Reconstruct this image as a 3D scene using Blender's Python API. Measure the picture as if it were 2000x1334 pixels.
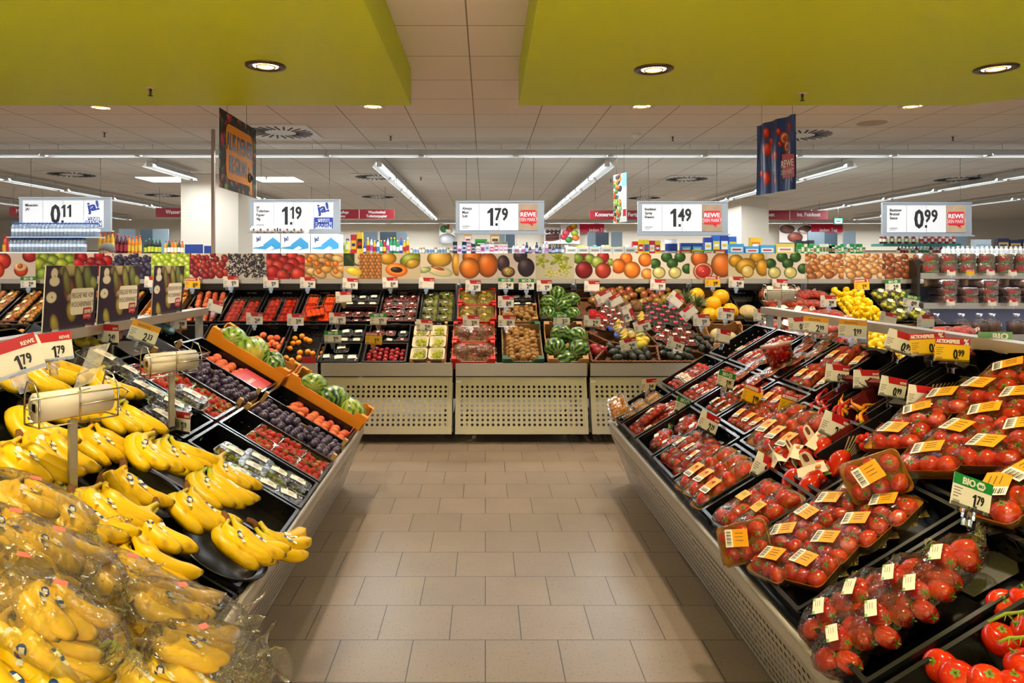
import bpy, math, random
import numpy as np
from mathutils import Matrix, Vector
for _o in list(bpy.data.objects): bpy.data.objects.remove(_o)
SC = bpy.context.scene
COL = SC.collection
FX, VX, VY, EYE = 1379.0, 948.0, 520.0, 1.554
# ---------------- camera, world, exposure
cam = bpy.data.cameras.new('camera'); camo = bpy.data.objects.new('camera', cam); COL.objects.link(camo)
camo.location = (0, 0, EYE); camo.rotation_euler = (math.pi/2, 0, 0)
cam.sensor_width = 36; cam.lens = FX/2000*36
cam.shift_x = (1000-VX)/2000; cam.shift_y = -(667-VY)/2000
cam.clip_start = .05; cam.clip_end = 100
SC.camera = camo
wd = bpy.data.worlds.new('world'); SC.world = wd; wd.use_nodes = True
wd.node_tree.nodes['Background'].inputs[0].default_value = (.93, .98, 1, 1)
wd.node_tree.nodes['Background'].inputs[1].default_value = 1.0
SC.view_settings.view_transform = 'Standard'; SC.view_settings.look = 'None'
SC.view_settings.gamma = 1; SC.view_settings.use_curve_mapping = False
SC.view_settings.exposure = .38
SPOT_W, SPOT_C = 106, (1, .80, .58)
TUBE_W, TUBE_C = 13.5, (.93, .98, 1)
cy = SC.cycles
cy.use_denoising = True; cy.use_adaptive_sampling = True; cy.adaptive_threshold = .03
cy.max_bounces = 6; cy.diffuse_bounces = 3; cy.glossy_bounces = 2; cy.transmission_bounces = 2
cy.transparent_max_bounces = 14; cy.caustics_reflective = False; cy.caustics_refractive = False
cy.sample_clamp_indirect = 15
R = random.Random(7)
T = Matrix.Translation
def RX(a): return Matrix.Rotation(a, 4, 'X')
def RY(a): return Matrix.Rotation(a, 4, 'Y')
def RZ(a): return Matrix.Rotation(a, 4, 'Z')
def S(x, y=None, z=None): return Matrix.Diagonal((x, y or x, z or x, 1))
def W(px, py, Y): return Vector(((px-VX)*Y/FX, Y, EYE-(py-VY)*Y/FX))
def lin(c):
    c = np.asarray(c, float)
    return np.where(c <= .04045, c/12.92, ((c+.055)/1.055)**2.4)
def hexc(h): return tuple(float(x) for x in lin([int(h[i:i+2], 16)/255 for i in (0, 2, 4)]))
# ---------------- materials
MATS = {}
def mat(name, col='888888', rough=.5, metal=0, bump=0, bscale=40, spec=.5, var=0, emit=0, alpha=1, coat=0, vari=0, c2=None, nscale=8, sub=0):
    if name in MATS: return MATS[name]
    m = bpy.data.materials.new(name); m.use_nodes = True; nt = m.node_tree; b = nt.nodes['Principled BSDF']
    c = hexc(col)+(1,)
    b.inputs['Base Color'].default_value = c; b.inputs['Roughness'].default_value = rough
    b.inputs['Metallic'].default_value = metal; b.inputs['Specular IOR Level'].default_value = spec
    b.inputs['Coat Weight'].default_value = coat
    if emit: b.inputs['Emission Color'].default_value = c; b.inputs['Emission Strength'].default_value = emit
    if alpha < 1: b.inputs['Alpha'].default_value = alpha
    tc = None
    if c2 or bump:
        tc = nt.nodes.new('ShaderNodeTexCoord')
    out = None
    if c2:
        n = nt.nodes.new('ShaderNodeTexNoise'); n.inputs['Scale'].default_value = nscale; n.inputs['Detail'].default_value = 3
        nt.links.new(tc.outputs['Object'], n.inputs['Vector'])
        oi = nt.nodes.new('ShaderNodeObjectInfo')
        ad = nt.nodes.new('ShaderNodeMath'); ad.operation = 'MULTIPLY_ADD'
        nt.links.new(oi.outputs['Random'], ad.inputs[0]); ad.inputs[1].default_value = .55
        sb = nt.nodes.new('ShaderNodeMath'); sb.operation = 'MULTIPLY_ADD'; nt.links.new(n.outputs['Fac'], sb.inputs[0]); sb.inputs[1].default_value = 1.6; sb.inputs[2].default_value = -.58
        nt.links.new(sb.outputs[0], ad.inputs[2])
        mx = nt.nodes.new('ShaderNodeMix'); mx.data_type = 'RGBA'; mx.clamp_factor = True
        nt.links.new(ad.outputs[0], mx.inputs[0]); mx.inputs[6].default_value = c; mx.inputs[7].default_value = hexc(c2)+(1,)
        nt.links.new(mx.outputs[2], b.inputs['Base Color'])
    if bump:
        n2 = nt.nodes.new('ShaderNodeTexNoise'); n2.inputs['Scale'].default_value = bscale
        nt.links.new(tc.outputs['Object'], n2.inputs['Vector'])
        bp = nt.nodes.new('ShaderNodeBump'); bp.inputs['Strength'].default_value = bump; bp.inputs['Distance'].default_value = .01
        nt.links.new(n2.outputs['Fac'], bp.inputs['Height']); nt.links.new(bp.outputs[0], b.inputs['Normal'])
    MATS[name] = m
    return m
def film_mat(name, tint='FFFFFF', rough=.1, base=.06, bscale=35, bump=.6, haze=0, hazec='FFFFFF'):
    if name in MATS: return MATS[name]
    m = bpy.data.materials.new(name); m.use_nodes = True; nt = m.node_tree; nt.nodes.clear()
    o = nt.nodes.new('ShaderNodeOutputMaterial'); t = nt.nodes.new('ShaderNodeBsdfTransparent'); g = nt.nodes.new('ShaderNodeBsdfGlossy')
    t.inputs[0].default_value = hexc(tint)+(1,); g.inputs['Roughness'].default_value = rough; g.inputs[0].default_value = (.9, .9, .9, 1)
    tc = nt.nodes.new('ShaderNodeTexCoord'); n = nt.nodes.new('ShaderNodeTexNoise'); n.inputs['Scale'].default_value = bscale; n.inputs['Distortion'].default_value = 1.5
    nt.links.new(tc.outputs['Object'], n.inputs['Vector'])
    bp = nt.nodes.new('ShaderNodeBump'); bp.inputs['Strength'].default_value = bump; bp.inputs['Distance'].default_value = .02
    nt.links.new(n.outputs['Fac'], bp.inputs['Height']); nt.links.new(bp.outputs[0], g.inputs['Normal'])
    f = nt.nodes.new('ShaderNodeFresnel'); f.inputs[0].default_value = 1.45; nt.links.new(bp.outputs[0], f.inputs['Normal'])
    a = nt.nodes.new('ShaderNodeMath'); a.operation = 'MULTIPLY_ADD'; a.use_clamp = True; nt.links.new(f.outputs[0], a.inputs[0]); a.inputs[1].default_value = .75; a.inputs[2].default_value = base
    mx = nt.nodes.new('ShaderNodeMixShader'); nt.links.new(a.outputs[0], mx.inputs[0]); nt.links.new(t.outputs[0], mx.inputs[1]); nt.links.new(g.outputs[0], mx.inputs[2])
    last = mx
    if haze:
        d = nt.nodes.new('ShaderNodeBsdfDiffuse'); d.inputs[0].default_value = hexc(hazec)+(1,)
        m2 = nt.nodes.new('ShaderNodeMixShader'); m2.inputs[0].default_value = haze
        nt.links.new(mx.outputs[0], m2.inputs[1]); nt.links.new(d.outputs[0], m2.inputs[2]); last = m2
    nt.links.new(last.outputs[0], o.inputs[0]); MATS[name] = m
    return m
def emis(name, col, k):
    if name in MATS: return MATS[name]
    m = bpy.data.materials.new(name); m.use_nodes = True; nt = m.node_tree; nt.nodes.clear()
    o = nt.nodes.new('ShaderNodeOutputMaterial'); e = nt.nodes.new('ShaderNodeEmission'); e.inputs[0].default_value = tuple(col)+(1,); e.inputs[1].default_value = k
    nt.links.new(e.outputs[0], o.inputs[0]); MATS[name] = m
    return m
def brickmat(name, c1, c2, mc, w, h, ms, off, rough, shift=(0, 0), speck=0, bump=0, spec=.5):
    m = bpy.data.materials.new(name); m.use_nodes = True; nt = m.node_tree; b = nt.nodes['Principled BSDF']
    tc = nt.nodes.new('ShaderNodeTexCoord'); mp = nt.nodes.new('ShaderNodeMapping'); mp.inputs[1].default_value = (shift[0], shift[1], 0)
    nt.links.new(tc.outputs['Object'], mp.inputs[0])
    br = nt.nodes.new('ShaderNodeTexBrick'); nt.links.new(mp.outputs[0], br.inputs[0])
    br.offset = off; br.inputs['Color1'].default_value = hexc(c1)+(1,); br.inputs['Color2'].default_value = hexc(c2)+(1,)
    br.inputs['Mortar'].default_value = hexc(mc)+(1,); br.inputs['Scale'].default_value = 1; br.inputs['Mortar Size'].default_value = ms
    br.inputs['Mortar Smooth'].default_value = 0; br.inputs['Brick Width'].default_value = w; br.inputs['Row Height'].default_value = h
    col = br.outputs['Color']
    if speck:
        v = nt.nodes.new('ShaderNodeTexNoise'); v.inputs['Scale'].default_value = 130; v.inputs['Detail'].default_value = 2; nt.links.new(tc.outputs['Object'], v.inputs[0])
        cr = nt.nodes.new('ShaderNodeValToRGB'); cr.color_ramp.elements[0].position = .31; cr.color_ramp.elements[0].color = (.18, .15, .13, 1)
        cr.color_ramp.elements[1].position = .36; cr.color_ramp.elements[1].color = (1, 1, 1, 1); nt.links.new(v.outputs[0], cr.inputs[0])
        v2 = nt.nodes.new('ShaderNodeTexNoise'); v2.inputs['Scale'].default_value = 3.5; nt.links.new(tc.outputs['Object'], v2.inputs[0])
        c3 = nt.nodes.new('ShaderNodeValToRGB'); c3.color_ramp.elements[0].position = .3; c3.color_ramp.elements[0].color = (.88, .86, .84, 1); c3.color_ramp.elements[1].position = .7; nt.links.new(v2.outputs[0], c3.inputs[0])
        for src in (cr, c3):
            mx = nt.nodes.new('ShaderNodeMix'); mx.data_type = 'RGBA'; mx.blend_type = 'MULTIPLY'; mx.inputs[0].default_value = 1
            nt.links.new(col, mx.inputs[6]); nt.links.new(src.outputs[0], mx.inputs[7]); col = mx.outputs[2]
    nt.links.new(col, b.inputs['Base Color']); b.inputs['Roughness'].default_value = rough; b.inputs['Specular IOR Level'].default_value = spec
    return m
# ---------------- mesh builder
FONT = {}
def textdata(s, wt=0):
    if (s, wt) in FONT: return FONT[(s, wt)]
    cu = bpy.data.curves.new('lettering', 'FONT'); cu.body = s; cu.size = 1; cu.resolution_u = 2; cu.offset = wt
    ob = bpy.data.objects.new('lettering', cu); me = ob.to_mesh()
    v = [tuple(x.co) for x in me.vertices]; f = [tuple(p.vertices) for p in me.polygons]
    ob.to_mesh_clear(); bpy.data.objects.remove(ob); bpy.data.curves.remove(cu)
    FONT[(s, wt)] = (v, f); return v, f
class MB:
    def __init__(s): s.v = []; s.f = []; s.m = []; s.s = []
    def add(s, vs, fs, mi=0, sm=False, M=None):
        o = len(s.v)
        if M is not None: vs = [tuple(M @ Vector(p)) for p in vs]
        s.v += [tuple(p) for p in vs]
        for f in fs: s.f.append(tuple(i+o for i in f)); s.m.append(mi); s.s.append(sm)
        return s
    def box(s, x0, x1, y0, y1, z0, z1, mi=0, M=None):
        v = [(x, y, z) for z in (z0, z1) for y in (y0, y1) for x in (x0, x1)]
        return s.add(v, [(0, 2, 3, 1), (4, 5, 7, 6), (0, 1, 5, 4), (2, 6, 7, 3), (0, 4, 6, 2), (1, 3, 7, 5)], mi, False, M)
    def quad(s, a, b, c, d, mi=0, M=None): return s.add([a, b, c, d], [(0, 1, 2, 3)], mi, False, M)
    def lathe(s, prof, n=16, mi=0, M=None, sm=True, close=True):
        v = []; f = []
        for r, z in prof:
            for k in range(n): a = 2*math.pi*k/n; v.append((r*math.cos(a), r*math.sin(a), z))
        for i in range(len(prof)-1):
            for k in range(n):
                a = i*n+k; b = i*n+(k+1) % n; f.append((a, b, b+n, a+n))
        if close: f.append(tuple(range(n))[::-1]); f.append(tuple((len(prof)-1)*n+k for k in range(n)))
        return s.add(v, f, mi, sm, M)
    def cyl(s, p0, p1, r, r1=None, n=10, mi=0, M=None, sm=True):
        p0 = Vector(p0); p1 = Vector(p1); d = p1-p0
        q = T(p0) @ d.to_track_quat('Z', 'Y').to_matrix().to_4x4()
        if M is not None: q = M @ q
        return s.lathe([(r, 0), (r if r1 is None else r1, d.length)], n, mi, q, sm)
    def ball(s, c, rx, ry=None, rz=None, nu=12, nv=8, mi=0, M=None):
        ry = ry or rx; rz = rz or rx; v = []; f = []
        for j in range(nv+1):
            t = math.pi*j/nv
            for k in range(nu):
                a = 2*math.pi*k/nu; v.append((c[0]+rx*math.sin(t)*math.cos(a), c[1]+ry*math.sin(t)*math.sin(a), c[2]-rz*math.cos(t)))
        for j in range(nv):
            for k in range(nu): a = j*nu+k; b = j*nu+(k+1) % nu; f.append((a, b, b+nu, a+nu))
        return s.add(v, f, mi, True, M)
    def tube(s, pts, r, n=6, mi=0, M=None, closed=False):
        pts = [Vector(p) for p in pts]; v = []; f = []; N = len(pts)
        for i, p in enumerate(pts):
            if closed: d = pts[(i+1) % N]-pts[i-1]
            else: d = pts[min(i+1, N-1)]-pts[max(i-1, 0)]
            d.normalize(); up = Vector((0, 0, 1)) if abs(d.z) < .9 else Vector((1, 0, 0))
            a = d.cross(up).normalized(); b = d.cross(a)
            rr = r[i] if isinstance(r, (list, tuple)) else r
            for k in range(n): t = 2*math.pi*k/n; v.append(tuple(p+a*rr*math.cos(t)+b*rr*math.sin(t)))
        for i in range(N if closed else N-1):
            for k in range(n):
                a = i*n+k; b = i*n+(k+1) % n; c = ((i+1) % N)*n; f.append((a, b, c+(k+1) % n, c+k))
        if not closed: f.append(tuple(range(n))[::-1]); f.append(tuple((N-1)*n+k for k in range(n)))
        return s.add(v, f, mi, True, M)
    def prism(s, poly, z0, z1, mi=0, M=None):
        n = len(poly); v = [(x, y, z0) for x, y in poly]+[(x, y, z1) for x, y in poly]
        f = [tuple(range(n))[::-1], tuple(range(n, 2*n))]+[(i, (i+1) % n, (i+1) % n+n, i+n) for i in range(n)]
        return s.add(v, f, mi, False, M)
    def text(s, t, x, y, h, mi=1, M=None, sx=1, z=.0008, bold=0, al='l', rot=0):
        v, f = textdata(t, min(bold, .022))
        if not v: return s
        x0 = min(p[0] for p in v); x1 = max(p[0] for p in v); k = h/.7
        dx = {'l': -x0, 'c': -(x0+x1)/2, 'r': -x1}[al]
        Q = T((x, y, z)) @ RZ(rot)
        for qi, ox in enumerate((0,) if bold < .02 else (-bold*.8, 0, bold*.8)):
            s.add([((p[0]+dx)*k*sx+ox*h, p[1]*k, qi*.0005) for p in v], f, mi, False, (M @ Q) if M is not None else Q)
        return s
    def digits(s, t, x, y, h, mi, M, sx=.8, z=.0095, bold=.02):
        # condensed numerals, the 1 drawn with its flag; returns the end of the line
        for ch in t:
            if ch == '.': w = .16*h; s.prism([(x+.02*h, y-.02*h), (x+.17*h, y-.02*h), (x+.17*h, y+.13*h), (x+.02*h, y+.13*h)], z-.0006, z, mi, M); w = .22*h
            elif ch == '1': w = .42*h*sx/.8; a = x+w*.5; s.prism([(a, y), (a+.17*h, y), (a+.17*h, y+h), (a+.04*h, y+h), (a-.16*h, y+.8*h), (a-.16*h, y+.68*h), (a, y+.74*h)], z-.0006, z, mi, M); w = .5*h*sx/.8
            else: w = .6*h*sx/.8; s.text(ch, x+w*.47, y, h, mi, M, sx, z, bold, 'c')
            x += w
        return x
    def mesh(s, name, mats):
        me = bpy.data.meshes.new(name); me.from_pydata(s.v, [], s.f)
        for m in (mats if isinstance(mats, (list, tuple)) else [mats]): me.materials.append(m)
        me.polygons.foreach_set('material_index', s.m); me.polygons.foreach_set('use_smooth', s.s); me.update()
        return me
    def build(s, name, mats, parent=None, M=None): return obj(name, s.mesh(name, mats), parent, M)
def rrect(w, h, r, n=4, cx=0, cy=0):
    p = []
    for sx, sy, a0 in ((1, 1, 0), (-1, 1, 90), (-1, -1, 180), (1, -1, 270)):
        for k in range(n+1):
            a = math.radians(a0+90*k/n); p.append((cx+sx*(w/2-r)+r*math.cos(a), cy+sy*(h/2-r)+r*math.sin(a)))
    return p
def obj(name, data, parent=None, M=None):
    o = bpy.data.objects.new(name, data); COL.objects.link(o)
    if parent is not None: o.parent = parent
    if M is not None: o.matrix_basis = M
    return o
def tag(o, label, cat, group=None, kind=None):
    o['label'] = label; o['category'] = cat
    if group: o['group'] = group
    if kind: o['kind'] = kind
    return o
def thing(name, label, cat, M=None, group=None):
    return tag(obj(name, None, None, M), label, cat, group)
KIDS = {}
def kids(o):
    return [c for c in o.children]
def dup(root, M, label=None, group=None, kd=None):
    c = root.copy(); COL.objects.link(c); c.parent = None; c.matrix_basis = M
    if label: c['label'] = label
    if group: c['group'] = group
    for ch in (kd if kd is not None else kids(root)):
        d = ch.copy(); COL.objects.link(d); d.parent = c
        for g in ch.children:
            e = g.copy(); COL.objects.link(e); e.parent = d
    return c
class Proto:
    """first use places the model itself, later uses copy it"""
    def __init__(s, root): s.r = root; s.k = list(root.children); s.used = False
    def put(s, M, label=None, group=None):
        if not s.used:
            s.used = True; s.r.matrix_basis = M
            if label: s.r['label'] = label
            if group: s.r['group'] = group
            elif 'group' in s.r.keys() and label: del s.r['group']
            return s.r
        c = dup(s.r, M, label, group, s.k)
        if label and not group and 'group' in c.keys(): del c['group']
        return c
def struct(name, mb, mats, M=None):
    o = mb.build(name, mats, None, M); o['kind'] = 'structure'; return o
# ---------------- raster prints (flat printed artwork as coloured mesh)
def canvas(nx, ny, col): a = np.zeros((ny, nx, 3)); a[:] = [int(col[i:i+2], 16)/255 for i in (0, 2, 4)]; return a
def rgb(h): return np.array([int(h[i:i+2], 16)/255 for i in (0, 2, 4)])
def blob(a, cx, cy, rx, ry, col, rot=0, sh=.55, hi=.25, soft=0):
    ny, nx, _ = a.shape; yy, xx = np.mgrid[0:ny, 0:nx]; asp = nx/ny
    x = (xx/(nx-1)-cx)*asp; y = (1-yy/(ny-1))-cy
    c, s_ = math.cos(rot), math.sin(rot); u = (x*c+y*s_)/rx; v = (-x*s_+y*c)/ry
    d = u*u+v*v; m = d < 1
    k = 1-sh*np.clip(d, 0, 1)**1.5
    lx = (x-(-.35*rx))/rx; ly = (y-.4*ry)/ry; h = np.exp(-(lx*lx+ly*ly)*5)*hi
    al = np.clip((1-d)*min(rx, ry)*ny*.6, 0, 1)
    for i in range(3): ch = a[:, :, i]; ch[m] = (ch*(1-al)+al*np.clip(rgb(col)[i]*k+h, 0, 1))[m]
def rectf(a, x0, x1, y0, y1, col):
    ny, nx, _ = a.shape; a[int((1-y1)*ny):int((1-y0)*ny), int(x0*nx):int(x1*nx)] = rgb(col)
PRINTM = {}
def print_mat(rough=.35):
    if rough in PRINTM: return PRINTM[rough]
    m = bpy.data.materials.new('printed_paper'); m.use_nodes = True; nt = m.node_tree; b = nt.nodes['Principled BSDF']
    at = nt.nodes.new('ShaderNodeAttribute'); at.attribute_name = 'Col'; nt.links.new(at.outputs['Color'], b.inputs['Base Color'])
    b.inputs['Roughness'].default_value = rough; b.inputs['Specular IOR Level'].default_value = .25; PRINTM[rough] = m
    return m
def print_mesh(name, a, w, h, rough=.35, bend=None):
    """printed sheet in local XZ, facing -Y, lower-left at origin"""
    ny, nx, _ = a.shape; v = []
    for j in range(ny):
        for i in range(nx):
            x = w*i/(nx-1); z = h*(1-j/(ny-1)); v.append((x, bend(i/(nx-1), 1-j/(ny-1)) if bend else 0, z))
    f = [(j*nx+i, (j+1)*nx+i, (j+1)*nx+i+1, j*nx+i+1) for j in range(ny-1) for i in range(nx-1)]
    me = bpy.data.meshes.new(name); me.from_pydata(v, [], f)
    ca = me.color_attributes.new('Col', 'FLOAT_COLOR', 'POINT')
    ca.data.foreach_set('color', np.dstack([lin(a), np.ones((ny, nx))]).astype(np.float32).ravel())
    me.materials.append(print_mat(rough)); me.update()
    return me
# ================= SETTING
HC = 3.018
m_floor = brickmat('floor_tiles', '847668', '7C6F62', '2A2420', .3, .3, .0022, .5, .32, (0, .064), 1, spec=.45)
m_ceil = brickmat('ceiling_tiles', 'ECE6DC', 'E8E2D8', '8E857B', .628, .628, .0045, 0, .8, (.11, 6.28*2-4.296), spec=.2)
m_wall = mat('wall_paint', 'E6DCCB', .8)
m_white = mat('white_metal', 'E4E2DC', .45)
m_chrome = mat('chrome_wire', 'C8C4BC', .22, 1)
m_steel = mat('brushed_steel', 'BAB4AC', .4, .5)
m_alu = mat('aluminium_rail', 'B9B2A6', .35, .8)
m_grey = mat('grey_metal', '8F9294', .45, .3)
m_dark = mat('dark_shelf', '2B2622', .5)
m_black = mat('black_plastic', '0E0F10', .26, spec=.6)
m_paper = mat('white_paper', 'F2EEE6', .5)
m_red = mat('red_print', 'C01822', .45)
m_ink = mat('black_ink', '161414', .5)
m_gink = mat('grey_ink', '6b6663', .5)
m_yel = mat('yellow_card', 'F5C414', .5)
m_grn = mat('green_print', '128A3A', .5)
m_clear = film_mat('clear_plastic', 'F4F6F6', .08, .05, 12, .15)
b = MB(); b.quad((-16, -6, 0), (18, -6, 0), (18, 23, 0), (-16, 23, 0)); struct('floor', b, m_floor)
b = MB(); b.quad((-16, -6, HC), (-16, 23, HC), (18, 23, HC), (18, -6, HC)); struct('ceiling', b, m_ceil)
for nm, q in (('wall_back', ((-16, 22.4, 0), (18, 22.4, 0), (18, 22.4, HC), (-16, 22.4, HC))), ('wall_left', ((-16, -6, 0), (-16, 23, 0), (-16, 23, HC), (-16, -6, HC))), ('wall_right', ((18, 23, 0), (18, -6, 0), (18, -6, HC), (18, 23, HC)))):
    b = MB(); b.quad(*q); struct(nm, b, m_wall)
# brown lower band of the far wall
b = MB(); b.box(-15.9, 17.9, 22.3, 22.39, 0, 2.02); struct('trim_1', b, mat('taupe_band', 'A3907C', .7))
b = MB(); b.box(-15.9, 17.9, 22.26, 22.39, 2.05, 2.1); struct('trim_2', b, mat('cream_ledge', 'EBDDBB', .7))
# columns
b = MB(); b.box(-4.83, -3.92, 11.2, 12.1, 0, HC-.002); struct('trim_3', b, m_wall)
b = MB(); b.box(5.42, 6.0, 14.95, 15.9, 0, HC-.002); struct('trim_4', b, m_wall)
# lime ceiling rafts
m_lime = mat('lime_paint', 'CCDC26', .5, spec=.2)
HP = 2.75
def raft(nm, poly):
    b = MB(); b.prism(poly, HP, HC-.003); struct(nm, b, m_lime)
raft('trim_5', [(-8, 5.25), (-.552, 5.25), (-.535, -3), (-8, -3)][::-1])
raft('trim_6', [(.247, 5.25), (3.57, 5.25), (5.6, 3.2), (5.6, -3), (.2, -3)][::-1])
# downlights
m_bulb = emis('lamp_glow', (1, .82, .55), 9)
def dl_proto(dark, watt=None, cone=108, nmx=None):
    r = thing('downlight', 'x', 'downlight')
    b = MB(); b.lathe([(.118, .0), (.118, -.008), (.088, -.012), (.08, .0), (.075, .0)], 24, close=False); b.build('trim_ring', mat('bronze_ring', '5B4A33', .35, .7) if dark else mat('cream_ring', 'D8C9B2', .4), r)
    b = MB(); b.lathe([(.001, -.003), (.074, -.004)], 24, close=False); b.lathe([(.074, -.004), (.074, .0)], 24, close=False); b.build('lens', m_bulb, r)
    b = MB(); b.tube([(.055*math.cos(a), .055*math.sin(a), -.008) for a in np.linspace(0, 6.28, 17)[:-1]], .005, 5, closed=True); b.build('inner_ring', mat('brass', 'C8964A', .3, .9), r)
    L = bpy.data.lights.new('lamp_light', 'SPOT'); L.energy = watt or SPOT_W; L.color = SPOT_C if not watt or watt < 1000 else (1, .88, .76); L.spot_size = math.radians(cone); L.spot_blend = .9; L.shadow_soft_size = .05
    obj('lamp_light', L, r, T((0, 0, -.02)))
    return Proto(r)
dlp = dl_proto(True); dlc = dl_proto(False, SPOT_W*1.9, 125)
for x, y, w in ((-1.31, 4.21, 'above the banana display'), (1.02, 4.28, 'above the tomato display'), (3.08, 4.26, 'near the chamfered corner of the lime raft')):
    dlp.put(T((x, y, HP)), 'round recessed downlight with bronze ring '+w)
for x, y in ((-1.31, 2.1), (-1.31, 0), (1.02, 2.1), (1.02, 0), (3.08, 2.1), (-3.5, 4.2), (-3.5, 2.1), (-3.5, 0), (3.08, 0)):
    dlp.put(T((x, y, HP)), 'round recessed downlight out of the picture in the lime ceiling raft', 'downlights behind the viewpoint')
for x, y, w in ((-3.54, 6.5, 'above the pear posters'), (-1.03, 6.46, 'beside the corner of the left lime raft'), (1.43, 6.45, 'above the watermelon cartons'), (3.9, 6.45, 'behind the tomato banner'), (-6.0, 6.5, 'added out of view to brighten the apples'), (6.3, 6.3, 'added out of view to brighten the bread')):  # the outermost two are added unseen, brightening apples and bread
    dlc.put(T((x, y, HC)), 'small round ceiling downlight with pale ring '+w)
bounce_dl = dl_proto(True, 4500, 80)  # added lamps, out of view; their floor bounce brightens the ceiling
for x in (-3.2, -1.1, 1.1, 3.2):
    for y in (-1.2, -2.4): bounce_dl.put(T((x, y, HP)), 'strong downlight added unseen behind the viewpoint to bounce light onto the ceiling', 'added bounce downlights behind the viewpoint')
# fluorescent strips
m_tube = emis('tube_glow', (.93, .98, 1), 4)
m_refl = mat('reflector', 'DCE2E4', .3, .3)
def lamp_proto(L, w, watt, hz=2.88, nm='fluorescent_lamp'):
    r = thing(nm, 'x', 'lamp')
    b = MB(); b.box(-L/2, L/2, -.03, .03, .045, .08)
    b.build('housing', m_white, r)
    b = MB()
    for sg in (-1, 1): b.add([(-L/2, sg*.03, .08), (L/2, sg*.03, .08), (L/2, sg*w, .0), (-L/2, sg*w, .0)], [(0, 1, 2, 3)])
    b.build('reflector', m_refl, r)
    b = MB(); b.cyl((-L/2+.04, 0, .03), (L/2-.04, 0, .03), .016, n=8); b.build('tube', m_tube, r)
    for sg in (-1, 1):
        b = MB(); b.box(sg*L/2-.03, sg*L/2+.03, -.03, .03, .0, .06); b.build('end_cap', m_white, r)
    A = bpy.data.lights.new('lamp_light', 'AREA'); A.shape = 'RECTANGLE'; A.size = L-.1; A.size_y = .04; A.energy = watt; A.color = TUBE_C
    obj('lamp_light', A, r, T((0, 0, .01)))
    b = MB()
    for x in (-L*.35, L*.35): b.cyl((x, 0, .08), (x, 0, HC-hz-.002), .0025, n=5)
    b.build('suspension', m_grey, r)
    return Proto(r)
lp = lamp_proto(1.12, .09, TUBE_W, 2.87)
for k in range(-6, 7):
    lp.put(T((-.2+1.13*k, 8.45, 2.87)), 'white fluorescent lamp in the long transverse strip across the sales floor', 'lamps of the transverse light strip')
ll = lamp_proto(1.5, .1, TUBE_W*1.6)
for X, n0, d in ((-1.41, 9.4, 'longitudinal row left of the middle aisle'), (1.62, 9.4, 'longitudinal row right of the middle aisle'), (-4.47, 9.4, 'longitudinal row by the left column'), (4.86, 9.4, 'longitudinal row by the right column'), (-7.45, 9.4, 'row above the water bottles'), (8.0, 9.4, 'row above the sauce shelves'), (-10.2, 11, 'outermost row at the left'), (10.6, 11, 'outermost row at the right')):
    for k in range(7 if n0 < 10 else 6):
        if X == -4.47 and k in (1,): continue
        ll.put(T((X, n0+.75+1.56*k, 2.88)) @ RZ(math.pi/2), 'white fluorescent lamp hanging in the '+d, 'lamps of the '+d)
lf = lamp_proto(1.5, .06, TUBE_W*1.2, 2.84)
for k in range(-6, 9):
    lf.put(T((1.0+1.56*k, 21.2, 2.84)), 'white fluorescent lamp in the strip along the far wall', 'lamps along the far wall')
# sprinklers, diffusers, detectors
def sprk():
    r = thing('sprinkler', 'x', 'sprinkler')
    b = MB(); b.lathe([(.035, 0), (.03, -.006), (.0, -.006)], 14, close=False); b.build('rosette', mat('pink_plate', 'D8C0AE', .5), r)
    b = MB(); b.cyl((0, 0, 0), (0, 0, -.025), .009); b.cyl((0, 0, -.025), (0, 0, -.05), .004); b.lathe([(.016, -.05), (.016, -.053)], 10)
    for s_ in (-1, 1): b.tube([(0, 0, -.02), (s_*.012, 0, -.032), (0, 0, -.05)], .002, 4)
    b.build('nozzle', mat('brass_dark', '3A3326', .4, .6), r)
    return Proto(r)
sp = sprk()
for px, py, h, w in ((294, 172, HP, 'in the left lime raft'), (1567, 182, HP, 'in the right lime raft'), (204, 258, HC, 'above the pear posters'), (763, 265, HC, 'left of the ceiling centre seam'), (1314, 266, HC, 'right of the smoke detector'), (1861, 266, HC, 'by the far right ceiling'), (822, 346, HC, 'beyond the light strip, left of the middle'), (1193, 350, HC, 'beyond the light strip beside the small banner'), (520, 345, HC, 'beyond the light strip near the left column'), (1912, 341, HC, 'beyond the strip at the right')):
    Y = FX*(h-EYE)/(VY-py)
    sp.put(T(((px-VX)*Y/FX, Y, h)), 'small ceiling sprinkler head '+w)
def diffuser():
    r = thing('air_diffuser', 'x', 'air vent')
    b = MB(); b.box(-.3, .3, -.3, .3, -.012, 0); b.build('plate', m_white, r)
    b = MB()
    for k in range(24):
        a = 2*math.pi*k/24; b.box(.13, .27, -.008, .008, -.016, -.0121, 0, RZ(a) @ T((0, .03, 0)))
    b.build('swirl_slots', mat('slot_black', '1B1B1B', .6), r)
    return Proto(r)
df = diffuser()
for px, py, w in ((548, 256, 'beside the yellow banner'), (1560, 262, 'behind the tomato banner'), (140, 339, 'at the far left beyond the strip'), (735, 344, 'left of the slanting lamp row'), (1341, 348, 'right of the small banner'), (1870, 348, 'at the far right beyond the strip'), (318, 380, 'above the water sign'), (738, 383, 'above the laundry sign'), (1258, 385, 'above the soup sign')):
    Y = FX*(HC-EYE)/(VY-py)
    df.put(T(((px-VX)*Y/FX, Y, HC-.002)) @ S(1.25), 'square ceiling air diffuser with radial slots '+w)
b = MB(); b.lathe([(.055, 0), (.055, -.02), (.04, -.025), (.038, -.045), (.02, -.05)], 16); o = b.build('smoke_detector', m_white)
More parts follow.
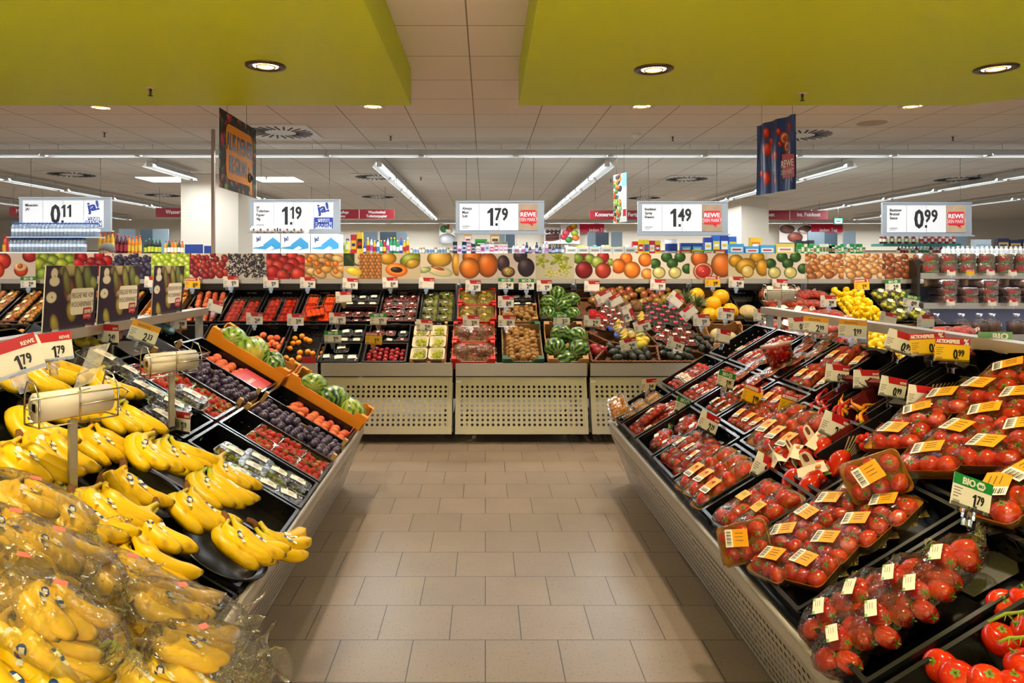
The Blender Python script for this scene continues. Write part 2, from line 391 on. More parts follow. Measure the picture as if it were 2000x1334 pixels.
Y = FX*(HC-EYE)/(VY-262); o.matrix_basis = T(((1243-VX)*Y/FX, Y, HC)); tag(o, 'round white smoke detector on the ceiling tiles', 'smoke detector')
b = MB(); b.lathe([(.14, 0), (.14, -.006), (.1, -.01)], 24); o = b.build('ceiling_speaker', mat('beige_grille', 'B5A58F', .7))
Y = FX*(HC-EYE)/(VY-240); o.matrix_basis = T(((1703-VX)*Y/FX, Y, HC)); tag(o, 'round beige ceiling speaker behind the tomato banner', 'speaker')
# skylight panels
pan = MB(); pan.box(-.18, .18, -.32, .32, -.01, 0); po = pan.build('light_panel', emis('panel_glow', (.9, 1, 1), 1.6)); tag(po, 'x', 'light panel'); pp = Proto(po)
for px, w in ((303, 'outer panel left of the left column'), (340, 'inner panel left of the left column'), (522, 'left panel of the pair right of the column'), (563, 'right panel of the pair right of the column')):
    Y = 11.9; pp.put(T(((px-VX)*Y/FX, Y, HC-.002)), 'bright flush ceiling light panel, '+w)
# thin pole
b = MB(); b.box(-.016, .016, -.016, .016, 0, HC-.003); o = b.build('support_pole', mat('pole_brown', '9C8778', .4, .5)); o.matrix_basis = T((-2.91, 7.55, 0)); tag(o, 'thin square metal pole rising behind the fruit picture boards', 'pole')
# ================= DISPLAY UNITS
def perfo(nx, nz, cw, ch, r, th=.0015, stag=False):
    """perforated sheet in local XZ (x right, z up), facing -Y"""
    b = MB(); n = 8
    for i in range(nx):
        for j in range(nz):
            cx = (i+.5)*cw; cz = (j+.5)*ch; o = len(b.v); inner = []; outer = []
            for k in range(n):
                a = 2*math.pi*k/n+math.pi/8; inner.append((cx+r*math.cos(a), 0, cz+r*math.sin(a)))
            hw, hh = cw/2, ch/2
            sq = [(hw, hh*.41), (hw*.41, hh), (-hw*.41, hh), (-hw, hh*.41), (-hw, -hh*.41), (-hw*.41, -hh), (hw*.41, -hh), (hw, -hh*.41)]
            outer = [(cx+p, 0, cz+q) for p, q in sq]
            b.v += inner+outer
            for k in range(n):
                b.f.append((o+k, o+8+k, o+8+(k+1) % 8, o+(k+1) % 8)); b.m.append(0); b.s.append(False)
            for (i0, i1, cor) in ((0, 1, (hw, hh)), (2, 3, (-hw, hh)), (4, 5, (-hw, -hh)), (6, 7, (hw, -hh))):
                b.v.append((cx+cor[0], 0, cz+cor[1])); b.f.append((o+8+i0, len(b.v)-1, o+8+i1)); b.m.append(0); b.s.append(False)
    return b
def frame_sheet(b, W_, H_, x0, x1, z0, z1):
    b.box(0, x0, -.001, .001, 0, H_); b.box(x1, W_, -.001, .001, 0, H_); b.box(x0, x1, -.001, .001, 0, z0); b.box(x0, x1, -.001, .001, z1, H_)
def caster():
    r = MB(); r.lathe([(.04, -.012), (.04, .012)], 16, 1, T((0, 0, .04)) @ RX(math.pi/2)); r.lathe([(.016, -.015), (.016, .015)], 10, 0, T((0, 0, .04)) @ RX(math.pi/2))
    r.prism([(-.03, .0), (.03, .0), (.012, -.055), (-.012, -.055)], -.017, -.014, 0, T((0, 0, .1)) @ RX(math.pi/2)); r.prism([(-.03, .0), (.03, .0), (.012, -.055), (-.012, -.055)], .014, .017, 0, T((0, 0, .1)) @ RX(math.pi/2))
    r.box(-.035, .035, -.03, .03, .098, .106)
    return r.mesh('caster', [m_chrome, mat('wheel_grey', 'B9B4AA', .5)])
MCAST = caster()
TH = math.radians(30)
pb = perfo(24, 9, .0458, .0415, .0125)
# back wall unit: local x 0..1.19, y = depth from front, z height
def back_unit():
    r = thing('produce_display_unit', 'x', 'display unit')
    b = MB(); b.box(0, 1.17, -.012, .008, .575, .69); b.box(0, 1.17, .008, .03, .672, .69); b.build('front_lip', m_steel, r)
    MP = T((0, .03, .56)) @ RX(math.radians(-18)) @ T((.0, 0, -.5))
    b = MB(); b.add(pb.v, pb.f, 0, False, MP @ T((.035, 0, .06)))
    b2 = MB(); frame_sheet(b2, 1.17, .5, .035, 1.135, .06, .4335); b.add(b2.v, b2.f, 0, False, MP); b.build('perforated_panel', m_steel, r)
    b = MB(); b.box(.004, .05, -.004, -.001, .45, .47, 0, MP); b.build('badge', mat('badge_white', 'DDDDD6', .4), r)
    c, s_ = math.cos(TH), math.sin(TH)
    Q = T((0, 0, .70)) @ RX(TH)
    b = MB(); b.box(0, 1.17, -.02, 1.28, -.19, -.175, 0, Q); b.box(0, 1.17, .61, .625, -.175, -.03, 0, Q); b.build('sloping_shelf', m_dark, r)
    b = MB()
    for x in (.0, 1.155): b.box(x, x+.015, 1.06, 1.08, .1, 1.4); b.box(x, x+.02, .05, .09, .06, .5); b.box(x, x+.02, .05, 1.1, .1, .13)
    b.build('frame', m_grey, r)
    b = MB(); b.box(0, 1.17, 1.085, 1.095, .17, 1.42); b.box(0, 1.17, 1.085, 1.095, .0, .03); b.build('back_panel', mat('brown_back', '4A4139', .6), r)  # low reach and floor strip shaped to darken the front panel's holes
    b = MB(); b.box(0, 1.17, .26, 1.08, .02, .035); b.build('added_shade_sheet', m_black, r)  # black sheet added so the floor behind the lower holes looks shaded
    b = MB(); b.box(0, 1.195, 1.0, 1.06, 1.375, 1.42); b.box(0, 1.195, .995, 1.0, 1.38, 1.415); b.build('price_rail', m_alu, r)
    for x in (.1, 1.07):
        for y in (.2, .95): obj('caster', MCAST, r, T((x, y, 0)))
    return Proto(r)
def spheres(bg, cols, n, r0, r1, seed, asp=1.5, sh=.55, rows=None, ry=1):
    rr = random.Random(seed); a = canvas(96, 64, bg)
    for k in range(n):
        f = k/max(1, n-1); cy_ = .95-f*.85+rr.uniform(-.05, .05); cx = ((k*.618034) % 1)*1.04-.02+rr.uniform(-.04, .04); rad = (r0+(r1-r0)*f)*1.25
        blob(a, cx, cy_, rad, rad*ry, rr.choice(cols), rr.uniform(-.5, .5), sh)
    return a
def art(kind):
    if kind == 'nectarine':
        a = canvas(96, 64, 'D9CBC4'); blob(a, .15, .7, .33, .33, 'C8321E'); blob(a, .85, .9, .3, .26, 'B02A20'); blob(a, .62, .35, .28, .27, 'D84A22'); blob(a, .6, .47, .26, .16, 'F0C596', 0, .2); blob(a, .6, .5, .12, .1, 'C85A22'); blob(a, .05, .35, .22, .3, 'CC3A1C')
    elif kind == 'green_plum': a = spheres('6E8A20', ['9DAE2A', '8AA22C', 'A8B23A', '7E9A24'], 12, .2, .26, 3); blob(a, .35, .15, .25, .15, 'D8CE7A'); blob(a, .35, .15, .14, .08, 'B8923A')
    elif kind == 'cherry':
        a = spheres('D8B8A8', ['9A0E12', 'B4161A', '7E0A10'], 13, .17, .22, 5)
        for x in (.2, .4, .55, .75):
            for t in range(30): blob(a, x+.03*math.sin(t/8), .35+t*.022, .008, .02, '8A9A3A', 0, .1, 0)
    elif kind == 'black_grapes': a = spheres('B9AFA8', ['23203A', '2E2A4A', '1A1830', '3A3454'], 34, .09, .14, 7)
    elif kind == 'green_grapes': a = spheres('8DB82E', ['A4C43A', '96B82E', 'B4CC52'], 34, .11, .14, 8, sh=.4)
    elif kind == 'red_grapes': a = spheres('DDD0C4', ['A02A22', 'B43A2C', '8A1E22', '7A1E28'], 34, .1, .13, 9)
    elif kind == 'blackberry':
        a = canvas(96, 64, 'CFC6BE'); rr = random.Random(2)
        for k in range(20):
            cx, cy_ = (k*.618) % 1, .97-.045*k
            for q in range(34):
                an = rr.uniform(0, 6.3); d = rr.uniform(0, .17); blob(a, cx+d*math.cos(an)/1.5, cy_+d*math.sin(an), .035, .035, rr.choice(['1E1B22', '2A2630', '141218']), 0, .4, .3)
    elif kind == 'strawberry':
        a = spheres('E2CFC4', ['C2201C', 'D23226', 'AE1A1A'], 13, .2, .25, 12); rr = random.Random(5)
        for k in range(130): blob(a, rr.random(), rr.random()*.95, .008, .011, 'E8A060', 0, .1, 0)
        for k in range(7): blob(a, rr.random(), rr.random(), .09, .025, '5E8A2C', rr.uniform(0, 3))
    elif kind == 'physalis':
        a = spheres('D6B48A', ['D89A4A', 'C08A4E', 'E0B878', 'A87A3E'], 14, .2, .24, 14, ry=.6)
        for x, y in ((.3, .6), (.36, .3), (.8, .3), (.6, .6), (.8, .6), (.12, .75)): blob(a, x, y, .12, .12, 'EE7E1E')
    elif kind == 'pineapple':
        a = canvas(96, 64, 'C9BCA8'); rectf(a, 0, .3, .5, 1, '2E3A22')
        for k in range(12): blob(a, .1+.02*k, .9-.03*k, .2, .03, '3E5226', .5+.2*k)
        for j in range(8):
            for i in range(8): blob(a, .42+i*.085+(j % 2)*.042, .06+j*.13, .075, .085, ['B8742E', '9A5A28'][(i+j) % 2])
        blob(a, .27, .3, .33, .17, 'E8C83A', -.2, .2)
    elif kind == 'papaya':
        a = canvas(96, 64, 'C8B898'); blob(a, .15, .8, .35, .25, 'C08A22'); blob(a, .75, .75, .45, .28, '8A9A2C', .3); blob(a, .8, .6, .3, .2, 'B8922A', .3); blob(a, .38, .35, .45, .27, 'E8721E', -.1, .2); blob(a, .38, .36, .36, .19, 'F09040', -.1, .1); blob(a, .38, .36, .25, .12, '2A1E1A', -.1)
    elif kind == 'melon':
        a = canvas(96, 64, 'D8CDB8'); blob(a, .5, .8, .5, .35, 'D8A63A'); blob(a, .95, .6, .2, .5, 'DCA030'); blob(a, .5, .3, .55, .2, 'D8D8A0', -.2, .3); blob(a, .5, .34, .42, .12, 'E8C8A0', -.2, .1); blob(a, .45, .42, .3, .07, 'B05A38', -.25)
        blob(a, .12, .35, .25, .12, 'A8B878', .2)
    elif kind == 'orange': a = canvas(96, 64, 'DCCFC2'); blob(a, .35, .85, .4, .35, 'E07418'); blob(a, .75, .55, .42, .5, 'E2701A'); blob(a, .28, .42, .42, .42, 'E87E1E')
    elif kind == 'passionfruit':
        a = canvas(96, 64, 'D9CFC6'); blob(a, .15, .6, .26, .34, '4A3038'); blob(a, .6, .9, .28, .28, '3C2A32'); blob(a, .75, .45, .34, .38, '35262E'); blob(a, .28, .27, .28, .22, '8A3A3A'); blob(a, .28, .3, .22, .17, 'C8B05A')
        rr = random.Random(1)
        for k in range(20): blob(a, .28+rr.uniform(-.11, .11), .3+rr.uniform(-.11, .11), .025, .02, '2E2418')
    elif kind == 'starfruit':
        a = canvas(96, 64, 'C4C0A4')
        for cx, cy_, r_, c in ((.15, .7, .3, '9AA62C'), (.6, .8, .4, '8FA024'), (.75, .45, .3, 'A6AC3A'), (.35, .25, .22, 'C2C062'), (.75, .25, .2, 'BFC272'), (.55, .2, .18, 'C8C87A')):
            for q in range(5): blob(a, cx+.3*r_*math.cos(1.256*q), cy_+.45*r_*math.sin(1.256*q), r_*.6, r_*.22, c, 1.256*q, .35)
    elif kind == 'apple':
        a = canvas(96, 64, 'DDD2C6')
        for x, y, r_, c in ((.25, .95, .25, '8A1A1E'), (.1, .8, .22, '6E8A2C'), (.4, .78, .22, '7E9A36'), (.75, .85, .25, 'A01E20'), (.6, .65, .25, '9AB048'), (.95, .65, .15, '7E9A36'), (.25, .35, .35, '84161A'), (.75, .33, .32, 'B03A26')): blob(a, x, y, r_, r_, c)
    elif kind == 'oranges': a = canvas(96, 64, 'E2D4C4'); blob(a, .35, .8, .25, .25, 'E8761A'); blob(a, .85, .75, .28, .28, 'E87A1C'); blob(a, .15, .5, .3, .3, 'E0701A'); blob(a, .5, .35, .34, .34, 'F08422'); blob(a, .9, .2, .25, .22, 'F4A040')
    elif kind == 'lime':
        a = canvas(96, 64, 'E6DED0')
        for x, y in ((.1, .6), (.4, .85), (.75, .85), (.55, .6), (.95, .4)): blob(a, x, y, .23, .21, '2E5A20')
        for x, y in ((.2, .25), (.62, .25)): blob(a, x, y, .26, .24, '8AA83C'); blob(a, x, y, .225, .2, 'D8CC84', 0, .1)
    elif kind == 'grapefruit': a = canvas(96, 64, 'E8D8C8'); blob(a, .25, .8, .34, .34, 'DE6A22'); blob(a, .85, .55, .45, .5, 'E87A2A'); blob(a, .35, .3, .4, .36, 'E8843A'); blob(a, .35, .3, .35, .31, 'F0C8A0', 0, .1); blob(a, .35, .3, .31, .27, 'C4322A', 0, .2); blob(a, .35, .3, .04, .04, 'E8B090')
    elif kind == 'lemon': a = canvas(96, 64, 'E4D8B8'); blob(a, .2, .7, .3, .26, 'DDA41E'); blob(a, .75, .85, .3, .22, 'E4AC22'); blob(a, .9, .45, .28, .35, 'DEA020'); blob(a, .45, .5, .42, .32, 'E2A824', .2); blob(a, .5, .3, .26, .26, 'E8B030'); blob(a, .5, .3, .22, .22, 'E8CC7A', 0, .1)
    else:
        cs = {'walnut': ['B4703A', 'A05E2E', 'C08048'], 'pistachio': ['C89058', 'B87A44', 'D8AA74'], 'hazelnut': ['8A4A26', '9A5630', '7A3E20']}[kind]
        a = spheres('D8C8B4', cs, 24, .12, .17, len(kind), ry=.75)
    return a
KINDS = ['nectarine', 'green_plum', 'cherry', 'black_grapes', 'green_grapes', 'red_grapes', 'blackberry', 'strawberry', 'physalis', 'pineapple', 'papaya', 'melon', 'orange', 'passionfruit', 'starfruit', 'apple', 'oranges', 'lime', 'grapefruit', 'lemon', 'lime', 'walnut', 'pistachio', 'hazelnut']
ART = {}
bu = back_unit()
where = ['under the nectarine and cherry pictures', 'under the grape pictures', 'under the blackberry, strawberry and physalis pictures', 'under the pineapple, papaya and melon pictures', 'under the orange, passionfruit and starfruit pictures', 'under the apple, orange and lime pictures', 'under the grapefruit, lemon and lime pictures', 'under the nut pictures']
for k in range(-4, 4):
    x0 = -.275+1.2*k
    bu.put(T((x0+.01, 6.3, 0)), 'steel produce display unit with perforated front '+where[k+4])
    for j in range(3):
        kd = KINDS[(k+4)*3+j]
        if kd not in ART: ART[kd] = print_mesh('picture', art(kd), .398, .266)
        r = thing('fruit_picture_board', 'printed picture board of %s %s the row of boards' % (kd.replace('_', ' ').replace('orange', 'one large orange' if kd == 'orange' else 'orange').replace('one large oranges', 'oranges'), 'in'), 'picture board', T((x0+.4*j, 7.34, 1.422)))
        if kd == 'lime': r['label'] = 'printed picture board of limes right of the %s picture' % ('oranges' if k == 1 else 'lemon')
        b = MB(); b.box(0, .398, .002, .012, 0, .266); b.build('board', m_white, r)
        obj('picture', ART[kd], r)
# ---------------- islands
TI = math.radians(31)
ANG = .0165
ML = T((-.774, 0, 0)) @ RZ(ANG)
MR = T((.968, 0, 0)) @ RZ(ANG)
HR = .444
ppn = perfo(18, 8, .032, .046, .0095)
def island(M, sg, y0, y1, label):
    r = thing('produce_island', label, 'display island', M)
    b = MB()
    lo, hi = (y0, y1)
    b.box(min(0, sg*.02), max(0, sg*.02), lo, hi, HR-.055, HR+.0)
    b.tube([(0, lo, HR), (0, hi, HR)], .012, 8); b.build('front_rail', m_steel, r)
    # slanted perforated skirt in segments of .6
    n = int((hi-lo)/.6)
    for k in range(n):
        ya = hi-.6*(k+1); H_ = .40
        P = T((0, ya, HR-.05)) @ (RY(math.radians(-22*(-sg))) if False else Matrix.Identity(4))
        # local frame: x->Y, z-> down-slope reversed
        dx = sg*.15; L = math.hypot(dx, .385)
        ex = Vector((0, 1, 0)); ez = Vector((-dx/L, 0, .385/L)); ey = ez.cross(ex)
        Q = Matrix(((ex.x, ey.x, ez.x, dx), (ex.y, ey.y, ez.y, ya), (ex.z, ey.z, ez.z, HR-.052-.385), (0, 0, 0, 1)))
        b = MB(); b.add(ppn.v, ppn.f, 0, False, Q @ T((.012, 0, .02))); b2 = MB(); frame_sheet(b2, .597, L, .012, .588, .02, .388); b.add(b2.v, b2.f, 0, False, Q)
        b.build('perforated_panel', m_steel, r)
    c, s_ = math.cos(TI), math.sin(TI)
    b = MB()
    for d0, d1, t0, t1 in ((0, 1.27, -.19, -.18),):
        pts = [(d0, t1), (d1, t1), (d1, t0), (d0, t0)]
        v = []
        for y in (lo, hi):
            for d, t in pts: v.append((sg*(d*c-t*s_), y, HR+.02+d*s_+t*c))
        b.add(v, [(0, 1, 2, 3), (7, 6, 5, 4), (0, 4, 5, 1), (1, 5, 6, 2), (2, 6, 7, 3), (3, 7, 4, 0)])
    b.build('sloping_shelf', m_dark, r)
    b = MB(); b.box(*sorted((sg*.24, sg*.25)), lo, hi-.02, .03, HR-.08); b.build('added_shade_panel', m_black, r)  # black sheet added behind the skirt to keep its holes dark
    b = MB(); x0, x1 = sorted((sg*1.09, sg*1.17)); b.box(x0, x1, lo+.1, hi, 1.215, 1.262); b.build('ridge_rail', m_alu, r)
    b = MB()
    y = hi-.04
    while y > lo: b.box(*sorted((sg*1.12, sg*1.16)), y-.02, y+.02, .1, 1.215); b.box(*sorted((sg*.2, sg*1.14)), y-.02, y+.02, .09, .13); y -= 1.2
    b.build('frame', m_grey, r)
    b = MB(); b.add([(sg*.16, hi-.005, .07), (sg*1.1, hi-.005, .07), (sg*1.1, hi-.005, 1.0), (0.02*sg, hi-.005, HR-.05)], [(0, 1, 2, 3)]); b.build('end_panel', m_grey, r)
    for y in (lo+.3, hi-.3, (lo+hi)/2):
        obj('caster', MCAST, r, T((sg*.32, y, 0)) @ RZ(1.57)); obj('caster', MCAST, r, T((sg*1.0, y, 0)) @ RZ(1.57))
    return r
island(ML, -1, .2, 4.98, 'left steel produce island with perforated skirt, holding bananas to watermelons')
island(MR, 1, .2, 5.05, 'right steel produce island with perforated skirt, holding packed tomatoes')
# ================= FRAMES ON THE SLOPES  (x = right in the picture, y = away, z = off the slope)
def frameM(side, s, t, off=0, M=None):
    """side L/R: s along the slope from the rail, t along the island; side B: t = x, s up the slope"""
    if side == 'B':
        c, n = math.cos(TH), math.sin(TH)
        return Matrix(((1, 0, 0, t), (0, c, -n, 6.3+s*c-off*n), (0, n, c, .70+s*n+off*c), (0, 0, 0, 1)))
    c, n = math.cos(TI), math.sin(TI); z0 = HR+.02
    if side == 'L':
        return ML @ Matrix(((c, 0, n, -s*c+off*n), (0, 1, 0, t), (-n, 0, c, z0+s*n+off*c), (0, 0, 0, 1)))
    z0 += .05
    return MR @ Matrix(((c, 0, -n, s*c-off*n), (0, 1, 0, t), (n, 0, c, z0+s*n+off*c), (0, 0, 0, 1)))
def onslope(side, px, py, off=0):
    M = frameM(side, 0, 0, off); o = M.translation; n = M.to_3x3() @ Vector((0, 0, 1))
    d = W(px, py, 1)-Vector((0, 0, EYE)); cpos = Vector((0, 0, EYE))
    k = (o-cpos).dot(n)/d.dot(n); p = cpos+d*k
    Q = M.copy(); Q.translation = p
    return Q
# ================= CRATES
def loft(b, rings, mi=0, M=None, sm=True, cap0=True, cap1=True):
    n = len(rings[0]); v = [p for r in rings for p in r]; f = []
    for i in range(len(rings)-1):
        for k in range(n): a = i*n+k; c = i*n+(k+1) % n; f.append((a, c, c+n, a+n))
    if cap0: f.append(tuple(range(n))[::-1])
    if cap1: f.append(tuple((len(rings)-1)*n+k for k in range(n)))
    return b.add(v, f, mi, sm, M)
def rr3(w, h, r, z, n=3, cx=0, cy=0): return [(x, y, z) for x, y in rrect(w, h, r, n, cx, cy)]
def crate(lx, ly, d=.125, name='produce_crate', m=None, rimm=None):
    m = m or m_black; r = thing(name, 'x', 'crate'); w = .007; b = MB()
    b.box(-lx/2, lx/2, -ly/2, ly/2, -d, -d+.006)
    for sx in (0, 1):
        L = (lx, ly)[sx]; O = (ly, lx)[sx]
        for sg in (-1, 1):
            def bx(a0, a1, z0, z1, th=w):
                y0, y1 = sorted((sg*(O/2-.004), sg*(O/2-.004-th)))
                if sx: b.box(y0, y1, a0, a1, z0, z1)
                else: b.box(a0, a1, y0, y1, z0, z1)
            short = L <= O
            n = int(L/.045)
            bx(-L/2+.004, L/2-.004, -d, -d*.62)
            for k in range(n): a = -L/2+.004+(L-.008)*k/n; bx(a, a+(L-.008)/n-.012, -d*.62, -d*.55)
            if short:
                bx(-L/2+.004, -.05, -d*.55, -.004); bx(.05, L/2-.004, -d*.55, -.004); bx(-.05, .05, -d*.55, -.048); bx(-.05, .05, -.022, -.004)
            else:
                bx(-L/2+.004, L/2-.004, -d*.55, -.004)
            for k in range(int(L/.13)+1): a = -L/2+.03+k*.13; bx(a, a+.006, -d, -.01, w+.004)
    b.build('body', m, r)
    b = MB(); o_ = rrect(lx-.002, ly-.002, .012); i_ = rrect(lx-.03, ly-.03, .008); n = len(o_)
    v = [(x, y, 0) for x, y in o_]+[(x, y, 0) for x, y in i_]+[(x, y, -.012) for x, y in o_]
    f = [(k, (k+1) % n, (k+1) % n+n, k+n) for k in range(n)]+[(k, (k+1) % n, (k+1) % n+2*n, k+2*n)[::-1] for k in range(n)]
    b.add(v, f); b.build('rim', rimm or mat('crate_rim', '16191B', .22, spec=.8), r)
    return Proto(r)
CR = {}
def put_crate(side, s0, s1, t0, t1, label, d=.125, off=0, kind='plastic', tilt=0):
    lx, ly = (round(s1-s0, 3), round(t1-t0, 3)) if side != 'B' else (round(t1-t0, 3), round(s1-s0, 3))
    key = (lx, ly, d, kind)
    if key not in CR: CR[key] = crate(lx-.006, ly-.006, d) if kind == 'plastic' else (carton(lx-.006, ly-.006, d, kind))
    M = frameM(side, (s0+s1)/2, (t0+t1)/2, off)
    CR[key].put(M, label)
    return M, lx-.04, ly-.04, d
CARD = {'orange': ('E8900E', 'B97A3A'), 'brown': ('A97C4E', '9C7248'), 'black': ('1C1814', '8A6844'), 'red': ('C4221E', 'C9A678'), 'kiwi': ('2F5A4A', 'A98258'), 'wood': ('C9A26C', 'B98E58')}
def carton(lx, ly, d, kind):
    mo = mat('carton_'+kind, CARD[kind][0], .6); mi_ = mat('carton_inner_'+kind, CARD[kind][1], .75)
    r = thing({'wood': 'wooden_tray'}.get(kind, 'cardboard_carton'), 'x', 'carton'); b = MB(); w = .005
    b.box(-lx/2, lx/2, -ly/2, ly/2, -d, -d+.005, 1)
    for sg in (-1, 1):
        for th, mi, oo in ((w, 0, 0), (w*.6, 1, w)):
            y0, y1 = sorted((sg*(ly/2-oo), sg*(ly/2-oo-th))); hz = 0 if kind != 'wood' else -.03
            b.box(-lx/2, lx/2, y0, y1, -d, hz, mi)
            x0, x1 = sorted((sg*(lx/2-oo), sg*(lx/2-oo-th)))
            b.box(x0, x1, -ly/2, ly/2, -d, hz-.012, mi)
    b.build('body', [mo, mi_], r)
    for sx in (-1, 1):
        for sy in (-1, 1):
            b = MB()
            if kind == 'wood': b.box(*sorted((sx*(lx/2-.006), sx*(lx/2-.03))), *sorted((sy*(ly/2-.004), sy*(ly/2-.028))), -d, .028)
            else:
                p = [(0, 0), (.1, 0), (.075, .03), (0, .03)]
                k = min(lx, ly)*.28/.1
                b.add([(sx*(lx/2-x*k), sy*(ly/2-.001), z+.001) for x, z in p]+[(sx*(lx/2-x*k), sy*(ly/2-.008), z+.001) for x, z in p], [(0, 1, 2, 3), (7, 6, 5, 4), (3, 2, 6, 7), (1, 5, 6, 2)])
                b.add([(sx*(lx/2-.001), sy*(ly/2-x*k), z+.001) for x, z in p]+[(sx*(lx/2-.008), sy*(ly/2-x*k), z+.001) for x, z in p], [(0, 1, 2, 3), (7, 6, 5, 4), (3, 2, 6, 7), (1, 5, 6, 2)])
                b.box(*sorted((sx*(lx/2-.002), sx*(lx/2-.05*k))), *sorted((sy*(ly/2-.002), sy*(ly/2-.05*k))), .026, .0315)
            b.build('corner_post', mo, r)
    return Proto(r)
# ================= FRUIT MODELS
def col_mesh(b, name, cols, rough=.4, more=()):
    me = b.mesh(name, [vcm(rough)]+list(more)); ca = me.color_attributes.new('Col', 'FLOAT_COLOR', 'POINT')
    ca.data.foreach_set('color', np.hstack([lin(np.array(cols)), np.ones((len(cols), 1))]).astype(np.float32).ravel())
    return me
VCM = {}
def vcm(rough):
    if rough in VCM: return VCM[rough]
    m = bpy.data.materials.new('fruit_skin'); m.use_nodes = True; nt = m.node_tree; b = nt.nodes['Principled BSDF']
    at = nt.nodes.new('ShaderNodeAttribute'); at.attribute_name = 'Col'; hs = nt.nodes.new('ShaderNodeHueSaturation')
    oi = nt.nodes.new('ShaderNodeObjectInfo'); ma = nt.nodes.new('ShaderNodeMath'); ma.operation = 'MULTIPLY_ADD'; ma.inputs[1].default_value = .22; ma.inputs[2].default_value = .88
    nt.links.new(oi.outputs['Random'], ma.inputs[0]); nt.links.new(ma.outputs[0], hs.inputs['Value']); nt.links.new(at.outputs['Color'], hs.inputs['Color'])
    nt.links.new(hs.outputs[0], b.inputs['Base Color']); b.inputs['Roughness'].default_value = rough; VCM[rough] = m
    return m
m_stem = mat('green_stem', '6E8A24', .6)
def fr(name, rx, ry, rz, m, dim=.12, nu=12, nv=8, stem=None, calyx=False, nip=0):
    b = MB(); b.ball((0, 0, 0), rx, ry, rz, nu, nv, 0)
    v = []
    for x, y, z in b.v:
        rr_ = math.hypot(x/rx, y/ry); k = math.exp(-(rr_*2.6)**2)
        if z > 0: z -= dim*rz*k*1.6
        if nip: z += math.copysign(nip*rz*math.exp(-(rr_*4)**2), z)
        v.append((x, y, z))
    b.v = v; ms = [m]
    if calyx:
        ms.append(m_stem); zt = rz*(1-dim*1.2)
        for k in range(5):
            a = 2*math.pi*k/5+.3; c, s_ = math.cos(a), math.sin(a); L = rx*.62
            b.add([(-s_*.12*rx, c*.12*rx, zt), (s_*.12*rx, -c*.12*rx, zt), (c*L, s_*L, zt+rz*.06-.08*rz)], [(0, 1, 2)], 1)
        b.cyl((0, 0, zt-.002), (rx*.1, 0, zt+rz*.25), rx*.07, n=5, mi=1)
    elif stem: ms.append(stem); b.cyl((0, 0, rz*.8), (rx*.08, 0, rz*1.12), rx*.07, n=5, mi=1)
    return b.mesh(name, ms)
m_tom = mat('tomato_skin', 'BE180A', .15, spec=.6, c2='E23A12', nscale=6)
m_tomc = mat('cherry_tomato_skin', 'C4140A', .14, spec=.6, c2='E43414', nscale=9)
m_tomy = mat('orange_tomato_skin', 'F0A010', .15, spec=.6, c2='F48A0C', nscale=9)
m_plum = mat('plum_skin', '24142E', .38, c2='554668', nscale=14)
m_peach = mat('peach_skin', 'C8442A', .7, c2='EE8A52', nscale=16)
m_nect = mat('nectarine_skin', 'B81E18', .28, c2='F0701E', nscale=18)
m_apri = mat('apricot_skin', 'EE8A1A', .55, c2='F4A428', nscale=16)
m_apple = mat('apple_skin', 'C8402A', .28, c2='E8C050', nscale=18)
m_plumr = mat('red_plum_skin', '7A1422', .25, c2='B02A30', nscale=15)
m_kiwi = mat('kiwi_skin', '8E6838', .85, bump=.3, bscale=120, c2='AE864E', nscale=16)
m_lemon = mat('lemon_skin', 'F2C608', .4, bump=.3, bscale=110, c2='F8DA20', nscale=8)
m_orange = mat('orange_skin', 'EE6A08', .42, bump=.3, bscale=110, c2='F28414', nscale=8)
m_lime = MATS.get('x') or mat('lime_skin', 'A8B418', .4, c2='C8CC30', nscale=10)
m_mango = mat('mango_skin', '8A1E28', .3, c2='7E8A28', nscale=9)
m_melon = mat('honeydew_skin', 'F6B408', .45, c2='FAC818', nscale=12)
m_cant = mat('cantaloupe_skin', 'B8A070', .8, bump=.6, bscale=70, c2='C8B888', nscale=30)
m_avo = mat('avocado_skin', '1E2418', .45, bump=.6, bscale=90)
m_coco = mat('coconut_husk', '5A3A22', .95, bump=.8, bscale=60, c2='7A5636', nscale=30)
m_pap = mat('papaya_skin', 'D8B018', .4, c2='88A020', nscale=10)
F_tom = fr('tomato', .031, .03, .026, m_tom, calyx=True); F_toms = fr('tomato', .022, .021, .019, m_tomc, calyx=True, nu=10, nv=7)
F_cher = fr('cherry_tomato', .0135, .0135, .013, m_tomc, .05, 8, 6); F_chery = fr('cherry_tomato', .0135, .0135, .013, m_tomy, .05, 8, 6)
F_tomL = fr('tomato', .031, .03, .042, m_tom, .1, 14, 10, calyx=True)
F_tomB = fr('tomato', .042, .04, .037, m_tom, .14, 18, 12, calyx=True)
F_plum = fr('plum', .0235, .022, .029, m_plum, .08); F_peach = fr('peach', .034, .033, .032, m_peach, .16); F_nect = fr('nectarine', .031, .03, .03, m_nect, .16)
F_apri = fr('apricot', .024, .023, .023, m_apri, .12); F_apple = fr('apple', .034, .033, .03, m_apple, .2, stem=mat('brown_stem', '4A3018', .8)); F_plumr = fr('plum', .026, .026, .026, m_plumr, .12)
F_kiwi = fr('kiwi', .026, .025, .034, m_kiwi, .03); F_lemon = fr('lemon', .031, .031, .04, m_lemon, -.02, nip=.18, nv=12); F_orange = fr('orange', .037, .037, .035, m_orange, .06)
F_lime = fr('lime', .026, .026, .031, m_lime, -.02, nip=.12); F_mango = fr('mango', .042, .038, .055, m_mango, .03); F_melon = fr('honeydew_melon', .078, .078, .088, m_melon, .03, 20, 12)
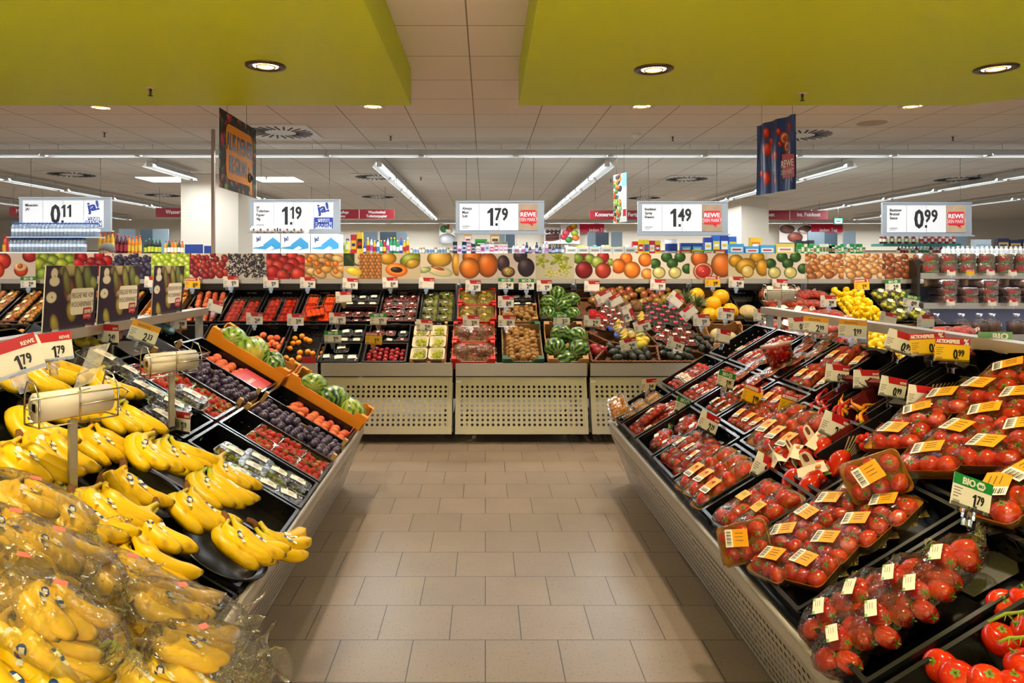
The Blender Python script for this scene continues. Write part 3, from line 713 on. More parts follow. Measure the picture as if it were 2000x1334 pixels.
F_cant = fr('cantaloupe_melon', .07, .07, .068, m_cant, .04, 18, 12); F_avo = fr('avocado', .036, .034, .05, m_avo, .0, 14, 10); F_coco = fr('coconut', .055, .055, .06, m_coco, .0, 16, 10); F_pap = fr('papaya', .042, .042, .065, m_pap, .0, 14, 10)
F_pom = fr('pomegranate', .042, .042, .04, m_plumr, .0, 14, 10, stem=m_plumr)
def melon_mesh(seed, r=.105, e=1.12, lt='8FB23A', dk='1E4A1C', yl=None, th=.55):
    b = MB(); b.ball((0, 0, 0), r, r, r*e, 56, 26); cols = []
    for x, y, z in b.v:
        a = math.atan2(y, x); t = z/(r*e)
        w = math.cos(11*a+.9*math.sin(9*t+seed)+.6*math.sin(3*a+17*t+seed))
        k = min(1, max(0, (w-th)*3)); c = rgb(lt)*(1-k)+rgb(dk)*k; c = c*(1-.15*math.sin(23*t+5*a)**2)
        if yl and t > .1: q = min(1, max(0, (t-.1)*1.5)); c = c*(1-q)+rgb(yl)*q
        if abs(t) > .93: c = c*.5+rgb('A8A060')*.5
        cols.append(np.clip(c, 0, 1))
    return col_mesh(b, 'watermelon', cols, .3)
WM = [melon_mesh(1), melon_mesh(4, lt='A9C24A'), melon_mesh(2, yl='D8C050'), melon_mesh(3, .09, lt='6E9A3A', dk='15341A', th=-.35), melon_mesh(5, .09, 1.0, lt='7EA444', dk='183C1E', th=-.2)]
def strawberry():
    b = MB(); b.lathe([(.001, -.024), (.006, -.02), (.013, -.008), (.0165, .004), (.0145, .012), (.006, .016), (.001, .016)], 10, 0, close=False)
    for k in range(7):
        a = .9*k; c, s_ = math.cos(a), math.sin(a); b.add([(-s_*.004, c*.004, .016), (s_*.004, -c*.004, .016), (c*.016, s_*.016, .015+.006*(k % 2))], [(0, 1, 2)], 1)
    return b.mesh('strawberry', [mat('strawberry_skin', 'C81414', .28, bump=1, bscale=260, c2='E03418', nscale=30), mat('strawberry_leaf', '7E9A20', .6)])
F_straw = strawberry()
def grapes(m, n=26, seed=1, wide=.05, long_=.08):
    rr = random.Random(seed); b = MB()
    for k in range(n):
        t = rr.random(); w = wide*(1-.6*t); a = rr.uniform(0, 6.28)
        b.ball((w*math.cos(a)*rr.random()**.4, long_*(.5-t), .012+abs(w*math.sin(a))*.45), .0115, .0115, .0135, 7, 5)
    b.tube([(0, long_*.5, .03), (0, long_*.2, .035), (.01, -.01, .03)], .002, 4, 1)
    return b.mesh('grape_bunch', [m, mat('grape_stem', '8A6A34', .7)])
m_gg = mat('green_grape_skin', '9CA82A', .25, c2='C4C64C', nscale=25); m_rg = mat('red_grape_skin', '6A1424', .25, c2='9A3436', nscale=25); m_bg = mat('blue_grape_skin', '34304C', .35, c2='54506E', nscale=25)
F_gg = grapes(m_gg); F_rg = grapes(m_rg, 26, 2); F_bg = grapes(m_bg, 26, 3)
def heap(M, lx, ly, d, data, name, r, label, cat, group, layers=1, jit=.25, region=(0, 1, 0, 1), top=.6, scale=1, stand=0, z0=None):
    """fruit poured into the crate: hexagonal layers, jittered"""
    n = 0
    for L in range(layers):
        x = -lx/2+lx*region[0]+r; row = 0; z = (-d+.008+r if z0 is None else z0)+L*r*1.45; off = (L % 2)*r*.9
        while x+off < -lx/2+lx*region[1]-r*.4:
            y = -ly/2+ly*region[2]+r+(row % 2)*r+off
            while y < -ly/2+ly*region[3]-r*.4:
                if L == 0 or R.random() < top:
                    Q = M @ T((x+off+R.uniform(-jit, jit)*r, y+R.uniform(-jit, jit)*r, z+R.uniform(0, .15)*r)) @ RZ(R.uniform(0, 6.28)) @ RX(R.uniform(0, 3.1) if not stand else R.uniform(-.5, .5))
                    o = obj(name, data, None, Q @ S(scale*R.uniform(.94, 1.06))); tag(o, label, cat, group); n += 1
                y += r*2.02
            x += r*1.78; row += 1
    return n
# ================= PACKS
f_film = film_mat('wrinkled_film', 'FEFDFB', .07, .02, 45, .5)
f_bag = film_mat('bag_film', 'FEFDF8', .1, .0, 26, .7, .03, 'FFF8EA')
f_shell = film_mat('clear_shell', 'F0F4F4', .07, .06, 30, .25)
f_lid = film_mat('lid_plastic', 'EEF2F2', .1, .12, 25, .3)
f_red = film_mat('red_tinted_plastic', 'FAB8AC', .1, .05, 25, .3)
m_bark = mat('barcode', '4A4640', .5)
def label_mesh(w, h, col, bar=True, band=None, txt=0):
    b = MB(); n = 6; z = lambda x: -.06*(x/w*2)**2*w*.25
    for i in range(n): x0, x1 = -w/2+w*i/n, -w/2+w*(i+1)/n; b.quad((x0, -h/2, z(x0)), (x1, -h/2, z(x1)), (x1, h/2, z(x1)), (x0, h/2, z(x0)), 0 if not (bar and i < 2) else 2)
    if bar:
        for i in range(12): x = -w/2+w*.06; b.box(x, x+w*.22, -h*.4+h*.8*i/12, -h*.4+h*.8*i/12+h*(.02+.015*(i % 3)), z(x), z(x)+.0006, 1)
    if txt:
        for i in range(3): b.box(-w*.05, w*.3, h*(.25-.2*i), h*(.25-.2*i)+h*.022, -.0, .0007, 1)
    if band:
        b.quad((-w/2, h*.28, .0006+z(w/2)), (w/2, h*.28, .0006+z(w/2)), (w/2, h/2, .0006+z(w/2)), (-w/2, h/2, .0006+z(w/2)), 3)
    ms = [mat('label_'+col, col, .45), m_bark, m_paper]+([mat('label_'+band, band, .45)] if band else [])
    return b.mesh('label', ms)
def tray_mesh(lx, ly, h, m):
    b = MB(); loft(b, [rr3(lx*.86, ly*.82, .015, 0), rr3(lx, ly, .02, h), rr3(lx*1.03, ly*1.03, .02, h), rr3(lx*.97, ly*.96, .02, h-.002), rr3(lx*.84, ly*.8, .015, .004)], cap0=True, cap1=True)
    return b.mesh('tray', m)
def film_mesh(lx, ly, h, top, mt, amp=.004, seed=0, tails=True, z0=.004):
    rr = random.Random(seed); b = MB(); rings = []
    for sc, z in ((.9, z0), (1.03, h*.6), (1.05, h), (.97, (h+top)/2+.002), (.82, top-.003), (.55, top), (.2, top+.001)):
        rings.append([(x+rr.uniform(-amp, amp)*.6, y+rr.uniform(-amp, amp)*.6, z_+rr.uniform(-amp, amp)*.5) for x, y, z_ in rr3(lx*sc, ly*sc, .02*sc, z, 4)])
    loft(b, rings, cap0=False)
    if tails:
        for sg in (-1, 1):
            v = [(sg*lx*.52, -ly*.38, h*.5), (sg*lx*.52, ly*.38, h*.5), (sg*(lx*.5+.03), ly*.22, h*.3), (sg*(lx*.5+.028), -.2*ly, h*.45), (sg*(lx*.5+.012), 0, h*.62)]
            b.add(v, [(0, 4, 3), (0, 1, 4), (1, 2, 4)], 0, True)
    return b.mesh('film', mt)
def pack(name, cat, lx, ly, h, top, traym, fruit, pos, filmm=f_film, labels=(), seed=0, tails=True, fname='tomato', extra=()):
    r = thing(name, 'x', cat)
    if traym: obj('tray', tray_mesh(lx, ly, h, traym), r)
    rr = random.Random(seed)
    for p in pos: obj(fname, fruit, r, T(p) @ RZ(rr.uniform(0, 6)) @ RX(rr.uniform(-1.2, 1.2)))
    if filmm: obj('film', film_mesh(lx, ly, h, top, filmm, seed=seed, tails=tails), r)
    for lm, q in labels: obj('label', lm, r, q)
    for nm, me, q in extra: obj(nm, me, r, q)
    return Proto(r)
def gridpos(lx, ly, nx, ny, z, jit=.003, seed=0):
    rr = random.Random(seed); return [((i+.5)*lx/nx-lx/2+rr.uniform(-jit, jit), (j+.5)*ly/ny-ly/2+rr.uniform(-jit, jit), z+rr.uniform(0, .004)) for i in range(nx) for j in range(ny)]
m_kraft = mat('kraft_tray', 'D8941E', .55); m_traydk = mat('dark_tray', '2A2220', .35); m_trayr = mat('red_tray', 'C03024', .4); m_trayb = mat('brown_tray', '8A5A30', .6)
lab_y = label_mesh(.075, .052, 'F2A416', True, None, 1); lab_w = label_mesh(.065, .042, 'ECE8DE', False, '7AB648', 1); lab_o = label_mesh(.06, .03, 'E8C49A', True, None, 1); lab_s = label_mesh(.035, .025, 'F0ECE4', False, 'C8302A', 1); lab_sb = label_mesh(.04, .02, 'F0ECE4', False, '5A9ACA', 1); lab_c = label_mesh(.045, .03, 'E8E4DC', True, None, 1)
P_y = [pack('tomato_tray_pack', 'tomato pack', .185, .135, .035, .062, m_kraft, F_tom, gridpos(.165, .12, 3, 2, .03, .004, s_), labels=[(lab_y, T((-.01, .012, .0665)) @ RZ(a) @ S(1.15))], seed=s_) for s_, a in ((1, .2), (2, -.15), (3, .4))]
P_yc = pack('tomato_tray_pack', 'tomato pack', .2, .1, .03, .052, m_traydk, F_toms, gridpos(.19, .09, 6, 3, .026, .003, 4), labels=[(lab_y, T((-.02, 0, .056)) @ S(1.0))], seed=4)
P_yl = pack('tomato_tray_pack', 'tomato pack', .26, .085, .04, .062, m_kraft, F_tom, gridpos(.24, .06, 4, 1, .036, .003, 5), labels=[(lab_y, T((-.04, 0, .067)))], seed=5)
P_r = pack('vine_tomato_pack', 'tomato pack', .22, .1, .03, .058, m_trayr, F_toms, gridpos(.21, .09, 5, 2, .032, .004, 6), labels=[(lab_o, T((.0, .01, .0625)))], seed=6)
P_rb = pack('vine_tomato_pack', 'tomato pack', .26, .1, .03, .066, mat('cream_tray', 'C8B08A', .6), F_tom, gridpos(.24, .08, 4, 2, .034, .004, 7), labels=[(label_mesh(.045, .045, 'E0B040', False, None, 1), T((.0, .01, .071)))], seed=7)
P_strip = pack('cherry_tomato_strip', 'tomato pack', .23, .036, .012, .032, m_traydk, F_cher, gridpos(.22, .03, 8, 1, .018, .002, 8), labels=[(lab_o, T((-.03, 0, .036)) @ S(.8))], seed=8, fname='cherry_tomato')
P_bowl = None
def bowl_pack():
    r = thing('domed_fruit_bowl', 'x', 'tomato bowl'); b = MB(); e = S(1.3, .9, 1)
    b.lathe([(.045, 0), (.062, .035), (.066, .037)], 20, 0, e, close=False); b.lathe([(.045, 0), (.001, 0)], 20, 0, e, close=False); b.build('bowl', f_red, r)
    for p in gridpos(.11, .075, 4, 3, .026, .004, 9): obj('cherry_tomato', F_cher, r, T(p) @ S(1.15))
    b = MB(); b.lathe([(.068, .036), (.066, .042), (.052, .056), (.048, .054), (.03, .058), (.001, .059)], 20, 0, e, close=False); b.build('dome_lid', f_lid, r)
    b = MB(); b.tube([(.067*1.3*math.cos(a), .067*.9*math.sin(a), .038) for a in np.linspace(0, 6.28, 25)[:-1]], .002, 5, closed=True); b.build('lid_rim', mat('rim_clear', 'C8A09A', .15, alpha=.8), r)
    obj('label', lab_s, r, T((0, 0, .0605)) @ S(.8)); return Proto(r)
P_bowl = bowl_pack()
def clam(fruit, fname, name, cat, lx=.13, ly=.1, h=.055, n=(4, 3, 2), lab=lab_w, tint=None, fs=1, layers=2, basem=None):
    r = thing(name, 'x', cat); b = MB()
    loft(b, [rr3(lx*.88, ly*.85, .015, 0), rr3(lx, ly, .02, h*.62), rr3(lx*1.05, ly*1.06, .02, h*.63)], cap1=False); b.build('base', basem or tint or f_shell, r)
    rr = random.Random(len(name))
    for L in range(layers):
        for p in gridpos(lx*.85, ly*.82, n[0], n[1], .014*fs+L*h*.32, .003, 3+L): obj(fname, fruit, r, T(p) @ RZ(rr.uniform(0, 6)) @ RX(rr.uniform(0, 3)) @ S(fs))
    b = MB(); loft(b, [rr3(lx*1.05, ly*1.06, .02, h*.65), rr3(lx*.98, ly*.98, .02, h*.68), rr3(lx*.9, ly*.88, .02, h), rr3(lx*.6, ly*.55, .015, h+.001)], cap0=False, sm=False); b.build('lid', f_lid if not tint else tint, r)
    b = MB(); b.tube([(x, y, h*.64) for x, y in rrect(lx*1.05, ly*1.06, .02, 3)], .0015, 4, closed=True); b.build('hinge_rim', mat('rim_plastic', 'AEB4B4', .15, alpha=.75), r)
    if lab: obj('label', lab, r, T((0, .005, h+.0035)) @ RZ(.1))
    return Proto(r)
F_dot = fr('berry', .008, .008, .008, mat('blue_berry', '242238', .5, c2='4A4A6A', nscale=60), .1, 6, 5)
F_grp = fr('grape', .0115, .011, .013, m_gg, 0, 8, 6); F_grb = fr('grape', .0115, .011, .013, m_bg, 0, 8, 6)
P_cg = clam(F_grp, 'grape', 'green_grape_punnet', 'punnet', n=(5, 4, 2), layers=2)
P_cb = clam(F_grb, 'grape', 'dark_grape_punnet', 'punnet', n=(5, 4, 2), layers=2)
P_ck = clam(F_dot, 'berry', 'berry_punnet', 'punnet', .11, .09, .04, n=(5, 4, 1), layers=1, fs=1.2, basem=f_shell)
P_cr = clam(F_dot, 'berry', 'red_berry_punnet', 'punnet', .11, .085, .038, n=(1, 1, 1), lab=lab_s, layers=1, basem=mat('currant_base', '8E1A28', .4))
P_cy = clam(F_chery, 'cherry_tomato', 'yellow_tomato_punnet', 'tomato pack', .125, .1, .05, n=(5, 4, 2), lab=None, layers=1, fs=1.15)
P_pn = clam(F_nect, 'nectarine', 'nectarine_punnet', 'punnet', .19, .13, .055, n=(3, 2, 1), lab=None, tint=f_red, layers=1, fs=.95)
P_pa = clam(F_apri, 'apricot', 'apricot_punnet', 'punnet', .18, .12, .06, n=(4, 3, 1), lab=None, tint=f_red, layers=1)
P_pl = clam(F_plumr, 'plum', 'red_plum_punnet', 'punnet', .15, .11, .055, n=(3, 2, 1), lab=lab_s, layers=1, fs=.95)
P_cw = clam(F_gg, 'grape_bunch', 'white_grape_punnet', 'punnet', .17, .12, .075, n=(2, 2, 1), lab=lab_sb, layers=1, fs=.95)
def bag(name, cat, fruit, fname, pos, lx, ly, h, filmm=f_bag, lab=None, seed=0, fs=1, mouth=True, extra=None):
    r = thing(name, 'x', cat); rr = random.Random(seed)
    for p in pos: obj(fname, fruit, r, T(p) @ RZ(rr.uniform(-.6, .6)) @ RX(1.57+rr.uniform(-.5, .5)) @ S(fs))
    b = MB(); b.ball((0, 0, h/2), lx/2, ly/2, h/2+.006, 22, 14)
    b.v = [(math.copysign(abs(x/(lx/2))**.75, x)*lx/2+rr.uniform(-1, 1)*.004, math.copysign(abs(y/(ly/2))**.75, y)*ly/2+rr.uniform(-1, 1)*.004, z+rr.uniform(-1, 1)*.004) for x, y, z in b.v]
    if mouth:
        v = []; f = []
        for k in range(9):
            a = -1+2*k/8
            v += [(lx*.42, a*ly*.3, h*.45+.01*math.sin(5*k)), (lx*.62+.008*math.cos(4*k), a*ly*(.12 if k % 2 else .08), h*.5+.012*math.sin(9*k)), (lx*.76+.012*math.sin(7*k), a*ly*.34, h*.55+.02*math.cos(5*k))]
        for k in range(8):
            for j in range(2): i = k*3+j; f.append((i, i+3, i+4, i+1))
        b.add(v, f, 0, True)
    b.build('film', filmm, r)
    if lab: obj('label', lab, r, T((-lx*.1, 0, h+.016)) @ RZ(.5))
    return Proto(r)
P_bagL = bag('bagged_tomatoes', 'tomato bag', F_tomL, 'tomato', [(-.06, -.035, .035), (.03, -.035, .035), (-.06, .035, .035), (.03, .035, .035), (-.015, .0, .062), (.07, 0, .04)], .25, .16, .085, f_film, label_mesh(.07, .035, 'EDE6D8', False, '8AAE5A', 1), 3)
P_bagC = bag('bagged_tomatoes', 'tomato bag', F_toms, 'tomato', [(-.05+.04*i, -.03+.035*j, .025+.01*((i+j) % 2)) for i in range(4) for j in range(3)], .22, .14, .065, f_film, lab_c, 4)
net_o = film_mat('orange_net', 'F8C8A0', .5, .0, 60, .8, .07, 'F06A20'); net_r = film_mat('red_net', 'F0A090', .5, .0, 60, .8, .1, 'E84A20')
P_neto = bag('net_of_oranges', 'orange net', F_orange, 'orange', [(-.06, -.035, .038), (.015, -.035, .038), (-.06, .04, .038), (.015, .04, .038), (-.02, 0, .085), (.08, 0, .045)], .27, .18, .11, net_o, label_mesh(.11, .06, 'F4EEE2', False, '5AA040', 1), 5)
P_netr = bag('net_of_clementines', 'orange net', F_orange, 'clementine', [(-.06, -.03, .03), (.0, -.03, .03), (-.06, .03, .03), (.0, .03, .03), (.06, 0, .035)], .24, .13, .07, net_r, None, 6, .85)
P_netl = bag('net_of_limes', 'lemon net', F_lime, 'lime', [(-.05, -.03, .03), (.01, -.03, .03), (-.05, .03, .03), (.01, .03, .03), (-.02, 0, .065), (.06, 0, .035)], .21, .15, .08, f_bag, label_mesh(.06, .05, 'E8EEC8', False, '1E7A3A', 1), 7)
P_appk = pack('apple_tray_pack', 'apple pack', .26, .15, .03, .07, mat('green_tray', '4A5A3A', .6), F_apple, gridpos(.25, .14, 4, 2, .036, .003, 9), labels=[(label_mesh(.06, .045, 'EADCB0', False, None, 1), T((0, 0, .075)))], seed=9, fname='apple')
P_pcht = pack('peach_tube_pack', 'peach pack', .07, .3, .02, .066, None, F_peach, [(0, -.12+.06*i, .034) for i in range(5)], labels=[], seed=10, fname='peach')
P_grb = pack('grape_bag', 'grape bag', .17, .15, .02, .07, None, F_rg, gridpos(.13, .1, 2, 1, .012, .003, 11), filmm=film_mat('printed_grape_film', 'F0D8C0', .14, .1, 35, .9, .12, 'D89050'), labels=[(label_mesh(.045, .03, 'C83028', False, '4A8AC0', 0), T((.02, .02, .074)) @ RZ(.6))], seed=11, fname='grape_bunch')
P_grg = pack('grape_bag', 'grape bag', .17, .15, .02, .07, None, F_gg, gridpos(.13, .1, 2, 1, .012, .003, 12), filmm=film_mat('yellow_grape_film', 'F6F0C0', .14, .1, 35, .9, .1, 'E0C040'), labels=[(label_mesh(.04, .03, 'E8A020', False, 'F0EEE0', 0), T((-.02, .02, .074)) @ RZ(-.6))], seed=12, fname='grape_bunch')
# ================= BANANAS
m_crown = mat('banana_crown', '5A3018', .85, bump=.6, bscale=90, c2='8A5A24', nscale=30)
m_stick = mat('blue_sticker', '1A4AA0', .3); m_stickw = mat('white_sticker', 'F0F0EA', .3)
def banana_mesh(L=.2, curv=1.35, green=.5, seed=0, r=.0185):
    rr = random.Random(seed); N = 15; pts = []; rad = []; x = y = 0.0; a = 0.0
    for i in range(N+1):
        t = i/N; pts.append((x, y, .004*math.sin(6*t+seed))); st = L/N
        rad.append(r*(.34 if t < .12 else min(1, .34+(t-.12)*3.6) if t < .31 else 1 if t < .8 else max(.28, 1-((t-.8)/.2)**1.7*.72)))
        a += curv/N*(1.6 if .12 < t < .5 else .7); x += st*math.cos(a); y += st*math.sin(a)
    b = MB(); n = 10; V = [Vector(p) for p in pts]
    for i, p in enumerate(V):
        d = (V[min(i+1, N)]-V[max(i-1, 0)]).normalized(); A = d.cross(Vector((0, 0, 1))).normalized(); B = d.cross(A)
        for k in range(n):
            th = 2*math.pi*k/n; q = rad[i]*(1+.07*math.cos(5*th)); b.v.append(tuple(p+A*q*math.cos(th)+B*q*math.sin(th)))
    for i in range(N):
        for k in range(n): c = i*n+k; e = i*n+(k+1) % n; b.f.append((c, e, e+n, c+n)); b.m.append(0); b.s.append(True)
    b.f.append(tuple(range(n))[::-1]); b.f.append(tuple(N*n+k for k in range(n))); b.m += [0, 0]; b.s += [False, False]
    cols = []; ye = rgb('F2C40A'); gr = rgb('9AB01C'); br = rgb('3A2410')
    for i in range(N+1):
        t = i/N
        for k in range(n):
            c = ye.copy(); g = green*1.3*max(0, 1-t*2.3)+green*.5*max(0, (t-.85)*4); g += green*.12*(k % 2); c = c*(1-min(1, g))+gr*min(1, g)
            if t > .97: c = br
            if .3 < t < .9 and rr.random() < .035*(1.2-green): c = c*.6+rgb('7A4A14')*.4
            cols.append(np.clip(c, 0, 1))
    return col_mesh(b, 'banana', cols, .38), pts
def bunch(n, green, seed, small=1.0):
    r = thing('banana_bunch', 'x', 'bananas'); rr = random.Random(seed)
    for i in range(n):
        L = (.2-.004*i)*small; cv = 2.0-.1*i+rr.uniform(-.1, .1); me, pts = banana_mesh(L, cv, green+rr.uniform(-.1, .1), seed*7+i)
        a0 = -2.2+i*(.25 if n > 4 else .33)+rr.uniform(-.05, .05); zt = .12-.0*i
        Q = T((.004*i, .0, .022+.012*(i % 2)+.003*i)) @ RZ(a0) @ RY(-(.10-.05*(i % 2))) @ T((0.0, 0, 0))
        o = obj('banana', me, r, Q)
        if i in (1, 2, 4) and n > 2:
            p = pts[7]; b = MB(); v = []
            for k in range(12): a = 2*math.pi*k/12; v.append((.015*math.cos(a), .010*math.sin(a)))
            n_, th = 12, 0
            vv = [(x, y*.9, .0192-(y*y)*24) for x, y in v]
            b.add(vv, [tuple(range(12))], 0 if rr.random() < .75 else 1, True); b.box(-.006, .006, -.004, .004, .0186, .0198, 1); b.box(.015, .026, -.004, .005, .0178, .0186, 1)
            st = b.mesh('sticker', [m_stick, m_stickw]); obj('sticker', st, r, Q @ T(p) @ RZ(.75))
    b = MB(); b.tube([(-.012, .03, .03), (-.003, .016, .03), (.004, .0, .028), (.008, -.012, .027)], [.006, .009, .010, .007], 8); b.ball((.002, .004, .028), .011, .010, .009, 8, 6); b.build('crown', m_crown, r)
    return Proto(r)
BN = [bunch(3, .35, 1), bunch(4, .5, 2), bunch(5, .7, 3), bunch(4, .15, 4), bunch(5, .3, 5), bunch(3, .1, 6, .95)]
def bag_bunch(seed):
    src = bunch(4, .1, seed+20, .95).r; src.name = 'bagged_banana_bunch'; src['category'] = 'bagged bananas'
    rr = random.Random(seed); b = MB(); nu, nv = 34, 16; v = []
    for j in range(nv+1):
        t = j/nv
        for k in range(nu):
            a = 2*math.pi*k/nu; w = math.sin(math.pi*t)**.6
            x = .075+(.135)*math.cos(math.pi*(1-t)); y = -.075-.03*math.sin(2*t)+.095*w*math.cos(a); z = .038+.046*w*math.sin(a)
            v.append((x+rr.uniform(-1, 1)*.0035, y+rr.uniform(-1, 1)*.0035, z+rr.uniform(-1, 1)*.0035))
    f = [(j*nu+k, j*nu+(k+1) % nu, (j+1)*nu+(k+1) % nu, (j+1)*nu+k) for j in range(nv) for k in range(nu)]
    b.add(v, f, 0, True)
    # frilly open mouth
    v = []; f = []; m = 22
    for k in range(m+1):
        a = k/m*2-1
        v += [(.19, -.09+a*.03, .04+.012*math.sin(9*a)), (.225+.01*math.sin(9*a), -.09+a*.055, .045+.022*math.sin(7*a+seed)), (.25+.014*math.sin(8*a), -.09+a*.085, .04+.028*math.sin(6*a+seed))]
    for k in range(m):
        for j in range(2): i = k*3+j; f.append((i, i+3, i+4, i+1))
    b.add(v, f, 0, True); b.build('plastic_bag', f_bag, src)
    b = MB(); b.box(-.012, .012, -.007, .007, 0, .0006); obj('sticker', b.mesh('sticker', [mat('faded_red_sticker', 'D87A6A', .4)]), src, T((.04, -.07, .086)) @ RZ(.4))
    return Proto(src)
BB = [bag_bunch(1), bag_bunch(2), bag_bunch(3)]
# island crates under the bananas
for a, (t0, t1) in enumerate(((2.77, 3.16), (2.36, 2.75), (1.95, 2.34), (1.54, 1.93), (1.13, 1.52), (.72, 1.11))):
    for s0, tier in ((0, 'lower'), (.61, 'upper')):
        put_crate('L', s0, s0+.6, t0, t1, 'black plastic crate under the bananas, %s row, %s from the berry punnets' % (tier, ('first', 'second', 'third', 'fourth', 'fifth', 'sixth')[a]), .09)
def bowl():
    b = MB(); b.lathe([(.001, -.05), (.11, -.05), (.155, -.005), (.165, 0), (.165, .006), (.15, .0), (.105, -.044), (.001, -.045)], 36, close=False); return b.mesh('display_bowl', m_black)
mb_ = bowl()
for px, py, w in ((440, 1075, 'with the rim showing under the lowest banana hand'), (280, 960, 'under the spotted bananas'), (120, 820, 'behind the bag roll holder'), (300, 1150, 'under the bagged bananas by the rail')):
    o = obj('display_bowl', mb_, None, onslope('L', px, py, .012)); tag(o, 'round black plastic display bowl '+w, 'bowl')
BL = [ # crown px, py, model, rotation, lift, scale, label
 (30, 722, 2, .1, .05, 'greenish banana hand at the left picture edge under the 1.79 tag'),
 (52, 706, 1, .55, .05, 'green-tipped banana hand highest on the pile, three blue stickers'),
 (187, 736, 0, .35, .06, 'green-necked banana hand pointing at the berry punnets, above the roll holder'),
 (95, 775, 1, .3, .02, 'banana hand lying behind the near bag roll holder'),
 (48, 812, 0, .25, .04, 'pair-like banana hand left of the near roll holder post'),
 (228, 803, 1, .0, .05, 'banana hand with two round blue stickers right of the roll holder'),
 (165, 850, 3, .35, .0, 'greenish shaded banana hand behind the steel post foot'),
 (22, 878, 3, .25, .04, 'banana hand at the left edge just above the first plastic bag'),
 (90, 865, 3, -.1, .04, 'banana hand with a round white sticker at the post foot'),
 (285, 868, 0, -.1, .075, 'large banana hand lying over the crate wall, beside the empty crate'),
 (312, 872, 1, .35, .05, 'banana hand with one round blue sticker pointing to the grape punnets'),
 (228, 932, 5, .25, .04, 'brown-spotted banana hand in a black bowl'),
 (424, 906, 0, .1, .06, 'banana hand beside the grape punnets with stem up'),
 (388, 935, 2, .2, .05, 'full banana hand with three stickers above the lowest one'),
 (352, 975, 4, .1, .03, 'wide banana hand in the middle of the lower crate row'),
 (488, 1045, 0, 1.25, .04, 'banana hand turned with tips up by the grape punnets'),
 (430, 1036, 4, .35, .055, 'lowest banana hand hanging over the steel rail, in the black bowl'),
 (288, 1010, 0, .0, .05, 'banana hand with a small brown bruise above the blue sticker'),
 (180, 968, 3, .1, .05, 'ripe banana hand with a long brown stem left of the spotted one'),
 (122, 990, 4, .2, .05, 'banana hand with a red and white sticker'),
 (232, 1078, 3, .35, .04, 'banana hand with two pale round stickers above the bags'),
 (60, 930, 4, .1, .0, 'banana hand half under the first plastic bag'),
 (20, 1010, 3, .3, .0, 'banana hand under the bags at the left edge'),
 (10, 1130, 4, .3, .03, 'banana hand between the bags at the left edge'),
 (5, 1215, 3, .2, .04, 'loose banana hand below the middle bag at the left edge'),
 (28, 1248, 4, .15, .05, 'loose banana hand with green neck near the bottom left corner'),
 (190, 1285, 2, .1, .03, 'green-necked banana hand at the bottom beside the rail bag'),
 (70, 1310, 4, .3, .05, 'ripe banana hand cut by the bottom picture edge'),
 (-60, 1290, 4, .2, .04, 'banana hand reaching in at the bottom left corner'),
 (310, 1290, 2, .0, .0, 'green banana hand under the rail bag'),
 (-40, 960, 4, .2, .03, 'banana hand peeping in beside the first bag'),
 (150, 1180, 4, .3, -.01, 'banana hand under the two middle bags'),
 (260, 1180, 1, .2, -.01, 'banana hand in the gap between the middle bags'),
]
for px, py, m, rot, off, lb in BL:
    BN[m].put(onslope('L', px, py, off) @ RZ(rot) @ RX(.12) @ S(1.42), lb)
BGS = [(25, 958, 0, .2, .05, 'bagged banana hand topmost at the left picture edge'), (-25, 1020, 2, .3, .06, 'bagged banana hand with crumpled plastic at the left edge'), (60, 1055, 1, .25, .07, 'bagged banana hand with bright frilled bag mouth left of the middle'),
 (-10, 1105, 0, .25, .05, 'bagged banana hand low at the left edge'), (75, 1160, 2, .05, .09, 'bagged banana hand in front, round and shiny in the centre'), (205, 1105, 0, .2, .05, 'bagged banana hand above the dark gap of crumpled film'), (275, 1160, 1, .55, .06, 'bagged banana hand with a green label leaning on the rail'), (300, 1245, 2, .75, .05, 'bagged banana hand with tips up beside the perforated skirt')]
for px, py, m, rot, off, lb in BGS:
    BB[m].put(onslope('L', px, py, off) @ RZ(rot) @ S(1.3), lb)
# ================= LEFT ISLAND, FRUIT
def M_in(M, x, y, z, rot=0, rx=0, ry=0): return M @ T((x, y, z)) @ RZ(rot) @ RY(ry) @ RX(rx)
def punnets(side, cells, proto, lab, group, z=-.05, rot=0, jit=.05, lift=None):
    for (M, x, y) in cells: proto.put(M_in(M, x, y, z, rot+R.uniform(-jit, jit), R.uniform(-.04, .04), R.uniform(-.04, .04)), lab, group)
# berry punnets, lower tier (grapes) and upper tier
Mg, lx, ly, d = put_crate('L', 0, .6, 3.17, 3.55, 'black crate of mixed grape punnets at the rail of the left island')
for px, py, pr, rt, lb in ((445, 905, P_cg, 0, 'green grape punnet highest in its crate beside the empty corner'), (480, 935, P_cg, .1, 'green grape punnet with tilted white label, second from the top'), (492, 918, P_cb, 0, 'dark grape punnet with white label at the crate wall'), (455, 948, P_cg, .3, 'half hidden grape punnet at the banana tips'), (530, 945, P_cg, .05, 'green and dark grape punnet in the middle of its crate'), (508, 970, P_cb, .1, 'dark grape punnet with green-edged label leaning on bananas'), (567, 962, P_cb, .0, 'blue grape punnet in the rail corner of its crate'), (548, 990, P_cb, .2, 'dark grape punnet nearest to the perforated skirt')):
    pr.put(onslope('L', px, py, -.07) @ RZ(rt-.0) @ S(1.25), lb)
Mg2, *_ = put_crate('L', .61, 1.21, 3.17, 3.55, 'black crate of dark grape punnets on the upper tier behind the bananas')
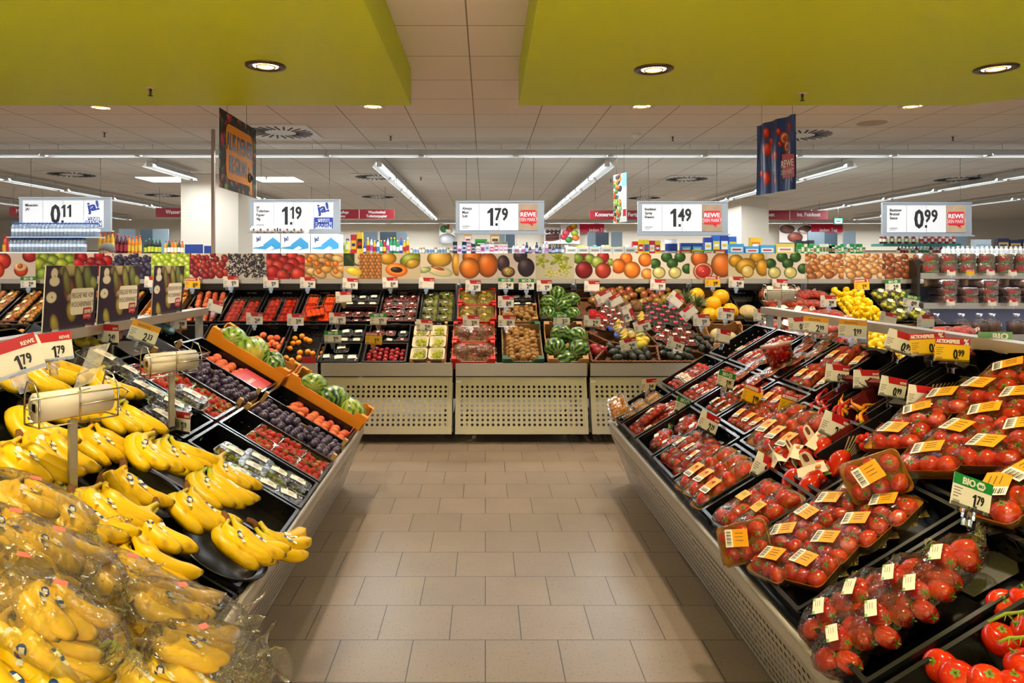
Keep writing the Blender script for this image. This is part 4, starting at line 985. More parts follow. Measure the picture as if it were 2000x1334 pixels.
for px, py, rt, sc, lb in ((185, 722, .1, 1.5, 'large flat berry punnet with green-edged label, topmost by the 1.79 tag'), (240, 745, 0, 1.2, 'berry punnet half under the banana tip'), (262, 775, .1, 1.2, 'dark berry punnet with plain label behind the banana tip'), (290, 790, .0, 1.25, 'dark grape punnet with white label right of the banana tip'), (322, 815, .2, 1.45, 'dark grape punnet left of the 1.59 tag'), (358, 795, .1, 1.45, 'dark grape punnet with long white label above the 1.59 tag'), (300, 835, -.1, 1.3, 'dark grape punnet hanging over the crate edge by the bananas')):
    P_cb.put(onslope('L', px, py, -.03) @ RZ(rt) @ S(sc), lb)
# strawberries
Ms, lx, ly, d = put_crate('L', 0, .6, 3.56, 3.94, 'black crate of strawberry punnets on the lower tier')
Ms2, *_ = put_crate('L', .61, 1.21, 3.56, 3.94, 'black crate of strawberry punnets on the upper tier')
b = MB(); loft(b, [rr3(.12, .15, .015, 0), rr3(.14, .17, .02, .06), rr3(.15, .18, .02, .061)], cap1=False); open_p = b.mesh('open_punnet', f_shell)
for M, xs, tier in ((Ms, (-.08, .07, .21), 'lower'), (Ms2, (-.17, -.03, .11, .23), 'upper')):
    for i, x in enumerate(xs):
        for y in (-.085, .085):
            o = obj('open_punnet', open_p, None, M_in(M, x, y, -.075, 0, 0, 0)); tag(o, 'clear open punnet holding strawberries in the %s strawberry crate' % tier, 'punnet', 'strawberry punnets of the %s crate' % tier)
            for px in range(4):
                for py in range(4):
                    q = obj('strawberry', F_straw, None, M_in(M, x-.05+.033*px+R.uniform(-.006, .006), y-.06+.04*py+R.uniform(-.006, .006), -.04+R.uniform(0, .02), R.uniform(0, 6), R.uniform(-2, 2), R.uniform(-1, 1)) @ S(R.uniform(.95, 1.2)))
                    tag(q, 'red strawberry with green leaves in the punnets of the %s strawberry crate' % tier, 'strawberry', 'strawberries of the %s crate' % tier)
# plums in wooden trays
Mp, lx, ly, d = put_crate('L', .0, .6, 3.95, 4.33, 'wooden tray of plums on the lower tier, pale corner posts', .09, 0, 'wood')
heap(Mp, lx, ly, d, F_plum, 'plum', .0235, 'dark purple plum heaped in the lower wooden tray', 'plum', 'plums in the lower tray', 2, top=.75)
Mp2, lx, ly, d = put_crate('L', .61, 1.21, 3.95, 4.33, 'wooden tray of plums on the upper tier, pale corner posts', .09, 0, 'wood')
heap(Mp2, lx, ly, d, F_plum, 'plum', .0235, 'dark purple plum heaped in the upper wooden tray', 'plum', 'plums in the upper tray', 2, top=.75)
# peaches
for s0, tier in ((0, 'lower'), (.61, 'upper')):
    Mq, lx, ly, d = put_crate('L', s0, s0+.6, 4.34, 4.71, 'black crate of peaches on the %s tier beside the orange melon carton' % tier, .125)
    heap(Mq, lx, ly, d, F_peach, 'peach', .034, 'salmon red peach in the %s black crate next to the orange carton' % tier, 'peach', 'peaches of the %s crate' % tier, 1, region=(.22, .98, 0, 1), jit=.35, z0=-.06)
    b = MB(); b.box(-.1, .1, -.15, .15, 0, .003); b.box(.097, .1, -.15, .15, -.06, 0); b.text('Kaiserin', -.12, -.02, .04, 1, RZ(0) @ T((.0, 0, .0035)) @ RZ(math.pi/2), sx=.8, z=0)
    if tier == 'upper':
        o = b.build('carton_flap', [m_red, m_paper], None, M_in(Mq, .17, 0, -.02, 0)); tag(o, 'red cardboard flap lying over the peaches of the upper crate', 'cardboard')
    else:
        b = MB(); b.box(-.002, .002, -.15, .02, -.08, .05); b.text('Kaiserin', -.14, -.04, .03, 1, T((.0025, 0, 0)) @ RZ(math.pi/2) @ RX(math.pi/2), sx=.8, z=0)
        o = b.build('carton_flap', [m_red, m_paper], None, M_in(Mq, .275, 0, -.0, 0)); tag(o, 'red upright cardboard flap at the rail end of the peaches', 'cardboard')
# watermelon cartons
for s0, tier in ((-.02, 'lower'), (.59, 'upper')):
    Mw, lx, ly, d = put_crate('L', s0, s0+.6, 4.73, 5.08, 'orange cardboard melon carton with lettered corners, %s tier' % tier, .12, .06, 'orange')
    for i, (x, y) in enumerate(((-.17, -.02), (-.02, .05), (-.03, -.05), (.14, .05), (.17, -.045)) if tier == 'upper' else ((-.14, .02), (.03, .03), (.0, -.05), (.16, .05), (.19, -.045))):
        wn = ('highest', 'behind the middle', 'at the near wall', 'at the far wall', 'lowest')[i]
        o = obj('watermelon', WM[(i+(0 if tier == 'upper' else 0)) % 5 if tier == 'upper' else (0, 0, 3, 3, 1)[i]], None, M_in(Mw, x, y, -.035, .5*i, 1.2+.3*i, .4) @ S(1.02 if i < 3 else .92))
        tag(o, 'striped green watermelon in the %s orange carton, %s' % (tier, wn), 'watermelon')
# extra small goods on the ridge of the left island
for px, py, w in ((75, 700, 'under the second 1.79 tag'), (180, 672, 'under the pear posters'), (330, 655, 'with dark bags near the plums')):
    M = onslope('L', px, py, 0); o = CR[list(CR)[0]].put(M @ T((0, 0, .0)) @ S(.8, .8, 1), 'black crate at the top of the left slope '+w)
for px, py, c, w in ((60, 678, '7A5AB0', 'purple'), (150, 665, 'E8D03A', 'yellow'), (265, 652, '4A86B8', 'blue'), (320, 645, '6A9AC0', 'pale blue'), (235, 660, 'D8A0A0', 'pink')):
    b = MB(); rr = random.Random(px)
    for k in range(5): b.ball((rr.uniform(-.1, .1), rr.uniform(-.06, .06), rr.uniform(0, .03)), .04, .03, .025, 9, 6)
    o = b.build('snack_fruit_bag', film_mat('bag_'+c, c, .15, .15, 30, .8, .55, c), None, onslope('L', px, py, -.0)); tag(o, 'small %s plastic fruit bag at the top of the left slope' % w, 'bag')
# ================= BAG ROLL HOLDERS
def roll_holder(hp=.3):
    r = thing('bag_roll_holder', 'x', 'bag dispenser')
    b = MB(); b.box(-.012, .012, -.008, .008, -hp, -.055); b.build('post', m_steel, r)
    b = MB(); b.cyl((-.11, 0, 0), (.11, 0, 0), .045, n=22); b.build('bag_roll', mat('roll_white', 'E6DDD0', .35), r)
    b = MB(); b.cyl((-.112, 0, 0), (-.1105, 0, 0), .018, n=14); b.box(-.1135, -.1115, -.01, .01, -.012, .012, 1); b.build('core', [mat('core_brown', 'A98A66', .7), m_black], r)
    b = MB(); w = .0028
    for x in (-.118, .118): b.tube([(x, -.05, -.055), (x, -.052, .03), (x, -.02, .075), (x, .03, .08), (x, .05, .04), (x, .052, -.055)], w, 6)
    b.tube([(-.118, -.05, -.055), (.118, -.05, -.055), (.118, .05, -.055), (-.118, .05, -.055)], w, 6, closed=True)
    b.tube([(-.14, -.06, .0), (-.16, -.055, .015), (-.14, -.055, .035), (.13, -.055, .035), (.15, -.055, .02), (.13, -.058, .0), (.0, -.058, .0)], w, 6)
    b.tube([(0, -.05, -.055), (0, -.052, .04), (0, -.03, .09), (.04, -.02, .1)], w, 6); b.build('wire_frame', m_chrome, r)
    return Proto(r)
RH = roll_holder()
RH.put(T(W(142, 786, 2.25)) @ RZ(.95) @ RY(.0), 'chrome wire holder with white bag roll standing among the bananas')
RH.put(T(W(335, 706, 3.1)) @ RZ(.85) @ S(.95), 'chrome wire holder with white bag roll over the strawberries')
RH.put(T(W(1522, 575, 5.75)) @ S(1.0), 'chrome wire holder with bag roll in front of the orange nets')
b = MB(); b.add([(0, 0, .03), (.05, .0, .05), (.075, .03, .14), (.03, .02, .13)], [(0, 1, 2, 3)]); o = b.build('plastic_bag', film_mat('bag_sheet', 'F4F0E8', .2, .1, 20, .5, .25, 'F4EEE0'), None, T(W(142, 786, 2.2)) @ S(1.3)); tag(o, 'loose clear bag end sticking up from the near bag roll', 'plastic bag')
# ================= PRICE TAGS
m_hold = film_mat('clear_holder', 'F0F0F0', .1, .15, 10, .1)
TAGC = {}
def tag_mesh(price, style, sub=''):
    k = (price, style, sub)
    if k in TAGC: return TAGC[k]
    b = MB(); w, h = .14, .1; Q = RX(math.pi/2)
    b.prism([(-w/2, -h/2), (w/2, -h/2), (w/2, h/2), (-w/2, h/2)], -.001, 0, 0, Q)
    if style == 'w': b.prism([(-w/2+.045, h/2-.032), (w/2, h/2-.032), (w/2, h/2), (-w/2+.035, h/2)], 0, .0004, 1, Q); b.text('REWE', w/2-.005, h/2-.026, .011, 3, Q, .8, .0008, .02, 'r')
    elif style == 'y': b.prism([(-w/2, h/2-.028), (w/2, h/2-.028), (w/2, h/2), (-w/2, h/2)], 0, .0004, 1, Q); b.text('AKTIONSPREIS', -w/2+.004, h/2-.023, .016, 3, Q, .62, .0008, .03); b.text('%', w/2-.006, h/2-.028, .026, 3, Q, .8, .0008, .02, 'r')
    elif style == 'b': b.prism([(-w/2, h/2-.034), (w/2, h/2-.034), (w/2, h/2), (-w/2, h/2)], 0, .0004, 4, Q); b.text('BIO', -.038, h/2-.028, .021, 3, Q, .95, .0008, .03); b.prism([(.028+.017*math.cos(a), h/2-.018+.014*math.sin(a)) for a in np.linspace(0, 6.283, 7)[:-1]], .0004, .0007, 3, Q); b.text('BIO', .028, h/2-.023, .009, 4, Q, .9, .001, .02, 'c')
    elif style == 'r': b.prism([(-w/2, h/2-.03), (w/2, h/2-.03), (w/2, h/2), (-w/2, h/2)], 0, .0004, 5, Q); b.text('REGIONAL', -w/2+.03, h/2-.024, .013, 2, Q, .75)
    if price:
        e, c = price.split('.')
        xe = b.digits(e, .004, -h/2+.012, .04, 2, Q, .62, .0008, .025); b.digits('.', xe-.002, -h/2+.012, .036, 2, Q, .6, .0008); b.digits(c, xe+.001, -h/2+.024, .027, 2, Q, .62, .0008, .025)
    for i, L in enumerate((.03, .024, .028, .018)): b.box(-w/2+.006, -w/2+.006+L, h/2-.045-.009*i, h/2-.0425-.009*i, 0, .0005, 6, Q)
    for i in range(8): b.box(-w/2+.008+.003*i, -w/2+.0092+.003*i+.0005*(i % 2), -h/2+.008, -h/2+.018, 0, .0005, 6, Q)
    TAGC[k] = b.mesh('card', [m_yel if style == 'y' else m_paper, m_red, m_ink, m_paper, m_grn, mat('amber_print', 'F0A818', .5), m_gink]); return TAGC[k]
b = MB(); b.box(-.02, .02, -.004, .006, -.078, -.046); b.box(-.012, .012, -.004, .01, -.1, -.078); MCLIP = b.mesh('clip', m_hold)
b = MB(); b.box(-.07, .07, -.0035, -.0028, -.052, -.04); MSL = b.mesh('sleeve', m_hold)
SN = {'w': 'white-red price card', 'y': 'yellow AKTIONSPREIS card', 'b': 'green-topped BIO price card', 'r': 'amber-topped price card'}
def ptag(px, py, Y, price, style, where, rz=0, ry=0, rx=0, sc=1, M=None):
    r = thing('price_tag', '%s%s %s' % (SN[style], ' reading '+price if price else '', where), 'price tag', (T(W(px, py, Y)) if M is None else M) @ RZ(rz) @ RY(ry) @ RX(rx) @ S(sc))
    obj('card', tag_mesh(price, style), r); obj('clip', MCLIP, r); obj('sleeve', MSL, r)
    return r
# left island tags
for a in ((22, 700, 2.2, '1.79', 'w', 'at the left edge above the greenish bananas', .45, -.32, 0, 1.15), (98, 678, 2.6, '1.79', 'w', 'second from the left edge, above the bananas', .25, -.12, 0, 1.05),
  (211, 653, 3.55, '2.49', 'w', 'below the middle pear poster', -.35, 0, 0, 1), (281, 650, 3.6, '2.33', 'r', 'tilted near the last pear poster', .2, .35, 0, 1),
  (352, 824, 3.2, '1.59', 'w', 'at the dark grape punnets of the left island', -.5, 0, 0, .95), (349, 630, 4.6, '2.99', 'w', 'seen edge-on by the orange carton', 1.2, 0, 0, 1.0)): ptag(*a)
# ================= PEAR POSTERS
def pear_art():
    a = canvas(100, 120, '2C2038')
    for x, y, rx, ry, c in ((.5, .95, .25, .12, 'B8A878'), (.62, .75, .07, .28, '8A8A4A'), (.8, .8, .08, .25, '6E7A46'), (.45, .6, .1, .25, '9A4A3A'), (.38, .75, .06, .25, '7A7A44'), (.92, .72, .07, .12, '9AA050'), (.2, .1, .07, .18, 'A89A4A'), (.5, .27, .08, .18, 'B09A48'), (.5, .5, .1, .08, 'B89A80')): blob(a, x, y, rx, ry, c, .2, .6, .1)
    for x, y, rx, ry in ((.15, .88, .055, .09), (.16, .76, .08, .08), (.12, .52, .08, .09)): blob(a, x, y, rx, ry, 'E6DEC6', 0, .05, 0)
    blob(a, .16, .84, .012, .012, '4A3A2A', 0, 0, 0); blob(a, .13, .52, .015, .015, '4A3A2A', 0, 0, 0)
    return a
M_PEAR = print_mesh('print', pear_art(), .41, .295)
def pear_text():
    b = MB(); Q = RX(math.pi/2)
    b.prism(rrect(.19, .125, .018, 4, .29, .125), .001, .0016, 0, Q)
    b.text('FRISCHE WIE VOM', .29, .142, .025, 1, Q, .62, .0022, 0, 'c'); b.text('WOCHENMARKT', .29, .1, .025, 1, Q, .66, .0022, 0, 'c')
    b.prism(rrect(.072, .055, .008, 3, .335, .065), .0017, .0022, 2, Q); b.prism([(.34, .04), (.355, .04), (.35, .025)], .0017, .0022, 2, Q)
    b.text('REWE', .335, .066, .017, 0, Q, .85, .0028, .03, 'c'); b.text('DEIN MARKT', .335, .046, .012, 0, Q, .55, .0028, 0, 'c')
    return b.mesh('lettering', [mat('cream_print', 'EAE2CE', .5), mat('brown_ink', '4A3A32', .5), mat('red_logo', 'B8141E', .5)])
M_PT = pear_text()
for Ya, w in ((3.12, 'nearest one at the left'), (3.57, 'middle one of three'), (4.17, 'farthest one beside the grape pictures')):
    r = thing('pear_poster', 'purple pear poster standing on the left ridge rail, '+w, 'poster', ML @ T((-1.12, Ya, 1.262)) @ RZ(math.pi/2-.02) @ RX(.06))
    b = MB(); b.box(0, .41, .001, .006, 0, .295); b.build('backing', m_white, r); obj('print', M_PEAR, r); obj('lettering', M_PT, r)
    b = MB(); b.box(.05, .1, -.01, .016, -.012, .012); b.box(.31, .36, -.01, .016, -.012, .012); b.build('clamp', m_chrome, r)
# ================= HANGING BANNERS
def banner_region():
    a = canvas(110, 70, '2A1A14'); rr = random.Random(4)
    for k in range(120):
        x, y = rr.random(), rr.random()
        if .2 < x < .85 and .18 < y < .85: continue
        blob(a, x, y, rr.uniform(.04, .12), rr.uniform(.03, .08), rr.choice(['2E5A20', '4A2A18', '8A2A1C', '1E3A24', '7A8A2E', 'B0502A', '3A1C24', '9A7A2C']), rr.uniform(0, 3))
    blob(a, .25, .93, .12, .06, 'C02030', .4); blob(a, .08, .62, .08, .1, 'B81E2E'); blob(a, .85, .12, .06, .14, 'D89A3A')
    return a
def banner(name, label, art, PL, PR, h, lettering, wires, bend=None):
    PL, PR = Vector(PL), Vector(PR); d = PR-PL; w = math.hypot(d.x, d.y); a = math.atan2(d.y, d.x)
    r = thing(name, label, 'banner', T(PL) @ RZ(a)); me = print_mesh('print', art, w, h, .65 if not bend else .3, bend); obj('print', me, r)
    if not bend: b = MB(); b.box(0, w, .001, .005, 0, h); b.build('backing', m_white, r)
    if lettering: lettering(r, w, h)
    b = MB()
    for x in wires: b.cyl((x*w, .002, h-.01), (x*w, .002, HC-PL.z-.002), .0018, n=4)
    b.build('wire', mat('wire_dark', '4A443E', .5), r)
    return r
def let1(r, w, h):
    b = MB(); Q = RX(math.pi/2)
    b.prism(rrect(w*.72, h*.72, .07, 5, w*.52, h*.5), .001, .003, 0, Q)
    b.text('AUS DEINER', w*.52, h*.53, h*.22, 1, Q, .6, .004, .022, 'c'); b.text('REGION ...', w*.24, h*.24, h*.22, 1, Q, .6, .004, .022)
    for x, r_ in ((.79, .035), (.85, .022)): b.tube([(w*x+r_*math.cos(t), h*.26+r_*math.sin(t), .006) for t in np.linspace(0, 6.283, 17)[:-1]], .007, 5, 1, Q, True)
    b.prism([(w*.77, h*.3), (w*.84, h*.29), (w*.84, h*.34), (w*.8, h*.34), (w*.79, h*.4), (w*.76, h*.4)], .003, .006, 1, Q)
    b.build('lettering', [mat('banner_amber', 'FFAA00', .6, spec=.2, c2='F09800', nscale=4), m_ink], r)
pl = W(428, 371, 5.4); pr = W(500, 377, 6.3)
pl.z = pr.z = 2.16
banner('hanging_banner', 'hanging banner with orange field reading AUS DEINER REGION and small tractor', banner_region(), pl, pr, .61, let1, (.2, .72))
def tom_art():
    a = canvas(110, 100, '34487E'); rr = random.Random(9)
    for k in range(70): blob(a, rr.random(), rr.random(), .012, rr.uniform(.1, .3), rr.choice(['4A60A0', '222E50', '6A80B0', '3A4E86']), 0, .2, 0)
    for x, y, q in ((.3, .85, .08), (.32, .62, .1), (.28, .22, .1), (.55, .5, .07), (.45, .5, .05), (.62, .82, .05), (.85, .85, .07), (.1, .3, .06), (.8, .5, .08), (.45, .3, .04), (.4, .72, .05), (.15, .65, .06), (.55, .15, .05), (.65, .65, .04)): blob(a, x, y, q, q*1.1, 'DC3A22')
    for x, y in ((.72, .72), (.78, .6)): blob(a, x, y, .1, .1, 'C8402A'); blob(a, x, y, .07, .07, 'E0A070', 0, .1); blob(a, x, y, .04, .04, 'B84028')
    return a
def let2(r, w, h):
    b = MB(); Q = RX(math.pi/2); b.prism([(w*.72, .1), (w, .1), (w, .28), (w*.7, .3)], .006, .008, 0, Q); b.prism([(w*.88, .1), (w*.95, .1), (w*.95, .06)], .006, .008, 0, Q)
    b.text('REWE', w*.985, .19, .055, 1, Q, .75, .01, .02, 'r'); b.text('DEIN MARKT', w*.985, .13, .04, 1, Q, .46, .01, 0, 'r'); b.build('lettering', [m_red, m_paper], r)
pl = W(1477, 380, 6.1); pr = W(1553, 366, 5.6); pl.z = pr.z = 2.165
banner('hanging_banner', 'hanging blue banner with floating tomatoes and red shop logo', tom_art(), pl, pr, .6, let2, (.15, .93), lambda u, v: .012*math.sin(u*19)+.008*math.sin(u*7+v*2))
def veg_art():
    a = canvas(50, 100, 'D8DCD8'); rr = random.Random(3)
    for k in range(60): blob(a, rr.uniform(0, .55), rr.random(), rr.uniform(.03, .07), rr.uniform(.03, .09), rr.choice(['3A7A30', 'C83A24', '8ABA4A', '3A2A3A', 'E8802A']), rr.uniform(0, 3))
    rectf(a, .62, 1, .72, 1, '8AC4CC')
    for k in range(7): rectf(a, .68, .95, .3+.06*k, .33+.06*k, 'C4C8CC')
    rectf(a, .72, .95, .12, .26, 'C8202A'); return a
pl = W(1198, 435, 8.6); pr = W(1224, 432, 8.3); pl.z = pr.z = 2.08
banner('hanging_banner', 'small narrow hanging banner with vegetables before the Konserven sign', veg_art(), pl, pr, .58, None, (.25, .8))
# ================= RIGHT ISLAND
def tierc(t0, t1, s0, s1, lb, d=.1, kind='plastic', off=0): return put_crate('R', s0, s1, t0, t1, lb, d, off, kind)
CB = {}
bands = {'A': (4.67, 5.03), 'B': (4.27, 4.65), 'C': (3.86, 4.25), 'D': (3.45, 3.84), 'E': (3.04, 3.43), 'F': (2.62, 3.02), 'G': (2.12, 2.6), 'H': (1.75, 2.1), 'I': (1.31, 1.73)}
wh = {'A': 'at the far end', 'B': 'second from the far end', 'C': 'third from the far end', 'D': 'fourth from the far end', 'E': 'fifth from the far end', 'F': 'sixth from the far end', 'G': 'under the yellow-labelled packs', 'H': 'under the bagged tomatoes', 'I': 'under the loose vine tomatoes'}
for k, (t0, t1) in bands.items():
    tiers = ((0, .4), (.41, .81), (.82, 1.22)) if k in 'ABCD' else ((0, .36), (.37, .75), (.76, 1.2)) if k in 'EF' else ((0, .6), (.61, 1.21))
    for i, (s0, s1) in enumerate(tiers):
        lb = 'black crate on the right island, %s, %s tier' % (wh[k], ('rail', 'second', 'third')[i])
        if k in 'EF' and i == 2: continue
        CB[k+str(i+1)] = tierc(t0, t1, s0, s1, lb, .09 if k < 'G' else .125)
def gr(cell, xs, ys, z, proto, lb, grp, rot=0, sc=1, jit=.08, rx=0, ry=0):
    M = CB[cell][0]; n = 0
    for x in xs:
        for y in ys:
            p = proto[n % len(proto)] if isinstance(proto, list) else proto; n += 1
            p.put(M_in(M, x+R.uniform(-.006, .006), y+R.uniform(-.006, .006), z, rot+R.uniform(-jit, jit), rx+R.uniform(-.05, .05), ry+R.uniform(-.05, .05)) @ S(sc), lb, grp)
# far band: yellow tomato clamshells, strips, empties
gr('A1', (-.1, 0, .1), (-.09, .04), -.055, P_cy, 'clear punnet of yellow cherry tomatoes in the far rail crate', 'yellow cherry tomato punnets', 1.57)
P_cy.put(onslope('R', 1212, 800, .03) @ RZ(1.3) @ RY(-.5) @ S(1.35), 'clear punnet of yellow tomatoes standing out over the crate corner')
gr('A2', (-.02,), (-.14, -.1, -.06, -.02, .02, .06, .1), -.05, P_strip, 'narrow cherry tomato strip pack lying side by side at the far end', 'cherry tomato strips', 0, 1.25, .03)
gr('A3', (-.02,), (-.14, -.1, -.06), -.06, P_strip, 'narrow cherry tomato strip pack in the nearly empty far crate', 'few cherry tomato strips', 0, 1.2, .03)
gr('B1', (-.08, .09), (-.13, -.03, .08), -.06, P_r, 'red-trayed vine tomato pack in the rail crate beside the yellow tomatoes', 'vine tomato packs beside the yellow ones', .1, .85)
gr('B1', (0,), (0,), -.02, P_r, 'red-trayed vine tomato pack on top of the heap beside the yellow tomatoes', None, .3, .9)
gr('B2', (-.08, .09), (-.13, -.03, .08), -.06, P_r, 'red vine tomato pack in the second crate of the far tiers', 'vine tomato packs in the second tier', -.05, .85)
gr('B3', (-.08, .09), (-.13, -.03, .08), -.06, P_r, 'red vine tomato pack in the crate beside the tomato bucket', 'vine tomato packs beside the bucket', .05, .85)
gr('C1', (-.07, .1), (-.1, .06), -.07, P_bagC, 'clear bag of small tomatoes lying open in the rail crate', 'bags of small tomatoes at the rail', .8, .9)
gr('C2', (-.06, .08), (-.1, .0, .1), -.06, P_strip, 'organic cherry tomato tray with pale sleeve under the green tag', 'organic tomato trays', .1, 1.3)
for px, py in ((1450, 742), (1478, 722), (1508, 708), (1480, 752), (1510, 735), (1538, 718)): P_bowl.put(onslope('R', px, py, -.03) @ RZ(.2+R.uniform(-.1, .1)) @ S(.85), 'oval domed bowl of red snack tomatoes behind the green tag', 'domed tomato bowls, lower crate')
gr('D1', (-.03,), (-.13, .0, .13), -.06, P_r, 'flat tomato pack in the crate next to the tomato bags', 'flat tomato packs at the rail', .15, 1.25)
gr('D2', (-.07, .1), (-.12, -.01, .11), -.055, P_yc, 'small tomato pack with yellow label in the second tier', 'small yellow-label packs', .25, .95)
gr('D3', (-.08, .1), (-.12, 0, .12), -.05, [P_yc, P_yl, P_yc], 'mixed snack tomato pack with yellow label behind the yellow price card', 'mixed snack tomato packs', .3, .95)
gr('E1', (-.02,), (-.12, .0, .12), -.05, P_yl, 'long film pack of tomatoes with yellow label at the rail', 'long tomato packs at the rail', .2, 1.25)
gr('E2', (-.01,), (-.12, .0, .12), -.05, P_yl, 'long orange-trayed tomato pack with yellow label, second tier', 'long orange-trayed packs', .2, 1.25)
gr('F1', (-.01,), (-.1, .04), -.055, P_rb, 'vine tomato pack with round label in a half-filled rail crate', 'vine tomato packs with round label', .15, 1.2)
# domed bowls of the upper tier and the bucket
b = None
M_ = frameM('R', 1.0, 3.9, 0)
for px, py in ((1560, 705), (1575, 682), (1592, 662), (1600, 694), (1614, 676), (1630, 662)):
    P_bowl.put(onslope('R', px, py+6, -.04) @ RZ(.2) @ S(.85), 'oval domed bowl of red snack tomatoes at the top of the slope', 'domed tomato bowls, upper heap')
r = thing('tomato_bucket', 'clear bucket of cherry tomatoes with pale lid standing tilted among the packs', 'bucket', T(onslope('R', 1528, 722, -.03).translation) @ RY(-.2) @ RX(-.12) @ S(1.2))
b = MB(); b.lathe([(.001, 0), (.052, 0), (.068, .12)], 24, close=False); b.build('bucket', film_mat('bucket_plastic', 'F8C0B8', .1, .08, 10, .1), r)
b = MB(); b.lathe([(.07, .112), (.075, .118), (.073, .128), (.062, .126), (.001, .124)], 24, close=False); b.build('lid', film_mat('pale_lid', 'F4DCD4', .15, .15, 10, .1, .3, 'E8C8C0'), r)
rr = random.Random(1)
for k in range(44):
    a = rr.uniform(0, 6.28); z = .014+.1*(k/44); q = (.038+.13*z)*math.sqrt(rr.random()) if k < 34 else .04; obj('cherry_tomato', F_cher, r, T((q*math.cos(a), q*math.sin(a), z)) @ RZ(a) @ S(1.0))
obj('label', lab_y, r, T((.058, -.01, .06)) @ RY(1.45) @ S(.9))
# peppers in white handle cartons
def pepper():
    b = MB(); b.ball((0, 0, 0), .034, .034, .062, 20, 12)
    b.v = [(x*(1+.1*math.cos(3*math.atan2(y, x)))*(1-.35*max(0, -z)/.062), y*(1+.1*math.cos(3*math.atan2(y, x)))*(1-.35*max(0, -z)/.062), z-(.018*math.exp(-((x*x+y*y)/.0002)) if z > 0 else 0)) for x, y, z in b.v]
    b.tube([(0, 0, .045), (.002, 0, .06), (.008, 0, .075)], [.007, .005, .005], 6, 1)
    return b.mesh('pepper', [mat('red_pepper_skin', 'D2300E', .14, spec=.6, c2='A81408', nscale=4), m_stem])
F_pep = pepper(); M = CB['F2'][0]
def hcarton():
    b = MB(); P = [(-.06, 0), (.06, 0), (.06, .035), (.028, .05), (.022, .1), (.012, .112), (-.012, .112), (-.022, .1), (-.028, .05), (-.06, .035)]
    b.prism(P, -.001, .001, 0, RX(math.pi/2)); b.prism(rrect(.02, .036, .009, 3, 0, .088), -.0016, .0016, 1, RX(math.pi/2))
    b.quad((-.06, -.04, .03), (.06, -.04, .03), (.055, 0, .055), (-.055, 0, .055)); b.quad((-.055, 0, .055), (.055, 0, .055), (.06, .04, .03), (-.06, .04, .03)); b.ball((.03, -.02, .05), .012, .012, .002, 8, 4, 2)
    return b.mesh('handle_carton', [mat('white_carton', 'E8DCC8', .6), mat('hole_dark', '6A3A20', .8), mat('logo_orange', 'E87A20', .5)])
F_hc = hcarton()
for i, (px, py, rt, w) in enumerate(((1530, 915, 1.3, 'at the 1.99 card'), (1562, 905, .9, 'in the middle of the crate'), (1600, 880, .5, 'highest, with tall handle'), (1598, 935, -.5, 'turned sideways at the near wall'))):
    r = thing('pepper_pack', 'pair of red peppers in a white handle carton, '+w, 'pepper pack', onslope('R', px, py, -.045) @ RZ(rt))
    obj('pepper', F_pep, r, T((-.01, -.035, .02)) @ RY(1.45)); obj('pepper', F_pep, r, T((.01, .035, .02)) @ RY(1.6)); obj('handle_carton', F_hc, r, T((0, 0, .01)))
for px, py, w in ((1580, 955, 'at the front corner of its crate'), (1548, 940, 'with a green flank beside the 1.99 card'), (1640, 905, 'under the last carton')):
    o = obj('red_pepper', F_pep, None, onslope('R', px, py, -.03) @ RZ(.5) @ RY(1.4) @ S(1.15)); tag(o, 'single red pepper '+w, 'pepper')
# chili and snack cartons with slotted walls
def slotbox(lx, ly, d, mo, mi_):
    r = thing('slotted_carton', 'x', 'carton'); b = MB()
    b.box(-lx/2, lx/2, -ly/2, ly/2, -d, -d+.004)
    for sg in (-1, 1): b.box(-lx/2, lx/2, *sorted((sg*ly/2, sg*(ly/2-.004))), -d, -.0); b.box(*sorted((sg*lx/2, sg*(lx/2-.004))), -ly/2, ly/2, -d, .03 if sg > 0 else -.02)
    b.build('body', mo, r); b = MB()
    for sg in (-1, 1):
        for k in range(10):
            t = k/9; x0 = -lx/2+.02; b.add([(x0, sg*(ly/2-.0055), -d+.01), (x0+.002, sg*(ly/2-.0055), -d+.01), (x0+.12+.12*t*1.0, sg*(ly/2-.0055), -d+.02+(d-.03)*(1-t*.7)), (x0+.115+.12*t, sg*(ly/2-.0055), -d+.023+(d-.03)*(1-t*.7))], [(0, 1, 2, 3)])
    b.build('slot_pattern', mi_, r); b = MB()
    b.add([(lx/2-.01, -ly/2, .0), (lx/2-.01, ly/2, .0), (lx/2-.05, ly*.2, .05), (lx/2-.04, -ly*.25, .055)], [(0, 1, 2, 3)]); b.box(lx/2-.03, lx/2, -ly*.35, ly*.35, .03, .033); b.build('folded_flap', mo, r)
    return Proto(r)
m_slotb = mat('black_carton', '15110F', .45); m_slotr = mat('dark_red_carton', '6E1814', .5); m_slotl = mat('cream_line', 'C8B090', .6)
SBb = slotbox(.34, .19, .11, m_slotb, m_slotl); SBr = slotbox(.32, .18, .11, m_slotr, mat('dark_line', '3A0E0C', .6))
for px, py, sb, w in ((1615, 790, SBr, 'holding red chilis'), (1665, 800, SBr, 'holding orange chilis'), (1700, 850, SBb, 'with small round tomatoes'), (1738, 745, SBb, 'empty behind the 0.99 cards'), (1800, 770, SBb, 'empty in the middle of the slope'), (1660, 735, SBb, 'empty, farthest of the slotted ones'), (1840, 810, SBb, 'with orange snack tomatoes'), (1775, 715, SBb, 'under the yellow 0.99 cards'), (1870, 745, SBb, 'right under the last yellow card'), (1940, 755, SBb, 'at the upper right under the ridge rail')):
    sb.put(onslope('R', px, py, .0) @ RZ(.02) @ S(1.15), 'slotted carton '+w)
